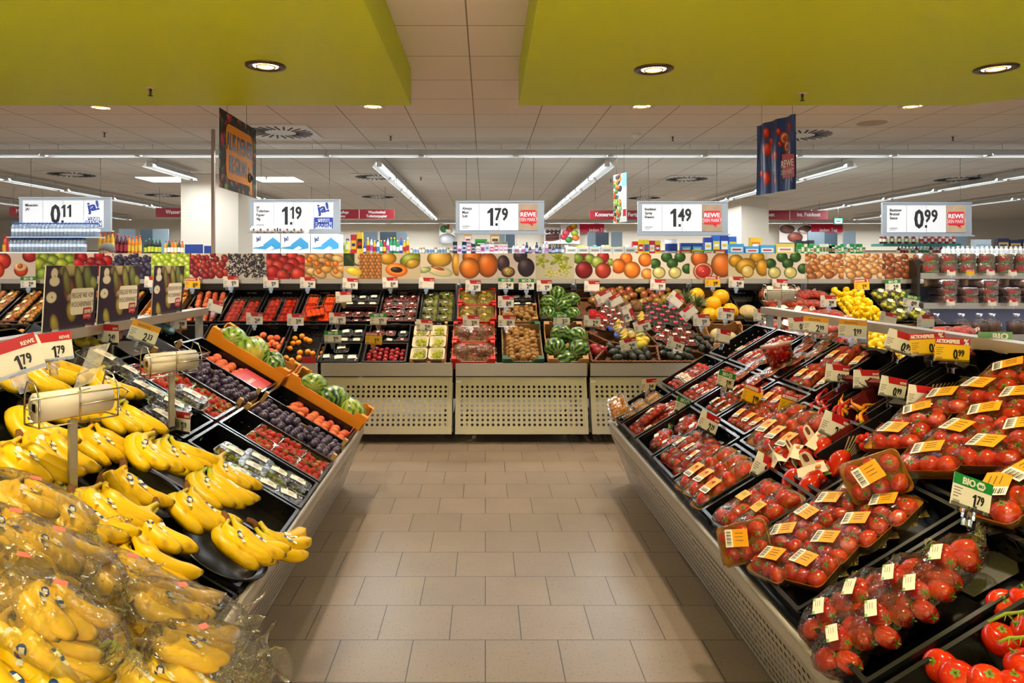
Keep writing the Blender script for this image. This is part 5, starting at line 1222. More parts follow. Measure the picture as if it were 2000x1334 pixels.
def chili(m):
    b = MB(); pts = []; rad = []
    for i in range(10): t = i/9; pts.append((.09*t, .012*math.sin(3*t), .006*math.sin(5*t))); rad.append(max(.0012, .0085*(1-t)**.6))
    b.tube(pts, rad, 7); b.tube([(0, 0, 0), (-.012, .002, .004), (-.02, .006, .01)], [.005, .002, .002], 5, 1); return b.mesh('chili_pepper', [m, m_stem])
for mt, cx, cy_, nm, n in ((mat('red_chili', 'B80E10', .15, spec=.7), 1622, 800, 'red', 20), (mat('orange_chili', 'F08A0A', .18, spec=.7), 1672, 810, 'orange', 15)):
    me = chili(mt)
    for k in range(n):
        o = obj('chili_pepper', me, None, onslope('R', cx+R.uniform(-34, 30), cy_+R.uniform(-18, 16), -.02+R.uniform(-.03, .03)) @ RZ(R.uniform(.2, 1.2) if nm == 'red' else R.uniform(.3, 1.6)) @ RY(R.uniform(-.3, .2)) @ S(1.2)); tag(o, 'glossy %s chili pepper in the slotted carton' % nm, 'chili', nm+' chili peppers')
for fm, cx, cy_, nm, n in ((F_cher, 1712, 862, 'red', 34), (F_chery, 1848, 778, 'orange', 16)):
    for k in range(n):
        o = obj('cherry_tomato', fm, None, onslope('R', cx+R.uniform(-36, 32) if nm == 'red' else cx+R.uniform(-18, 16), cy_+R.uniform(-12, 14), -.05+R.uniform(0, .03)) @ RX(R.uniform(0, 6)) @ S(1.3 if nm == 'red' else 1.6)); tag(o, 'loose %s cherry tomato in the slotted carton' % nm, 'cherry tomato', 'loose %s cherry tomatoes' % nm)
# yellow label packs
G1 = [(1525, 1118, .2, 0, 'lowest at the crate corner'), (1590, 1128, .3, 0, 'at the near wall, second from the corner'), (1548, 1068, .2, 0, 'behind the lowest one'), (1632, 1086, .2, 0, 'third along the near wall'), (1592, 1034, .15, 0, 'in the third row of its crate'), (1690, 1050, .2, 0, 'fourth along the near wall'), (1637, 1006, .2, 0, 'left of the middle of its crate'), (1690, 982, .2, 0, 'highest of the far row'), (1745, 1012, .25, 0, 'highest along the near wall')]
for i, (px, py, rt, ry, w) in enumerate(G1): P_y[i % 3].put(onslope('R', px, py, -.03) @ RZ(-1.45+rt+R.uniform(-.1, .1)), 'yellow-labelled tomato tray in the wide rail crate, '+w)
P_y[1].put(onslope('R', 1462, 1062, .02) @ RZ(-.6) @ RX(.8) @ S(1.0), 'film-wrapped tomato tray with yellow label tipped on edge at the rail')
P_y[0].put(onslope('R', 1715, 935, .05) @ RZ(-.5) @ RX(.9) @ S(1.05), 'film-wrapped tomato tray with yellow label standing upright beside the peppers')
G2 = [(1765, 872, 'at the red cherry tomatoes'), (1812, 832, 'second of the left row of the upper heap'), (1860, 803, 'third of the left row of the upper heap'), (1930, 785, 'behind the orange snack tomatoes'), (1990, 748, 'highest one at the right edge'), (1835, 915, 'above the BIO card, nearest to it'), (1890, 872, 'in the centre of the upper heap'), (1945, 838, 'right of the centre of the upper heap'), (2010, 805, 'at the right picture edge'), (1950, 905, 'large one right of the BIO card'), (2020, 870, 'cut by the right picture edge')]
for i, (px, py, w) in enumerate(G2): P_y[(i+1) % 3].put(onslope('R', px, py, .0) @ RZ(-1.2+R.uniform(-.15, .15)) @ RX(-.05) @ S(1.15), 'yellow-labelled tomato tray on the upper tier, '+w)
P_y[2].put(onslope('R', 1990, 990, -.02) @ RZ(.2) @ S(1.3), 'large organic tomato tray with yellow label right of the BIO card')
P_y[1].put(onslope('R', 2050, 960, -.02) @ RZ(.1) @ S(1.3), 'large organic tomato tray reaching out of the right picture edge')
# bagged long tomatoes
for i, (px, py, rt, w) in enumerate(((1638, 1225, .5, 'lowest at the crate corner'), (1665, 1280, .6, 'at the near wall by the rail'), (1700, 1188, .3, 'in the back row with rumpled bag'), (1742, 1232, .5, 'in the middle of the near wall'), (1775, 1160, .4, 'behind the middle one'), (1818, 1182, .4, 'third along the near wall'), (1870, 1122, .3, 'highest, next to the empty crate floor'))):
    P_bagL.put(onslope('R', px, py, -.05) @ RZ(rt) @ S(.92), 'clear bag of plum tomatoes with green-white label, '+w)
b = MB(); b.prism([(-.09, -.06), (.05, -.07), (.1, .0), (.06, .06), (-.05, .07), (-.1, .02)], 0, .0015); o = b.build('plastic_sheet', film_mat('grey_sheet', 'D0D0C8', .3, .1, 15, .4, .3, 'A8A8A0'), None, onslope('R', 1925, 1115, -.11)); tag(o, 'piece of clear plastic lying on the bare crate floor', 'plastic sheet')
# loose vine tomatoes
for i, (px, py, off, w) in enumerate(((1962, 1183, -.0, 'highest one on the vine by the crate wall'), (1955, 1250, .0, 'left one of the vine, large and glossy'), (2005, 1175, .0, 'cut by the right edge, upper'), (2000, 1300, .0, 'cut by the right edge, lower'), (2010, 1235, .0, 'behind the green vine at the right edge'), (1838, 1302, .0, 'small left one in the lowest crate'), (1872, 1325, .02, 'second in the lowest crate'), (1930, 1335, .02, 'ribbed one in the lowest crate'), (1985, 1345, .0, 'with calyx at the bottom edge'))):
    o = obj('vine_tomato', F_tomB, None, onslope('R', px, py, off-.03) @ RZ(i) @ RX(.5) @ S(1.0)); tag(o, 'loose red vine tomato, '+w, 'tomato')
m_vine = mat('vine_green', '8AA01E', .55)
for pts, w in ((((1930, 1215), (1965, 1198), (1990, 1196), (2020, 1190)), 'upper'), (((1950, 1255), (1972, 1245), (1995, 1245), (2025, 1238)), 'lower')):
    b = MB(); P = [onslope('R', x, y, .035).translation for x, y in pts]; b.tube(P, .0035, 6)
    for p in P[1:3]:
        for k in range(5): b.tube([p, p+Vector((.018*math.cos(1.3*k), .018*math.sin(1.3*k), -.012))], [.002, .0006], 4)
    o = b.build('tomato_vine', m_vine); tag(o, 'green tomato vine stalk at the right edge, %s one' % w, 'vine')
# tags of the right island
for a in ((1267, 752, 4.75, '2.49', 'w', 'at the far corner of the right island', .5, 0, .2, .9), (1335, 793, 4.3, '1.29', 'b', 'at the second rail crate of the right island', .5, .35, 0, .95), (1418, 742, 4.1, '1.99', 'b', 'below the domed tomato bowls', .45, .3, 0, .95), (1470, 772, 3.75, '1.99', 'y', 'at the crate of mixed snack packs', .4, .35, 0, 1.0), (1384, 826, 3.7, '2.29', 'w', 'in the middle of the second tier packs', .45, .45, 0, 1.0),
  (1545, 792, 3.5, '1.49', 'y', 'at the red chilis', .3, .3, 0, 1.0), (1495, 915, 3.05, '1.99', 'w', 'in front of the pepper cartons', .4, .5, 0, 1.05), (1635, 730, 3.35, '0.99', 'w', 'first of the row of four', .1, .12, 0, .85), (1692, 741, 3.2, '0.99', 'w', 'second of the row of four', .0, .03, 0, .85), (1744, 757, 2.95, '0.99', 'w', 'third of the row of four, clipped', .1, .2, 0, .85), (1800, 775, 2.75, '0.99', 'w', 'fourth of the row of four', .1, .14, 0, .85), (1631, 833, 3.0, '2.99', 'w', 'in front of the chili cartons', .2, .4, 0, 1.0),
  (1761, 669, 3.15, '0.99', 'w', 'left of the yellow cards under the ridge rail', -.2, .3, 0, .95), (1812, 672, 3.0, '0.99', 'y', 'left one of two below the ridge rail', -.3, -.08, 0, .95), (1860, 683, 2.85, '0.99', 'y', 'right one of two below the ridge rail', -.1, .05, 0, .95),
  (1593, 635, 4.1, '2.99', 'r', 'below the clementines', -.6, .06, 0, .95), (1665, 642, 3.7, '1.99', 'r', 'right of the 2.99 one', -.6, .04, 0, .95), (1560, 633, 4.3, '0.59', 'w', 'below the orange nets', -.3, -.1, 0, .85), (1486, 615, 5.2, '2.99', 'w', 'in front of the empty black crate', .3, 0, 0, .9), (1412, 657, 5.0, '', 'w', 'at the top of the far end of the right island', .4, .2, 0, .95), (1898, 965, 1.95, '1.79', 'b', 'largest one before the organic tomatoes', .1, .35, -.2, .88)): ptag(*a)
b = MB(); b.prism([(-.07, -.018), (.07, -.018), (.07, .018), (-.07, .018)], 0, .003, 0, RX(math.pi/2)); b.text('BIO', .02, -.011, .024, 1, RX(math.pi/2), 1.2, .004, .02, 'c')
o = b.build('bio_sign', [mat('faded_green', '6E9A6A', .5), m_paper], None, T(W(1943, 657, 2.9))); tag(o, 'faded green BIO strip standing on the right ridge rail', 'sign')
# ================= BACK WALL PRODUCE
def BX(px, Y=6.6): return (px-VX)*Y/FX
LO, UP = (0.0, .6), (.63, 1.22)
def bc(px0, px1, tier, lb, kind='plastic', d=.13, half=None):
    s0, s1 = LO if tier == 'lo' else UP
    Y = 6.55 if tier == 'lo' else 7.05
    if half == 'f': s1 = (s0+s1)/2-.005
    if half == 'b': s0 = (s0+s1)/2+.005
    x0 = BX(px0, 6.5 if tier == 'lo' else 6.95); x1 = BX(px1, 6.5 if tier == 'lo' else 6.95); w = min(x1-x0, .40) if kind == 'plastic' else x1-x0
    w = round(w, 2); xm = (x0+x1)/2
    return put_crate('B', s0, s1, xm-w/2, xm+w/2, lb, d, 0, kind)
def gb(C, nx, ny, z, proto, lb, grp, rot=0, sc=1, yr=(0, 1), jit=.1):
    M, lx, ly, d = C; n = 0
    for i in range(nx):
        for j in range(ny):
            p = proto[n % len(proto)] if isinstance(proto, list) else proto; n += 1
            p.put(M_in(M, -lx/2+(i+.5)*lx/nx, -ly/2+ly*(yr[0]+(j+.5)/ny*(yr[1]-yr[0])), z+R.uniform(0, .01), rot+R.uniform(-jit, jit), R.uniform(-.06, .06), R.uniform(-.06, .06)) @ S(sc), lb, grp)
# --- upper tier
for a, b_, w in ((-70, -5, 'at the left picture edge'), (0, 78, 'left of the first pear poster'), (90, 165, 'behind the first pear poster'), (180, 255, 'behind the second pear poster')):
    C = bc(a, b_, 'up', 'black crate of apple packs '+w); gb(C, 2, 4, -.06, P_appk, 'film-wrapped tray of red and yellow apples '+w, 'apple trays '+w, 1.57, .82)
C = bc(268, 340, 'up', 'brown carton of apricots between the last two posters', 'brown', .1); heap(C[0], C[1], C[2], C[3], F_apri, 'apricot', .024, 'orange apricot in the brown carton between the posters', 'apricot', 'apricots between the posters', 2, top=.7)
C = bc(355, 425, 'up', 'black crate of peach tubes right of the last poster'); gb(C, 4, 2, -.06, P_pcht, 'clear tube pack of five peaches', 'peach tube packs', .25, .9)
C = bc(430, 500, 'up', 'black crate of nectarine punnets below the blackberry picture'); gb(C, 2, 3, -.075, P_pn, 'red-tinted nectarine punnet, left crate', 'nectarine punnets of the left crate', 1.57, .95, (0, .72))
C = bc(502, 575, 'up', 'black crate of nectarine punnets below the strawberry picture'); gb(C, 2, 3, -.07, P_pn, 'red-tinted nectarine punnet, right crate', 'nectarine punnets of the right crate', 1.57, .95, (0, .75))
C = bc(577, 655, 'up', 'black crate of apricot punnets below the physalis picture'); gb(C, 2, 3, -.06, P_pa, 'red-tinted punnet of orange apricots', 'apricot punnets', 1.57, 1.0, (0, .85)); gb(C, 1, 1, -.01, P_pa, 'pinkish apricot punnet lying on top of the others', None, .2, 1.1, (0, .4))
C = bc(658, 735, 'up', 'half-depth black crate of blueberries', half='b'); gb(C, 3, 2, -.08, P_ck, 'small blueberry punnet in the half crate below the pineapple picture', 'blueberry punnets in the half crate', 0, .95)
C = bc(658, 735, 'up', 'half-depth black crate of red currants', half='f'); gb(C, 3, 2, -.08, P_cr, 'small dark red currant punnet with red label', 'red currant punnets', 0, .95)
C = bc(738, 815, 'up', 'black crate of red plum punnets below the papaya picture'); gb(C, 3, 4, -.08, P_pl, 'clear punnet of dark red plums', 'plum punnets', .2, .85, jit=.5)
C = bc(818, 888, 'up', 'black crate of white grape punnets below the melon picture'); gb(C, 2, 4, -.085, P_cw, 'clear punnet of white grapes with blue-edged label', 'white grape punnets', 0, .95)
for hf, w in (('b', 'upper'), ('f', 'lower')):
    C = bc(893, 970, 'up', 'red carton of bagged yellow-green grapes, %s one' % w, 'red', .08, hf); gb(C, 2, 2, -.06, P_grg, 'printed bag of yellow-green grapes in the %s red carton' % w, 'yellow-green grape bags in the %s carton' % w, 0, .95, jit=.6)
C = bc(975, 1050, 'up', 'half-depth black crate of small kiwi packs', half='b'); gb(C, 3, 2, -.08, P_ck, 'small clear pack in the crate above the kiwis', 'small packs above the kiwis', 0, .9)
C = bc(975, 1050, 'up', 'low brown carton of kiwis', 'brown', .08, 'f'); heap(C[0], C[1], C[2], C[3], F_kiwi, 'kiwi', .028, 'brown kiwi in the low carton below the passionfruit picture', 'kiwi', 'kiwis of the upper carton', 2, top=.6)
C = bc(1054, 1136, 'up', 'black carton of watermelons below the starfruit picture', 'black', .14)
def melons(C, spots, nm, base=3, sc=1):
    for i, (x, y, z) in enumerate(spots):
        o = obj('watermelon', WM[base+(i % 2)], None, M_in(C[0], x, y, z, i*1.3, 1.3+.2*i, .5) @ S(sc)); tag(o, 'dark striped watermelon in the %s, %s' % (nm, ('front left', 'back left', 'middle', 'front right', 'back right', 'topmost', 'lowest')[i]), 'watermelon')
melons(C, ((-.12, -.13, -.03), (-.1, .08, -.03), (.03, -.02, .0), (.13, -.13, -.04), (.13, .1, -.02), (-.0, .2, -.0), (.0, -.2, -.06)), 'upper black carton', 3, 1.0)
# --- lower tier
for a, b_, w, fm, nm, mm in ((-60, 20, 'at the left edge', F_apple, 'apple', 'apples'), (20, 110, 'under the posters', F_apple, 'apple', 'apples')):
    C = bc(a, b_, 'lo', 'black crate of loose apples '+w); heap(C[0], C[1], C[2], C[3], fm, nm, .034, 'red and yellow apple in the crate '+w, nm, mm+' '+w, 1, z0=-.06)
for a, b_ in ((385, 470),):
    bc(a, b_, 'lo', 'black crate hidden behind the orange melon carton')
C = bc(472, 552, 'lo', 'black crate with a few peaches behind the orange carton'); heap(C[0], C[1], C[2], C[3], F_peach, 'peach', .038, 'large peach in the half-empty black crate of the back row', 'peach', 'peaches of the back row', 1, jit=.8, region=(0, 1, .1, .85), z0=-.06)
C = bc(555, 637, 'lo', 'black crate with honeycomb insert and loose apricots'); M = C[0]
b = MB()
for i in range(9):
    for j in range(10):
        x = -.16+.04*i+(j % 2)*.02-.01; y = -.25+.055*j; b.tube([(x+.019*math.cos(a), y+.024*math.sin(a), 0) for a in np.linspace(0, 6.283, 7)[:-1]], .0018, 3, closed=True)
o = b.build('fruit_insert', mat('insert_black', '23282A', .25), None, M @ T((0, 0, -.075))); tag(o, 'black honeycomb fruit insert in the apricot crate', 'fruit tray')
for i, (x, y) in enumerate(((-.15, .1), (-.09, .13), (-.04, .09), (-.15, .04), (-.1, .05), (.0, .07), (.14, .12), (-.16, -.02), (-.16, -.13), (-.1, -.16), (-.05, -.07), (-.04, -.13), (-.06, -.19), (.02, -.06), (.07, -.08), (.03, -.2), (.09, -.18), (.13, -.13), (.16, -.08), (.16, -.02))):
    o = obj('apricot', F_apri, None, M_in(M, x, y*1.3, -.055, i) @ S(1.15)); tag(o, 'single orange apricot on the black honeycomb insert', 'apricot', 'apricots on the insert')
C = bc(622, 708, 'lo', 'half-depth black crate of boxed blackberries, upper one', half='b'); gb(C, 3, 2, -.08, P_ck, 'small blackberry punnet in the upper half crate', 'blackberry punnets, upper', 0, 1.0)
C = bc(622, 708, 'lo', 'half-depth black crate of boxed blackberries, lower one', half='f'); gb(C, 3, 1, -.08, P_ck, 'blackberry punnet with green label in the lower half crate', 'blackberry punnets, lower', 0, 1.15, (0, .7)); gb(C, 1, 1, -.08, P_ck, 'blackberry punnet alone in the back left of the lower half crate', None, 0, 1.15, (.9, .98))
C = bc(713, 798, 'lo', 'half-depth black crate of mixed berry punnets', half='b'); gb(C, 3, 2, -.08, [P_cr, P_pl, P_ck], 'mixed small punnet beside the white grapes', 'mixed small punnets', .1, .8, jit=.5)
C = bc(713, 798, 'lo', 'half-depth black crate of loose red plums', half='f'); heap(C[0], C[1], C[2], C[3], F_plumr, 'plum', .028, 'round dark red plum in the front half crate', 'plum', 'loose red plums', 1, z0=-.05)
C = bc(803, 872, 'lo', 'wooden crate of white grapes in pale bowls', 'wood', .1)
b = MB(); loft(b, [rr3(.1, .12, .02, 0), rr3(.14, .16, .03, .07), rr3(.15, .17, .03, .07), rr3(.135, .155, .03, .066), rr3(.1, .12, .02, .005)], cap0=True, cap1=True); gbowl = b.mesh('paper_bowl', mat('paper_pulp', 'E6DCC0', .7))
for i in range(2):
    for j in range(3):
        M = M_in(C[0], -.08+.16*i, -.2+.18*j, -.05, 0); o = obj('paper_bowl', gbowl, None, M); tag(o, 'pale paper bowl of white grapes in the wooden crate', 'bowl', 'paper bowls with grapes')
        for q in range(2): o = obj('grape_bunch', F_gg, None, M @ T((.01*q, -.02+.05*q, .035)) @ RZ(R.uniform(0, 6)) @ S(.95)); tag(o, 'white grape bunch in a pale paper bowl', 'grapes', 'white grape bunches in bowls')
for hf, w in (('b', 'upper'), ('f', 'lower')):
    C = bc(883, 967, 'lo', 'red carton of bagged red grapes, %s one' % w, 'red', .08, hf); gb(C, 3, 2, -.055, P_grb, 'printed bag of red grapes in the %s red carton' % w, 'red grape bags in the %s carton' % w, 0, .85, jit=.8)
    gb(C, 2, 1, -.01, P_grb, 'printed bag of red grapes on top of the %s carton heap' % w, 'top red grape bags in the %s carton' % w, 1, .85, jit=.8)
C = bc(980, 1060, 'lo', 'green-edged carton of kiwis in rows', 'kiwi', .09); heap(C[0], C[1]-.04, C[2], C[3], F_kiwi, 'kiwi', .0275, 'brown kiwi in the large carton of the lower tier', 'kiwi', 'kiwis of the lower carton', 2, jit=.12, top=.85)
C = bc(1066, 1145, 'lo', 'brown carton of five watermelons', 'brown', .14); melons(C, ((-.1, -.1, -.0), (-.03, .12, .0), (.11, -.13, -.0), (.12, .06, .01), (-.02, -.22, -.06)), 'brown carton', 3, 1.12)
# --- wicker display
m_wick = mat('wicker', '7A4A24', .7, bump=1, bscale=150, c2='5A3418', nscale=60); m_wl = mat('clear_liner', 'C8A890', .2, alpha=.35)
r = thing('wicker_display_basket', 'large tiered wicker basket display filled with exotic fruit', 'basket')
F = frameM('B', 0, 0, 0); xa, xb = BX(1152, 6.45), BX(1392, 6.45)
def wick(b, p0, p1, h=.07, t=.018):
    p0 = Vector(p0); p1 = Vector(p1); d = p1-p0; L = d.length; a = math.atan2(d.y, d.x)
    Q = T(p0) @ RZ(a); n = max(2, int(L/.022))
    for k in range(n):
        for j in range(3): b.box(L*k/n, L*(k+.92)/n, -t/2+(.004 if (k+j) % 2 else 0), t/2+(.004 if (k+j) % 2 else 0), -h+h*j/3+.002, -h+h*(j+1)/3, 0, Q)
xm = (xa+xb)/2; wd_ = xb-xa
for nm, segs in (('rim', (((xa, .0, 0), (xb, .0, 0)), ((xb, 0, 0), (xb-.06, 1.2, 0)), ((xa, 0, 0), (xa-.03, 1.2, 0)), ((xa-.03, 1.2, 0), (xb-.06, 1.2, 0)))), ('divider', (((xa, .46, 0), (xa+.18, .3, 0)), ((xa+.18, .3, 0), (xa+.42, .22, 0)), ((xa+.42, .22, 0), (xm+.05, .22, 0)), ((xm+.05, .22, 0), (xb-.2, .24, 0)), ((xb-.2, .24, 0), (xb-.15, .5, 0)), ((xb-.15, .5, 0), (xb-.3, .64, 0)), ((xa+.5, .56, 0), (xa+.45, 1.15, 0)), ((xa+.62, .24, 0), (xa+.6, .02, 0)), ((xa+.2, .28, 0), (xa+.02, .02, 0)), ((xa+.5, .6, 0), (xa+.65, .22, 0))))):
    b = MB()
    for p, q in segs: wick(b, (p[0], p[1], .01), (q[0], q[1], .01))
    b.build(nm, m_wick, r, F)
b = MB(); b.box(xa-.02, xb-.05, .0, 1.2, -.09, -.08); b.build('base', m_wick, r, F)
rr = random.Random(3)
def scat(px0, px1, py0, py1, n, me, name, lb, cat, grp, off=-.03, sc=1, ry=0):
    for k in range(n):
        fx = (k*.618034) % 1; fy = (k+.5)/n
        o = obj(name, me, None, onslope('B', px0+(px1-px0)*fx, py0+(py1-py0)*fy, off+R.uniform(0, .015)) @ RZ(R.uniform(0, 6)) @ RX(1.2+R.uniform(-.3, .3)) @ S(sc*R.uniform(.92, 1.08))); tag(o, lb, cat, grp)
scat(1155, 1240, 562, 592, 16, F_mango, 'mango', 'red-green mango at the back of the wicker display, left side', 'mango', 'mangos at the back left', .0, 1.1)
scat(1250, 1335, 565, 594, 14, F_mango, 'mango', 'red-green mango at the back of the wicker display, right side', 'mango', 'mangos at the back right', .0, 1.05)
scat(1218, 1250, 592, 606, 4, F_coco, 'coconut', 'brown coconut in the wicker display', 'coconut', 'coconuts', .0, .95)
scat(1160, 1186, 678, 690, 3, F_pom, 'pomegranate', 'red pomegranate in the front left corner of the wicker display', 'pomegranate', 'pomegranates', -.02, 1.1)
scat(1192, 1270, 676, 702, 12, F_avo, 'avocado', 'dark avocado in the front compartment of the wicker display', 'avocado', 'avocados in the front', -.02, 1.05)
scat(1290, 1350, 676, 702, 10, F_avo, 'avocado', 'dark avocado in the right front compartment of the wicker display', 'avocado', 'avocados at the right front', -.02, 1.0)
scat(1232, 1264, 652, 678, 8, F_pap, 'papaya', 'yellow-green papaya in the wicker display', 'papaya', 'papayas', .0, .95)
scat(1358, 1395, 655, 685, 9, F_avo, 'passion_fruit', 'dark passion fruit beside the wicker display', 'passion fruit', 'passion fruits', .0, .8)
F_ban = banana_mesh(.12, 1.0, .6, 3, .014)[0]
for (cx, cy_, n, w) in ((1210, 645, 6, 'left'), (1255, 625, 5, 'middle'), (1222, 658, 5, 'lower')):
    M = onslope('B', cx, cy_, -.0); r = thing('small_banana_bag', 'blue-white bag of small bananas in the wicker display, %s one' % w, 'banana bag', M)
    for k in range(n): obj('banana', F_ban, r, T((-.06, -.05+.022*k, .015+.01*(k % 2))) @ RZ(.2))
    obj('film', film_mesh(.18, .15, .03, .055, f_bag, .006, n, False), r)
    b = MB(); b.ball((-.09, 0, .02), .025, .05, .02, 8, 6); b.build('blue_tie', mat('blue_film', '2A4AA8', .3), r)
P_fig = clam(F_dot, 'fruit', 'exotic_fruit_pack', 'fruit pack', .11, .085, .04, n=(1, 1, 1), lab=label_mesh(.045, .03, 'D81E6A', False, 'E8B020', 0), layers=1, basem=mat('fig_base', '3A2A18', .4))
for k in range(22): P_fig.put(onslope('B', 1258+((k*.618) % 1)*82, 596+k*2.1, .0) @ RZ(R.uniform(-.6, .6)) @ S(.9), 'small exotic fruit pack with pink label in the wicker display', 'pink-labelled packs')
P_gin = clam(F_toms, 'fruit', 'mixed_fruit_pack', 'fruit pack', .1, .08, .035, n=(2, 2, 1), lab=lab_s, layers=1, fs=.8, basem=mat('pack_brown', '5A3020', .5))
for k in range(14): P_gin.put(onslope('B', 1172+((k*.618) % 1)*52, 598+k*3.4, .0) @ RZ(R.uniform(-.6, .6)), 'small pack of brown produce left in the wicker display', 'brown produce packs')
for k in range(10): P_gin.put(onslope('B', 1285+((k*.618) % 1)*68, 646+k*3.4, .0) @ RZ(R.uniform(-.6, .6)) @ S(1.1), 'small clear pack in the round wicker compartment', 'clear packs in the round compartment')
P_red = clam(F_toms, 'fruit', 'red_pouch', 'fruit pack', .07, .13, .03, n=(1, 1, 1), lab=None, layers=1, tint=film_mat('red_pouch_film', 'D02030', .15, .1, 20, .3, .5, 'B8101C'))
for k in range(3): P_red.put(onslope('B', 1158+9*k, 615+4*k, .0) @ RZ(.1*k), 'red pouch at the left wall of the wicker display', 'red pouches')
# pineapple crown
b = MB()
for k in range(40):
    a = 2.4*k; t = k/40; L = .16-.06*t; e = .9-t*.8; d = Vector((math.cos(a)*math.cos(1.57-e), math.sin(a)*math.cos(1.57-e), math.sin(1.57-e))); s_ = d.cross(Vector((0, 0, 1))).normalized()*.009
    b.add([tuple(-s_), tuple(s_), tuple(d*L*.6+s_*.8), tuple(d*L), tuple(d*L*.6-s_*.8)], [(0, 1, 2, 3, 4)])
crown = b.mesh('crown', mat('pineapple_leaf', '8A9A6A', .5, c2='5A6E44', nscale=20))
b = MB(); b.ball((0, 0, -.08), .055, .055, .09, 18, 14); b.v = [(x*(1+.05*math.cos(9*math.atan2(y, x)+60*z)), y*(1+.05*math.cos(9*math.atan2(y, x)-60*z)), z) for x, y, z in b.v]; body = b.mesh('body', mat('pineapple_skin', 'A8742A', .6, bump=.8, bscale=60))
for px, py, w in ((1340, 590, 'left'), (1362, 598, 'right')):
    r = thing('pineapple', 'pineapple with grey-green leaf crown beside the yellow melons, %s one' % w, 'pineapple', onslope('B', px, py, .05) @ RX(.3)); obj('crown', crown, r); obj('body', body, r)
C = bc(1362, 1446, 'up', 'black carton of yellow honeydew melons', 'black', .12)
for i, (x, y, z) in enumerate(((-.14, .14, .02), (.1, .12, .02), (-.1, -.18, .0), (-.02, -.03, .03), (.13, -.12, .0), (.03, -.2, .02))):
    o = obj('honeydew_melon', F_melon, None, M_in(C[0], x, y, z, i, .9*i) @ S(1.0)); tag(o, 'bright yellow honeydew melon, '+('back left', 'back right with dark sticker', 'front left', 'middle', 'front right', 'front middle')[i], 'melon')
C = bc(1448, 1505, 'up', 'black crate almost empty, one pale cantaloupe inside')
o = obj('cantaloupe_melon', F_cant, None, onslope('B', 1462, 610, .0) @ S(1.3, 1.3, 1)); tag(o, 'pale netted cantaloupe melon in the nearly empty crate', 'melon')
C = bc(1395, 1470, 'lo', 'brown carton of melons behind the right island', 'brown', .12)
for i in range(3): o = obj('cantaloupe_melon', F_cant, None, M_in(C[0], -.1+.1*i, .1-.05*i, .0, i)); tag(o, 'pale cantaloupe melon in the brown carton, '+('left', 'middle', 'right')[i], 'melon')
# citrus, to the right
for a, b_, w in ((1508, 1578, 'left'), (1582, 1640, 'right')):
    C = bc(a, b_, 'up', 'black crate of orange nets, %s one' % w); gb(C, 2, 3, -.03, P_neto if w == 'left' else P_netr, '%s net with white-green banderole in the %s citrus crate' % (('orange', 'clementine')[w == 'right'], w), 'nets of the %s citrus crate' % w, .2, .95 if w == 'left' else .95, jit=.5)
C = bc(1500, 1575, 'lo', 'black crate of orange nets behind the ridge rail'); gb(C, 2, 3, -.02, P_neto, 'orange net behind the ridge rail of the right island', 'orange nets behind the rail', .2, .95, jit=.5)
C = bc(1585, 1665, 'lo', 'black crate of clementine nets behind the ridge rail'); gb(C, 2, 3, -.02, P_netr, 'red clementine net behind the ridge rail', 'clementine nets behind the rail', .4, 1.0, jit=.3)
C = bc(1650, 1725, 'up', 'black crate of heaped lemons, upper one'); heap(C[0], C[1], C[2], C[3], F_lemon, 'lemon', .033, 'bright yellow lemon in the upper lemon heap', 'lemon', 'lemons of the upper heap', 2, z0=-.03, top=.7)
C = bc(1675, 1760, 'lo', 'black crate of heaped lemons, lower one'); heap(C[0], C[1], C[2], C[3], F_lemon, 'lemon', .033, 'bright yellow lemon in the lower lemon heap', 'lemon', 'lemons of the lower heap', 2, z0=-.03, top=.7)
C = bc(1732, 1812, 'up', 'black crate of bagged organic lemons'); gb(C, 2, 3, -.03, P_netl, 'clear bag of green-yellow organic lemons', 'organic lemon bags', .3, 1.0, jit=.5)
C = bc(1765, 1845, 'lo', 'open carton of lemons near the bread shelf', 'black', .1); heap(C[0], C[1], C[2], C[3], F_lemon, 'lemon', .031, 'yellow lemon in the open carton near the bread', 'lemon', 'lemons near the bread', 2, top=.6, region=(0, 1, 0, .8))
C = bc(1848, 1925, 'lo', 'black crate of carrot bags at the far right'); gb(C, 2, 2, -.03, P_netr, 'orange net bag below the bread shelf', 'orange bags below the bread', .2, 1.1)
# --- tags on the rail (upper), between tiers (middle) and in the wicker
BT = [(55, 551, '2.99', 'b', 'below the green plum picture'), (297, 551, '', 'w', 'below the green grape picture'), (376, 553, '0.77', 'y', 'below the red grape picture'), (451, 550, '1.79', 'w', 'below the blackberry picture'), (529, 551, '1.29', 'w', 'below the strawberry picture'), (601, 552, '2.49', 'w', 'below the physalis picture'), (684, 554, '1.79', 'w', 'below the pineapple picture'), (762, 552, '0.99', 'w', 'below the papaya picture'), (833, 553, '', 'w', 'below the honeydew picture'), (924, 558, '3.29', 'w', 'below the large orange picture'), (988, 554, '2.49', 'b', 'below the passionfruit picture'), (1028, 555, '2.49', 'b', 'between passionfruit and starfruit pictures'), (1063, 558, '1.79', 'w', 'below the starfruit picture'), (1156, 559, '', 'w', 'below the apple picture'), (1285, 556, '1.99', 'w', 'below the first lime picture'), (1392, 550, '1.49', 'y', 'below the grapefruit picture'), (1438, 551, '2.49', 'w', 'below the lemon picture'), (1523, 556, '2.49', 'w', 'below the second lime picture'), (1683, 556, '1.19', 'y', 'below the pistachio picture'), (1744, 557, '2.49', 'b', 'below the hazelnut picture')]
for px, py, p, st, w in BT: ptag(px, py, 7.26, p, st, w, 0, R.uniform(-.06, .06), 0, 1.12)
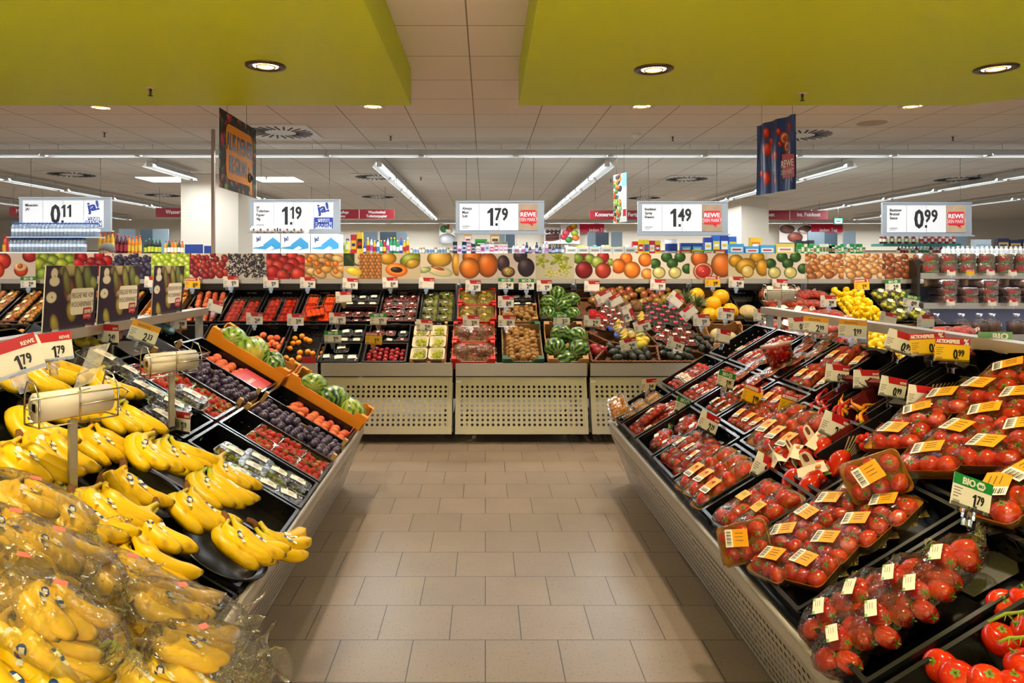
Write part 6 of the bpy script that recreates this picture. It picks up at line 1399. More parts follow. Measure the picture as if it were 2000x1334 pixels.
MT = [(420, 598, 7.0, '', 'w', 'hanging at the left nectarine crate', .3), (497, 622, 6.75, '2.49', 'w', 'below the right nectarine crate', 0), (577, 624, 6.75, '3.99', 'w', 'below the apricot punnets', 0), (659, 622, 6.75, '1.79', 'w', 'below the red currants', 0), (671, 580, 7.0, '', 'w', 'leaning in the blueberry crate', -.05), (739, 623, 6.75, '1.79', 'b', 'below the plum punnets', 0), (829, 635, 6.75, '2.49', 'w', 'above the paper bowls', 0), (920, 627, 6.75, '2.79', 'w', 'below the yellow-green grapes', 0), (988, 589, 6.95, '0.45', 'w', 'at the upper kiwi carton', 0), (989, 627, 6.75, '0.39', 'w', 'above the large kiwi carton', 0), (1097, 624, 6.7, '3.33', 'b', 'below the upper watermelons', 0), (1157, 627, 6.7, '2.19', 'w', 'at the left of the wicker display', 0),
      (1180, 580, 6.85, '', 'w', 'tilted high in the wicker display', -.5), (1200, 588, 6.85, '', 'w', 'second tilted one high in the wicker display', -.5), (1226, 612, 6.8, '0.99', 'w', 'upright at the coconuts', 1.2), (1254, 637, 6.7, '0.99', 'w', 'above the papayas', -.3), (1228, 673, 6.5, '2.49', 'w', 'lying at the avocados', -.25), (1320, 672, 6.5, '2.99', 'w', 'lying over the round compartment', .3), (1320, 585, 7.0, '', 'w', 'leaning by the pineapple crowns', .7), (1345, 610, 6.85, '', 'w', 'tilted below the pineapple crowns', -.7), (1370, 625, 6.75, '1.59', 'w', 'right of the wicker display', 0), (1418, 613, 6.8, '1.99', 'w', 'at the honeydew melons', .1), (650, 658, 6.6, '1.99', 'b', 'at the boxed blackberries', 0), (730, 661, 6.6, '1.79', 'y', 'at the mixed punnets', .05), (1618, 588, 6.9, '2.99', 'w', 'among the citrus nets', 0), (1780, 588, 6.8, '0.99', 'b', 'at the organic lemons', .2), (1735, 622, 6.5, '', 'w', 'before the lower lemons', .2), (1808, 627, 6.4, '', 'w', 'at the lemons near the bread', 0)]
for px, py, Y, p, st, w, rz in MT: ptag(px, py, Y-.12, p, st, w, 0, rz, 0, 1.1)
b = MB(); b.prism([(-.06, -.03), (.06, -.03), (.06, .03), (-.06, .03)], 0, .002, 0, RX(math.pi/2)); o = b.build('red_card', [m_red], None, T(W(603, 703, 6.28))); tag(o, 'plain red card at the front of the apricot crate', 'card')
# ================= BACKGROUND GOODS, SIGNS
def cm(c, r=.4): return mat('c_'+c, c, r)
SH = {}
def shelf(px0, px1, py, Y, depth, label, nm='store_shelf', lips=1):
    x0, x1 = (px0-VX)*Y/FX, (px1-VX)*Y/FX; h = EYE-(py-VY)*Y/FX
    r = thing(nm, label, 'shelf', T((x0, Y, 0))); w = x1-x0
    b = MB(); b.box(0, w, 0, depth, 0, .12); b.box(0, w, depth*.45, depth*.5, .12, h-.02); b.build('carcass', m_grey, r)
    b = MB(); b.box(0, w, 0, depth, h-.022, h); b.box(0, w, .0, depth, h-.42, h-.4); b.build('shelf_board', m_white, r)
    return h
ITEM = {}
def item_mesh(kind, w, h, d, c1, c2, c3):
    k = (kind, round(w, 3), round(h, 3), c1, c2, c3)
    if k in ITEM: return ITEM[k]
    b = MB()
    if kind == 'box': b.box(-w/2, w/2, 0, d, 0, h); b.box(-w*.42, w*.42, -.001, 0, h*.25, h*.7, 1); b.box(-w*.3, w*.3, -.0015, -.001, h*.4, h*.55, 2)
    elif kind == 'bottle': r = w/2; b.lathe([(r, 0), (r, h*.62), (r*.9, h*.7), (r*.4, h*.85), (r*.38, h*.92)], 10, 0, T((0, r, 0))); b.lathe([(r*1.02, h*.2), (r*1.02, h*.52)], 10, 1, T((0, r, 0)), close=False); b.lathe([(r*.48, h*.9), (r*.48, h)], 8, 2, T((0, r, 0)))
    elif kind == 'can': r = w/2; b.lathe([(r, 0), (r, h)], 12, 0, T((0, r, 0))); b.lathe([(r*1.01, h*.25), (r*1.01, h*.75)], 12, 1, T((0, r, 0)), close=False); b.lathe([(r*.9, h), (r*.9, h*1.02)], 12, 2, T((0, r, 0)))
    else: b.ball((0, d/2, h*.45), w*.52, d*.5, h*.5, 10, 7, 0); b.box(-w*.3, w*.3, -.0, .001, h*.3, h*.65, 1); b.box(-w*.35, w*.35, d*.4, d*.6, h*.85, h*1.02, 2)
    ITEM[k] = b.mesh(kind, [cm(c1), cm(c2), cm(c3)]); return ITEM[k]
def row(px0, px1, Y, base, hh, wpx, kind, pal, name, label, cat, group, rows=1, seed=0, hj=.12, d=.08):
    rr = random.Random(seed); n = max(1, int((px1-px0)/wpx)); w = wpx*Y/FX
    for j in range(rows):
        for i in range(n):
            c = pal[(i//2 if len(pal) > 3 else i) % len(pal)] if seed % 2 else rr.choice(pal)
            me = item_mesh(kind, w*.94, hh*(1+(hj*round(rr.random()*2)/2)), d, *c)
            o = obj(name, me, None, T(((px0+(i+.5)*wpx-VX)*Y/FX, Y+.02+j*(max(w, d)+.01), base))); tag(o, label, cat, group)
# water bottles
h = shelf(0, 190, 492, 9.2, .45, 'grey shelf carrying the lower water bottles')
bw = 25*9.2/FX
m_wat = film_mat('water_bottle_plastic', 'E4F0FA', .12, .12, 40, .6, .22, 'D8E6F4')
b = MB(); r_ = .024; b.lathe([(r_, 0), (r_, .05), (r_*.92, .06), (r_, .075), (r_, .12), (r_*.45, .16), (r_*.45, .17)], 12); b.lathe([(r_*1.02, .065), (r_*1.02, .105)], 12, 1, close=False); b.lathe([(r_*.55, .165), (r_*.55, .185)], 8, 2); wb = b.mesh('water_bottle', [m_wat, mat('pale_label', 'DDE4F4', .4), mat('blue_cap', '2A5AB8', .4)])
for lv, (a, c, z) in enumerate(((12, 165, h), (16, 187, h+.2))):
    for j in range(2):
        for i in range(int((c-a)/7.4)):
            o = obj('water_bottle', wb, None, T(((a+(i+.5)*7.4-VX)*9.2/FX, 9.26+.052*j, z))); tag(o, 'small clear water bottle with blue cap in the %s layer' % ('lower', 'upper')[lv], 'bottle', 'water bottles, %s layer' % ('lower', 'upper')[lv])
b = MB(); b.box((10-VX)*9.2/FX, (190-VX)*9.2/FX, 9.22, 9.4, h+.188, h+.198); o = b.build('layer_board', cm('C8D4E4')); tag(o, 'thin pale board between the two layers of water bottles', 'board')
RED, GRN, WHT = 'C8202A', '1E8A4A', 'F0EEE8'
h = shelf(188, 360, 498, 9.9, .5, 'grey shelf carrying the juice bottles')
row(188, 222, 9.9, h, .3, 8, 'bottle', [('F0A818', 'F4D060', RED)], 'juice_bottle', 'yellow juice bottle with red cap beside the water bottles', 'bottle', 'yellow juice bottles')
row(222, 246, 9.95, h, .27, 8, 'bottle', [('5A1424', 'B03040', RED)], 'juice_bottle', 'dark red juice bottle with red cap', 'bottle', 'dark red juice bottles')
row(246, 278, 9.95, h, .25, 7, 'bottle', [('F08A1E', 'F8C040', 'E03020')], 'juice_bottle', 'orange juice bottle with red cap in the middle of the juice row', 'bottle', 'orange juice bottles')
row(278, 318, 10, h, .21, 7, 'bottle', [('1E2A24', 'B0C83A', GRN), ('22302A', 'E0D040', GRN)], 'juice_bottle', 'dark bottle with green cap and yellow-green label', 'bottle', 'dark bottles with green caps', seed=1)
row(318, 358, 10, h, .2, 6.5, 'bottle', [('E8A02A', 'F0E8C0', GRN), ('3A4A2A', 'F0EAE0', 'E03A2A'), ('E87A28', 'F4F0E0', 'E03A2A')], 'juice_bottle', 'small mixed juice bottle left of the column', 'bottle', 'small mixed juice bottles', seed=3)
row(0, 12, 9.3, 1.62, .3, 12, 'bag', [('C8381E', 'E8A020', '8A1A10')], 'snack_bag', 'red and orange snack bag at the left edge by the water', 'bag', None)
b = MB(); b.box(-.13, .13, 0, .03, 0, .52); b.box(.14, .24, .05, .08, 0, .5); o = b.build('blue_panel', mat('deep_blue', '1A3A8A', .5), None, T(W(378, 545, 10.6))); tag(o, 'deep blue panel standing before the left column', 'panel')
# person seen over the boards
pr_ = thing('person', 'person with short grey-brown hair, only the top of the head showing over the boards', 'person', T((-4.48, 8.35, 0)))
b = MB(); loft(b, [rr3(.3, .24, .1, .08), rr3(.34, .24, .11, .5), rr3(.36, .26, .12, .95), rr3(.33, .22, .1, 1.15), rr3(.42, .24, .11, 1.42), rr3(.4, .2, .09, 1.5), rr3(.13, .13, .06, 1.55), rr3(.11, .12, .055, 1.6)]); b.ball((0, 0, 1.7), .078, .1, .115, 16, 12, 1); b.ball((0, -.1, 1.69), .013, .018, .02, 8, 6, 1)
for s_ in (-1, 1):
    b.tube([(s_*.2, 0, 1.44), (s_*.25, .0, 1.15), (s_*.24, -.06, .9)], [.055, .045, .033], 10); b.ball((s_*.24, -.07, .84), .03, .035, .06, 8, 6, 1); b.ball((s_*.08, 0, 1.69), .01, .02, .03, 6, 5, 1); b.box(s_*.1-.045, s_*.1+.045, -.16, .1, 0, .09)
b.build('body', [mat('grey_coat', '5A5C60', .8), mat('skin', 'C89A7A', .5)], pr_)
b = MB(); b.ball((0, .015, 1.735), .087, .108, .1, 18, 12); b.v = [(x, y, max(z, 1.72 if y < -.02 else 1.64)) for x, y, z in b.v]; b.build('hair', mat('grey_brown_hair', '6A6258', .8, bump=1, bscale=80), pr_)
# paper packs
h = shelf(484, 664, 494, 9.0, .5, 'grey shelf under the toilet paper packs')
m_ros = mat('paper_roll', 'F6E8DE', .7); m_pk = mat('pack_white', 'F2F4F6', .3); m_pkb = mat('pack_blue', '4AA8DC', .35); m_nav = mat('navy_ink', '1A2A78', .4)
def tp_pack():
    r = thing('toilet_paper_pack', 'x', 'toilet paper'); w, hh = .36, .25
    b = MB(); b.box(-w/2, w/2, 0, .3, 0, hh); b.prism([(-w/2, .06), (-.05, .1), (.08, .2), (w/2, .12), (w/2, .06), (.05, .04)], 0, .0015, 1, RX(math.pi/2)); b.prism([(-.04, .03), (.06, .09), (.1, .06), (0, .02)], .0015, .002, 0, RX(math.pi/2)); b.build('wrapper', [m_pk, m_pkb], r)
    b = MB(); b.prism([(-.13, .07), (-.04, .09), (-.06, .23), (-.15, .21)], .002, .0028, 0, RX(math.pi/2)); b.text('ja!', -.13, .155, .05, 1, RX(math.pi/2), .9, .0035, .03, rot=.15); b.build('label', [m_pk, m_nav], r)
    return Proto(r)
tp = tp_pack()
for i, (px, w) in enumerate(((520, 'left one of three'), (574, 'middle one of three'), (630, 'right one of three'))): tp.put(T(((px-VX)*9/FX, 9.02+.1*(i == 2), h)), 'white and blue toilet paper pack lettered ja!, '+w)
for i, px in enumerate((515, 567)):
    r = thing('toilet_paper_pack', 'upper toilet paper pack with four roll ends showing, %s one' % ('left', 'right')[i], 'toilet paper', T(((px-VX)*9/FX, 9.02, h+.25)))
    for k in range(4):
        b = MB(); b.cyl((-.135+.09*k, 0, .05), (-.135+.09*k, .25, .05), .045, n=18); b.cyl((-.135+.09*k, -.001, .05), (-.135+.09*k, 0, .05), .014, n=10, mi=1); b.build('roll', [m_ros, mat('roll_core', '6A5448', .8)], r)
# assorted rows
PD = [('2A5AB8', 'F0F0F0', 'C8202A'), ('F0F0F0', '3A8AD0', '2A4AA0'), ('E8C020', 'C8202A', 'F0F0F0'), ('C8202A', 'F0E020', 'F0F0F0'), ('2A9A5A', 'F0F0F0', 'E8E020'), ('D8D8E8', 'C84A9A', '6A4AA8')]
h = shelf(660, 880, 496, 11.5, .5, 'grey shelf of cleaning goods left of the middle')
row(664, 690, 11.5, h, .22, 9, 'bag', [('B0D020', '2A4A20', 'F0F0F0'), ('E8D020', 'F0F0F0', '2A5AB8')], 'cleaning_pack', 'small green and yellow cleaning pack right of the toilet paper', 'pack', 'green and yellow cleaning packs', seed=1)
row(684, 708, 11.6, h, .32, 12, 'box', [('C8202A', 'F0C020', '1A2A78'), ('E8B81E', '2A1A10', 'C8202A')], 'detergent_box', 'tall red and yellow detergent pack leaning in the cleaning row', 'box', 'tall detergent packs', seed=1)
row(708, 800, 11.5, h, .18, 6.5, 'bottle', PD, 'cleaner_bottle', 'small colourful cleaner bottle below the grey partition', 'bottle', 'cleaner bottles left of the middle', seed=2, hj=.5)
row(800, 880, 11.8, h, .1, 6, 'can', [('8A6A4A', 'E0D8C8', '4A3A30'), ('C8C0B0', '6A8AA8', 'E8E8E8')], 'small_jar', 'small brownish jar near the middle of the hall', 'jar', 'small jars', seed=2)
h = shelf(880, 1130, 496, 9.6, .45, 'white shelf of cosmetics in the middle')
PC = [('F4E4EC', 'D070B0', '7A3AA0'), ('F0F0F4', 'C8D0E0', '8A8AA0'), ('2A3A6A', 'C8D8F0', '1A1A2A'), ('E8C0D8', 'FFFFFF', 'B04A8A'), ('F8F0E0', 'E0A0C0', 'F0F0F0'), ('F0F0F0', 'E05A7A', 'F0F0F0'), ('2A2430', 'B0A8C0', '3A3040')]
row(884, 1000, 9.6, h, .105, 9, 'box', PC, 'cosmetic_box', 'small pale cosmetic box on the middle shelf', 'box', 'cosmetic boxes', seed=2, hj=.6, d=.05)
row(1000, 1100, 9.6, h, .1, 6.5, 'bottle', PC, 'cosmetic_bottle', 'small cosmetic bottle on the middle shelf', 'bottle', 'cosmetic bottles', seed=4, hj=.6, d=.05)
h2 = shelf(905, 1000, 484, 13, .5, 'grey shelf with large soap powder boxes', 'store_shelf')
row(906, 922, 13, h2, .27, 16, 'box', [('F09A1E', 'F0F0F0', 'C8202A')], 'powder_box', 'orange powder box, left of the large boxes', 'box', None)
row(905, 925, 12.8, h2-.02, .13, 20, 'box', [('F0F4F8', '3A7AC8', '1A2A78')], 'powder_box', 'white and blue powder box in front of the orange one', 'box', None)
row(927, 952, 12.9, h2, .14, 25, 'box', [('3AA83A', '1A6A2A', 'F0F0F0')], 'powder_box', 'bright green powder box in the middle', 'box', None)
row(957, 977, 13, h2, .27, 20, 'box', [('E8961E', 'F0E8C0', '7A3A1A')], 'powder_box', 'orange powder box, right of the green one', 'box', None)
h = shelf(1100, 1245, 495, 9.8, .45, 'white shelf with round-holed cards')
row(1105, 1245, 9.8, h, .09, 23, 'box', [('E8E2D6', 'C8C0B4', '7A7268')], 'shelf_card', 'pale shelf card with a round emblem', 'card', 'pale shelf cards', hj=0)
row(1095, 1235, 10, h, .08, 8, 'can', [('3AA0A0', 'F0F0F0', 'E8E8E8'), ('A8C83A', 'F0F0F0', '2A6A3A'), ('F0F0F0', 'C83A6A', 'F0F0F0'), ('C8D03A', '3A5A8A', 'F0F0F0')], 'cream_tin', 'small bright cream tin behind the shelf cards', 'tin', 'cream tins', seed=2, hj=.5)
h = shelf(1240, 1520, 498, 10.2, .6, 'grey shelf of dishwashing and household goods')
row(1236, 1300, 10.3, h, .2, 11, 'box', [('C8202A', 'F0F0F0', 'F0D020'), ('F0C81E', 'C8202A', 'F0F0F0'), ('E8D030', '2A5AB8', 'C8202A')], 'household_box', 'red and yellow household box left of the blue drum', 'box', 'red and yellow household boxes', seed=1)
row(1302, 1330, 10, h, .19, 26, 'can', [('F0F4F8', '1A3A8A', '2A4A9A')], 'dishwasher_drum', 'round white drum with blue lid', 'drum', None, d=.15)
row(1330, 1375, 10.1, h, .17, 22, 'box', [('2A4AB0', '5ACAE8', 'F0F0F0')], 'tab_box', 'blue dishwasher tab box right of the white drum', 'box', 'blue tab boxes', hj=0)
row(1376, 1442, 10.6, h+.02, .25, 16, 'box', [('1E3A9A', 'F0F0F0', 'E8D020'), ('2A6AC8', 'E8D020', 'F0F0F0')], 'tab_box', 'dark blue household box with white field', 'box', 'dark blue household boxes', seed=1)
row(1330, 1420, 9.95, h, .07, 22, 'box', [('D0401E', 'F0C020', 'F0F0F0'), ('E8D030', '3A9A3A', 'F0F0F0'), ('5AB83A', 'F0F0F0', 'C8202A')], 'sponge_pack', 'low orange or green pack in front of the blue boxes', 'pack', 'low packs in front of the blue boxes', seed=1, hj=0)
row(1425, 1515, 10, h, .12, 30, 'box', [('4AB0DC', 'F0F0F0', 'D8301E')], 'display_tray', 'light blue display tray on the household shelf', 'tray', 'light blue display trays', hj=.3)
row(1466, 1488, 10.5, h+.05, .19, 22, 'box', [('F0C020', 'E87A1E', 'F0F0F0')], 'cardboard_box', 'yellow box standing above the light blue trays', 'box', None)
row(1516, 1556, 10, h, .14, 38, 'box', [('F0D060', 'F0F0F0', 'E87A1E')], 'display_tray', 'pale yellow tray at the right column', 'tray', None)
h = shelf(1555, 1700, 497, 10.4, .5, 'dark shelf of seasoning packets')
row(1556, 1592, 10.4, h+.04, .16, 12, 'box', [('2A2E2C', '5AA05A', '1A1C1A')], 'produce_bin', 'small dark bin with green packets', 'bin', 'dark bins')
for j in range(2): row(1560+60*j, 1636+56*j, 10.2, h, .1, 6, 'box', [('1E8A4A', 'F0E8C8', 'C8202A'), ('2A9A3A', 'E8E0A0', 'F0F0F0'), ('E8E4C8', '2A8A4A', 'E0301E')], 'seasoning_packet', 'green seasoning packet in the %s half of the row' % ('left', 'right')[j], 'packet', 'green seasoning packets, %s half' % ('left', 'right')[j], 2, seed=2+2*j, hj=.5, d=.03)
h = shelf(1722, 1880, 497, 10, .5, 'green-edged shelf of sauce bottles'); 
b = MB(); b.box((1724-VX)*10/FX, (1875-VX)*10/FX, 9.98, 10.3, h+.12, h+.155); o = b.build('shelf_board', mat('teal_edge', '2A7A6A', .5)); tag(o, 'teal shelf board between the two rows of sauce bottles', 'shelf')
SA = [('8A1E12', 'F0E8D0', '2A7A4A'), ('F0EEE4', 'E8E0A0', '2A8A4A'), ('F0EEE8', 'C8301E', '2A5AC8'), ('C8281E', 'F0F0F0', '2A5AC8'), ('F4F0E0', '3A8A5A', 'F0F0F0')]
row(1728, 1800, 10, h+.155, .13, 7, 'bottle', SA[:2], 'sauce_bottle', 'sauce bottle with green cap in the upper row', 'bottle', 'green-capped sauce bottles', 2, seed=1)
row(1800, 1870, 10, h+.155, .13, 7, 'bottle', SA[2:4], 'sauce_bottle', 'sauce bottle with blue cap in the upper row', 'bottle', 'blue-capped sauce bottles', 2, seed=1)
row(1755, 1850, 10, h, .11, 7, 'bottle', SA, 'sauce_bottle', 'white sauce bottle in the lower row under the teal board', 'bottle', 'lower sauce bottles', seed=2)
h = shelf(1850, 2080, 500, 9.2, .5, 'white shelf of cleaning bottles at the right')
row(1852, 2060, 9.2, h, .12, 9.5, 'bottle', [('F0EEE8', 'F4F2EE', 'F0F0F0')], 'white_bottle', 'plain white bottle in the row at the right', 'bottle', 'plain white bottles', 2, hj=.1)
row(1905, 1940, 9.4, h+.0, .2, 34, 'box', [('A8B4BC', '8A9AA8', 'C8D0D8')], 'grey_box', 'grey box behind the white bottles', 'box', None)
row(1950, 2040, 10.2, h+.08, .17, 24, 'box', [('1E2A4A', 'C89A3A', '3A4A7A')], 'dark_box', 'dark blue box high at the right edge', 'box', 'dark blue boxes at the right edge')
# price signs
m_sign = mat('sign_frame', 'A6ACB2', .4, .3); m_tan = mat('kraft_print', 'B08F70', .6, c2='C8AA88', nscale=6); m_sred = mat('sign_red', 'E02A2A', .45); m_sp = mat('sign_white', 'F2EFEE', .5)
def psign(px0, px1, py0, py1, txt, price, style, label):
    Y = 9.5; x0 = (px0-VX)*Y/FX; x1 = (px1-VX)*Y/FX; z1 = EYE-(py0-VY)*Y/FX; z0 = EYE-(py1-VY)*Y/FX; w = x1-x0; h = z1-z0
    r = thing('hanging_price_sign', label, 'price sign', T((x0, Y, z0))); Q = RX(math.pi/2)
    b = MB(); b.box(0, w, 0, .04, 0, h); b.box(-.02, w+.02, -.03, .05, -.018, .0); b.box(0, w, -.012, 0, h-.02, h); b.build('frame', m_sign, r)
    for k in range(4):
        b = MB(); a = w*(.045+.222*k); b.box(a, a+w*.218, -.008, -.001, h*.08, h*.9); b.build('digit_panel', m_tan if (k == 3 and style == 'r') else m_sp, r)
    b = MB()
    for i, t in enumerate(txt): b.text(t, w*.075, h*(.72-.12*i), .035, 0, Q, .9, .0095, .02)
    b.box(w*.075, w*.16, -.0095, -.009, h*.2, h*.215); b.box(w*.075, w*.14, -.0095, -.009, h*.15, h*.16)
    e, c = price.split('.'); xe = b.digits(e, w*.35, h*.22, h*.55, 0, Q, .75); b.box(xe+w*.004, xe+w*.03, -.0095, -.009, h*.22, h*.3); b.digits(c, xe, h*.4, h*.37, 0, Q, .75)
    cx = w*.045+w*.222*3+w*.109
    if style == 'r':
        b.prism(rrect(w*.19, h*.42, .03, 4, cx, h*.5), .009, .011, 1, Q); b.prism([(cx, h*.3), (cx+w*.05, h*.3), (cx+w*.05, h*.2)], .009, .011, 1, Q)
        b.text('REWE', cx, h*.51, h*.13, 2, Q, 1, .0125, .03, 'c'); b.text('DEIN MARKT', cx, h*.36, h*.11, 2, Q, .62, .0125, 0, 'c')
    else:
        b.text('ja!', cx, h*.6, h*.27, 3, Q, 1, .0095, .05, 'c', rot=.2)
        if style == 'j2': b.box(cx-w*.105, cx+w*.105, -.0105, -.009, h*.1, h*.44, 3)
        b.prism(rrect(w*.13, h*.15, .01, 3, cx, h*.32), .011, .012, 2 if style == 'j2' else 3, Q); b.prism(rrect(w*.19, h*.18, .01, 3, cx, h*.2), .011, .012, 2 if style == 'j2' else 3, Q)
        b.text('CLEVER', cx, h*.28, h*.1, 3 if style == 'j2' else 2, Q, .75, .014, .04, 'c'); b.text('SPAREN!', cx, h*.14, h*.13, 3 if style == 'j2' else 2, Q, .8, .014, .04, 'c')
    b.build('lettering', [m_ink, m_sred, m_sp, mat('ja_blue', '1E3C96', .4)], r)
    b = MB()
    for x in (.12*w, .88*w): b.cyl((x, .02, h), (x, .02, HC-z0-.003), .003, n=4)
    b.build('cable', m_gink, r)
psign(37, 216, 385, 450, ['Mineralw.', 'JA!'], '0.11', 'j', 'hanging price sign 0.11 for mineral water above the bottles')
psign(488, 664, 389, 453, ['ja!', 'Toiletten-', 'Papier', '4lg'], '1.19', 'j2', 'hanging price sign 1.19 above the toilet paper packs')
psign(890, 1063, 392, 455, ['Always', 'Maxi', 'Soft'], '1.79', 'r', 'hanging price sign 1.79 with red speech bubble in the middle')
psign(1246, 1422, 393, 457, ['Insekten', 'Spray', 'Braeco'], '1.49', 'r', 'hanging price sign 1.49 for insect spray left of the right column')
psign(1724, 1898, 395, 459, ['Bautzner', 'Brutzel', 'Sauce'], '0.99', 'r', 'hanging price sign 0.99 above the sauce bottles')
# red aisle signs
m_ais = mat('aisle_red', 'A01E2C', .45)
def aisle(px0, px1, py0, py1, cells, label, Y=13):
    x0 = (px0-VX)*Y/FX; x1 = (px1-VX)*Y/FX; z1 = EYE-(py0-VY)*Y/FX; z0 = EYE-(py1-VY)*Y/FX; w = x1-x0; h = z1-z0
    r = thing('aisle_sign', label, 'sign', T((x0, Y, z0))); Q = RX(math.pi/2)
    b = MB(); b.box(0, w, 0, .03, 0, h); b.build('panel', m_ais, r); b = MB()
    for (a, c, ts) in cells:
        cx = (a+c)/2*w; k = len(ts)
        for i, t in enumerate(ts): b.text(t, cx, h*(.36 if k == 1 else .56-.42*i), h*(.42 if k == 1 else .3), 0, Q, .85, .003, .02, 'c')
        if c < 1: b.box(c*w-.006, c*w+.006, -.003, 0, 0, h)
    b.build('lettering', m_sp, r); b = MB()
    for x in (.1*w, .9*w): b.cyl((x, .015, h), (x, .015, HC-z0-.003), .003, n=4)
    b.build('cable', m_gink, r)
aisle(18, 90, 404, 422, [(0, .62, ['Mehl'])], 'red aisle sign beginning Mehl, half hidden behind the 0.11 sign')
aisle(304, 372, 406, 424, [(0, 1, ['Wasser'])], 'red aisle sign reading Wasser beside the left column')
aisle(590, 770, 409, 427, [(.2, .62, ['Körperpflege', 'Hygiene']), (.62, 1, ['Waschmittel', 'Toilettenpapier'])], 'red aisle sign reading Waschmittel Toilettenpapier right of the 1.19 sign')
aisle(1152, 1262, 411, 429, [(0, .55, ['Konserven']), (.55, 1, ['Fertig'])], 'red aisle sign reading Konserven behind the small banner')
aisle(1455, 1617, 411, 429, [(0, .54, ['        Suppen']), (.54, 1, ['Int. Feinkost'])], 'red aisle sign reading Suppen and Int. Feinkost at the right column', 15.9)
r = thing('exit_sign', 'small green and white emergency exit sign in the far right aisle', 'sign', T(W(1629, 438, 16))); b = MB(); b.box(0, .2, 0, .03, 0, .14); b.box(.02, .18, -.002, 0, .02, .12, 1); b.box(.05, .15, -.003, -.002, .05, .09, 0); b.build('panel', [mat('exit_green', '0E7A5A', .4), m_sp], r); b = MB(); b.cyl((.1, .015, .14), (.1, .015, HC-W(1629, 438, 16).z-.003), .004, n=5); b.build('cable', m_gink, r)
# grey partitions
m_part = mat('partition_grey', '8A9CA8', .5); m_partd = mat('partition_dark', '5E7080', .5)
for a, c, d_, e, y0, w in ((232, 264, 298, 330, 447, 'above the juice bottles'), (703, 739, 774, 797, 452, 'behind the cleaner bottles'), (1147, 1165, 1194, 1217, 453, 'behind the shelf cards'), (1578, 1612, 1647, 1673, 453, 'above the seasoning packets'), (1790, 1816, 1850, 1890, 458, 'behind the sauce bottles'), (976, 988, 1008, 1010, 457, 'behind the powder boxes')):
    Y = 17.5; f = lambda p: (p-VX)*Y/FX; z1 = EYE-(y0-VY)*Y/FX
    r = thing('grey_partition', 'grey folding partition wall of three panels '+w, 'partition', T((0, Y, 0)))
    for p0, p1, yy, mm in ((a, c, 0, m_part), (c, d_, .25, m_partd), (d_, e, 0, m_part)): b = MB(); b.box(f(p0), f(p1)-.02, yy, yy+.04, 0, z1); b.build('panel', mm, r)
# pictures on the far wall
def wp(name, label, px0, px1, py0, py1, a, Y=22.1):
    x0 = (px0-VX)*Y/FX; z0 = EYE-(py1-VY)*Y/FX; me = print_mesh('print', a, (px1-px0)*Y/FX, (py1-py0)*Y/FX); o = obj(name, me, None, T((x0, Y, z0))); tag(o, label, 'picture'); return o
a = canvas(40, 50, 'F0EAE0'); blob(a, .5, .12, .5, .4, 'B8B8BC'); blob(a, .3, .75, .2, .2, '2A8A3A'); blob(a, .6, .65, .2, .15, 'E8E0C0'); blob(a, .55, .9, .08, .2, 'B0502A'); wp('wall_picture', 'wall picture of a bowl with green vegetables left of the 1.79 sign', 858, 889, 438, 475, a)
a = canvas(50, 50, 'E8E4E4'); [blob(a, .5, .25+.1*k, .5, .1, ['6A3A2C', '4A241C'][k % 2], .1) for k in range(4)]; [blob(a, .2+.25*k, .75, .14, .12, '3A1C16') for k in range(4)]; wp('wall_picture', 'wall picture of stacked chocolate', 1063, 1095, 444, 476, a)
a = canvas(50, 50, 'F4F0EC'); [blob(a, x, y, .2, .17, c) for x, y, c in ((.2, .35, 'D8304A'), (.45, .2, '3A8A3A'), (.5, .75, 'E03A20'), (.75, .55, 'B8D030'), (.8, .3, 'F07A1E'), (.7, .9, 'E8B020'), (.3, .55, 'E04A5A'))]; wp('wall_picture', 'wall picture of colourful sweets', 1094, 1132, 438, 476, a)
a = canvas(60, 50, 'E8DCD4'); blob(a, .25, .75, .3, .25, '7A4A3A'); blob(a, .5, .3, .3, .3, '9A4A3A'); blob(a, .8, .75, .3, .2, '5A3A30', .5); blob(a, .75, .6, .2, .1, 'D8B8A0', -.5); wp('wall_picture', 'wall picture of a brown teapot', 1522, 1584, 439, 474, a)
for px0, px1, w in ((1128, 1180, 'beside the sweets picture'), (1578, 1646, 'beside the teapot picture')):
    o = wp('red_banner', 'red wall banner reading Jeden Tag '+w, px0, px1, 437, 454, canvas(6, 4, 'C81E3C'), 22.12); b = MB(); b.text('Jeden Tag', .35, .03, .11, 0, RX(math.pi/2), .9, .006); b.build('lettering', m_sp, o)
b = MB(); b.box(0, .12, 0, .01, 0, .3); b.box(.03, .09, -.002, 0, .04, .26, 1); o = b.build('fire_sign', [m_red, m_sp], None, T(W(1441, 473, 15.2))); tag(o, 'small red fire extinguisher sign beside the right column', 'sign')
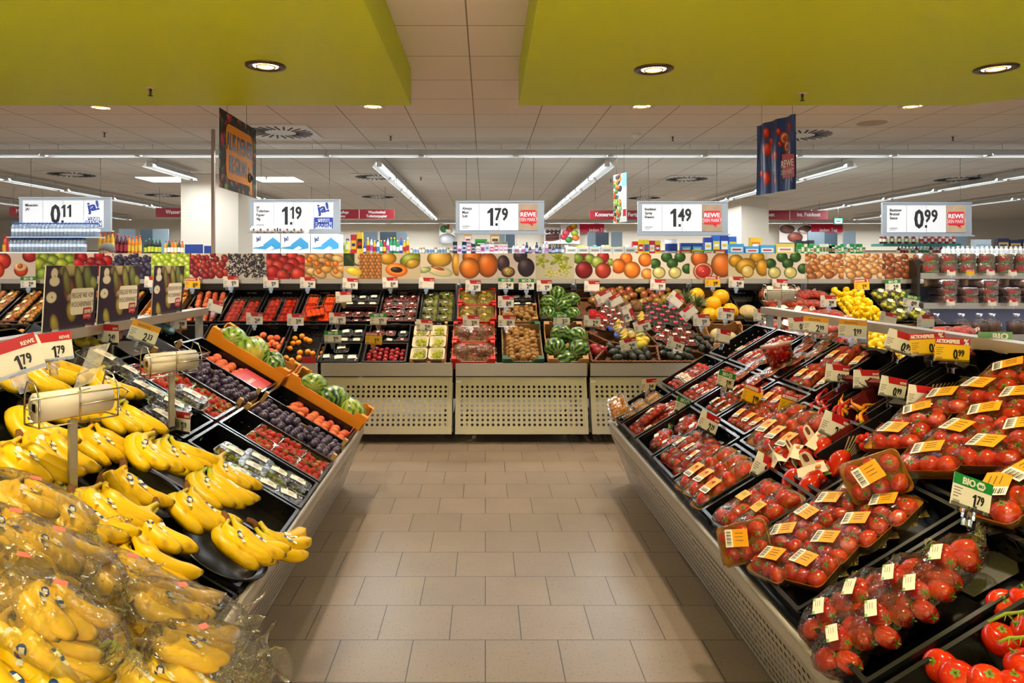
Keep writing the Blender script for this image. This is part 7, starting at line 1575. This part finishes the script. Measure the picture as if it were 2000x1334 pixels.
# ================= BREAD SHELF
YB = 7.2; xa = (1797-VX)*YB/FX
r = thing('bread_shelf', 'tall grey wall shelf of bread right of the nut pictures', 'shelf', T((xa, YB, 0)))
hh = [EYE-(y-VY)*YB/FX for y in (534, 592, 652)]
b = MB(); b.box(0, 2.6, .62, .65, 0, 1.68); b.build('back_panel', mat('lilac_grey', '8E8EA2', .6), r)
b = MB(); b.box(-.03, 0, 0, .65, 0, 1.62); b.build('side_panel', m_dark, r)
for i, z in enumerate(hh+[.35]):
    b = MB(); b.box(0, 2.6, -.05*i, .62, z-.03, z); b.box(0, 2.6, -.05*i-.008, -.05*i, z-.055, z+.004, 1); b.build('shelf_board', [m_alu, m_alu], r)
    if i < 3:
        L = bpy.data.lights.new('shelf_light', 'AREA'); L.shape = 'RECTANGLE'; L.size = 2.4; L.size_y = .03; L.energy = 5; L.color = (.85, .85, 1); obj('shelf_light', L, r, T((1.3, .05-.05*i, z-.035)))
m_bread = mat('dark_bread', '4A2A1A', .6, bump=.5, bscale=60, c2='6A4024', nscale=20); m_toast = mat('light_bread', 'C88A4A', .6, c2='E0B070', nscale=14)
def loaf(m, band, g, w=.16, h=.1):
    r = thing('bread_pack', 'x', 'bread'); b = MB(); loft(b, [[(x, yy, z) for x, z in rrect(w, h, .02, 3, 0, h/2)] for yy in (0, .22)]); b.build('loaf', m, r)
    b = MB(); b.box(-w*.35, w*.35, -.003, -.001, h*.2, h*.8); b.prism([(-w*.45, h*.1), (w*.45, h*.1), (w*.3, h*.35)], .003, .004, 1, RX(math.pi/2)); b.build('label', [mat('band_'+band, band, .4), mat('band_'+g, g, .4)], r)
    b = MB(); loft(b, [[(x, yy, z) for x, z in rrect(w*s, h*s, .02, 3, 0, h/2)] for yy, s in ((-.012, 1.0), (0, 1.06), (.23, 1.06), (.27, .7))]); b.build('film', f_film, r)
    return Proto(r)
L1 = loaf(m_bread, 'A81E24', '3AA83A'); L2 = loaf(m_bread, 'B02028', '2A8A5A', .14, .075); L3 = loaf(m_toast, 'E8C8A0', 'C8301E', .15, .08)
for j in range(2):
    for i in range(9): L1.put(T((xa+.12+.19*i, YB+.02, hh[0]+.002+.1*j)), 'dark bread pack with red and green label on the top shelf, %s layer' % ('lower', 'upper')[j], 'top shelf bread packs, %s layer' % ('lower', 'upper')[j])
for i, (x, n) in enumerate(((.3, 3), (.52, 2), (.72, 3), (.95, 2), (1.15, 3), (1.35, 2))):
    for k in range(n): L2.put(T((xa+x, YB, hh[1]+.002+.078*k)), 'dark bread pack on the middle bread shelf, stack %s' % ('nearest the lemons', 'second from the lemons', 'third from the lemons', 'fourth from the lemons', 'fifth from the lemons', 'at the right edge')[i], 'bread stack '+str(i+1))
for i in range(5): L3.put(T((xa+.28+.22*i, YB+.26, hh[1]+.16)) , 'light bread in clear wrap lying high at the back of the middle shelf', 'light breads at the back')
def bagbread():
    r = thing('bread_bag', 'x', 'bread'); b = MB(); loft(b, [rr3(.11, .1, .03, 0), rr3(.12, .11, .03, .06), rr3(.1, .09, .03, .095)]); b.build('loaf', m_bread, r)
    b = MB(); loft(b, [rr3(.125, .115, .03, .0), rr3(.13, .12, .03, .1), rr3(.03, .03, .01, .14), rr3(.07, .02, .008, .18)]); b.build('bag', f_bag, r); b = MB(); b.tube([(.016*math.cos(a), .016*math.sin(a), .14) for a in np.linspace(0, 6.28, 9)[:-1]], .004, 5, closed=True); b.build('clip', m_ink, r); return Proto(r)
bbp = bagbread()
for i, x in enumerate((.16, .42, .6, .73, .98, 1.2)): bbp.put(T((xa+x, YB+.0, hh[2]+.002)) @ S(1.15), 'dark bread in a tied bag on the low shelf, '+('nearest the lemons', 'second from the lemons', 'third from the lemons', 'fourth from the lemons', 'fifth from the lemons', 'at the right picture edge')[i])
for px, py, c in ((1858, 539, 'w'), (1895, 538, 'y'), (1935, 538, 'w'), (1978, 539, 'w'), (1857, 597, 'w'), (1938, 598, 'w'), (1980, 598, 'w')):
    ptag(px, py-6, YB-.09 if py < 560 else YB-.13, '', c, 'on the bread shelf edge, '+{1858: 'first from the left above', 1895: 'only yellow one', 1935: 'third from the left above', 1978: 'rightmost above', 1857: 'first from the left below', 1938: 'second below', 1980: 'rightmost below'}[px], 0, 0, 0, .6)
for o in [o for o in bpy.data.objects if o.get('label') == 'x']:
    for c in list(o.children_recursive): bpy.data.objects.remove(c)
    bpy.data.objects.remove(o)
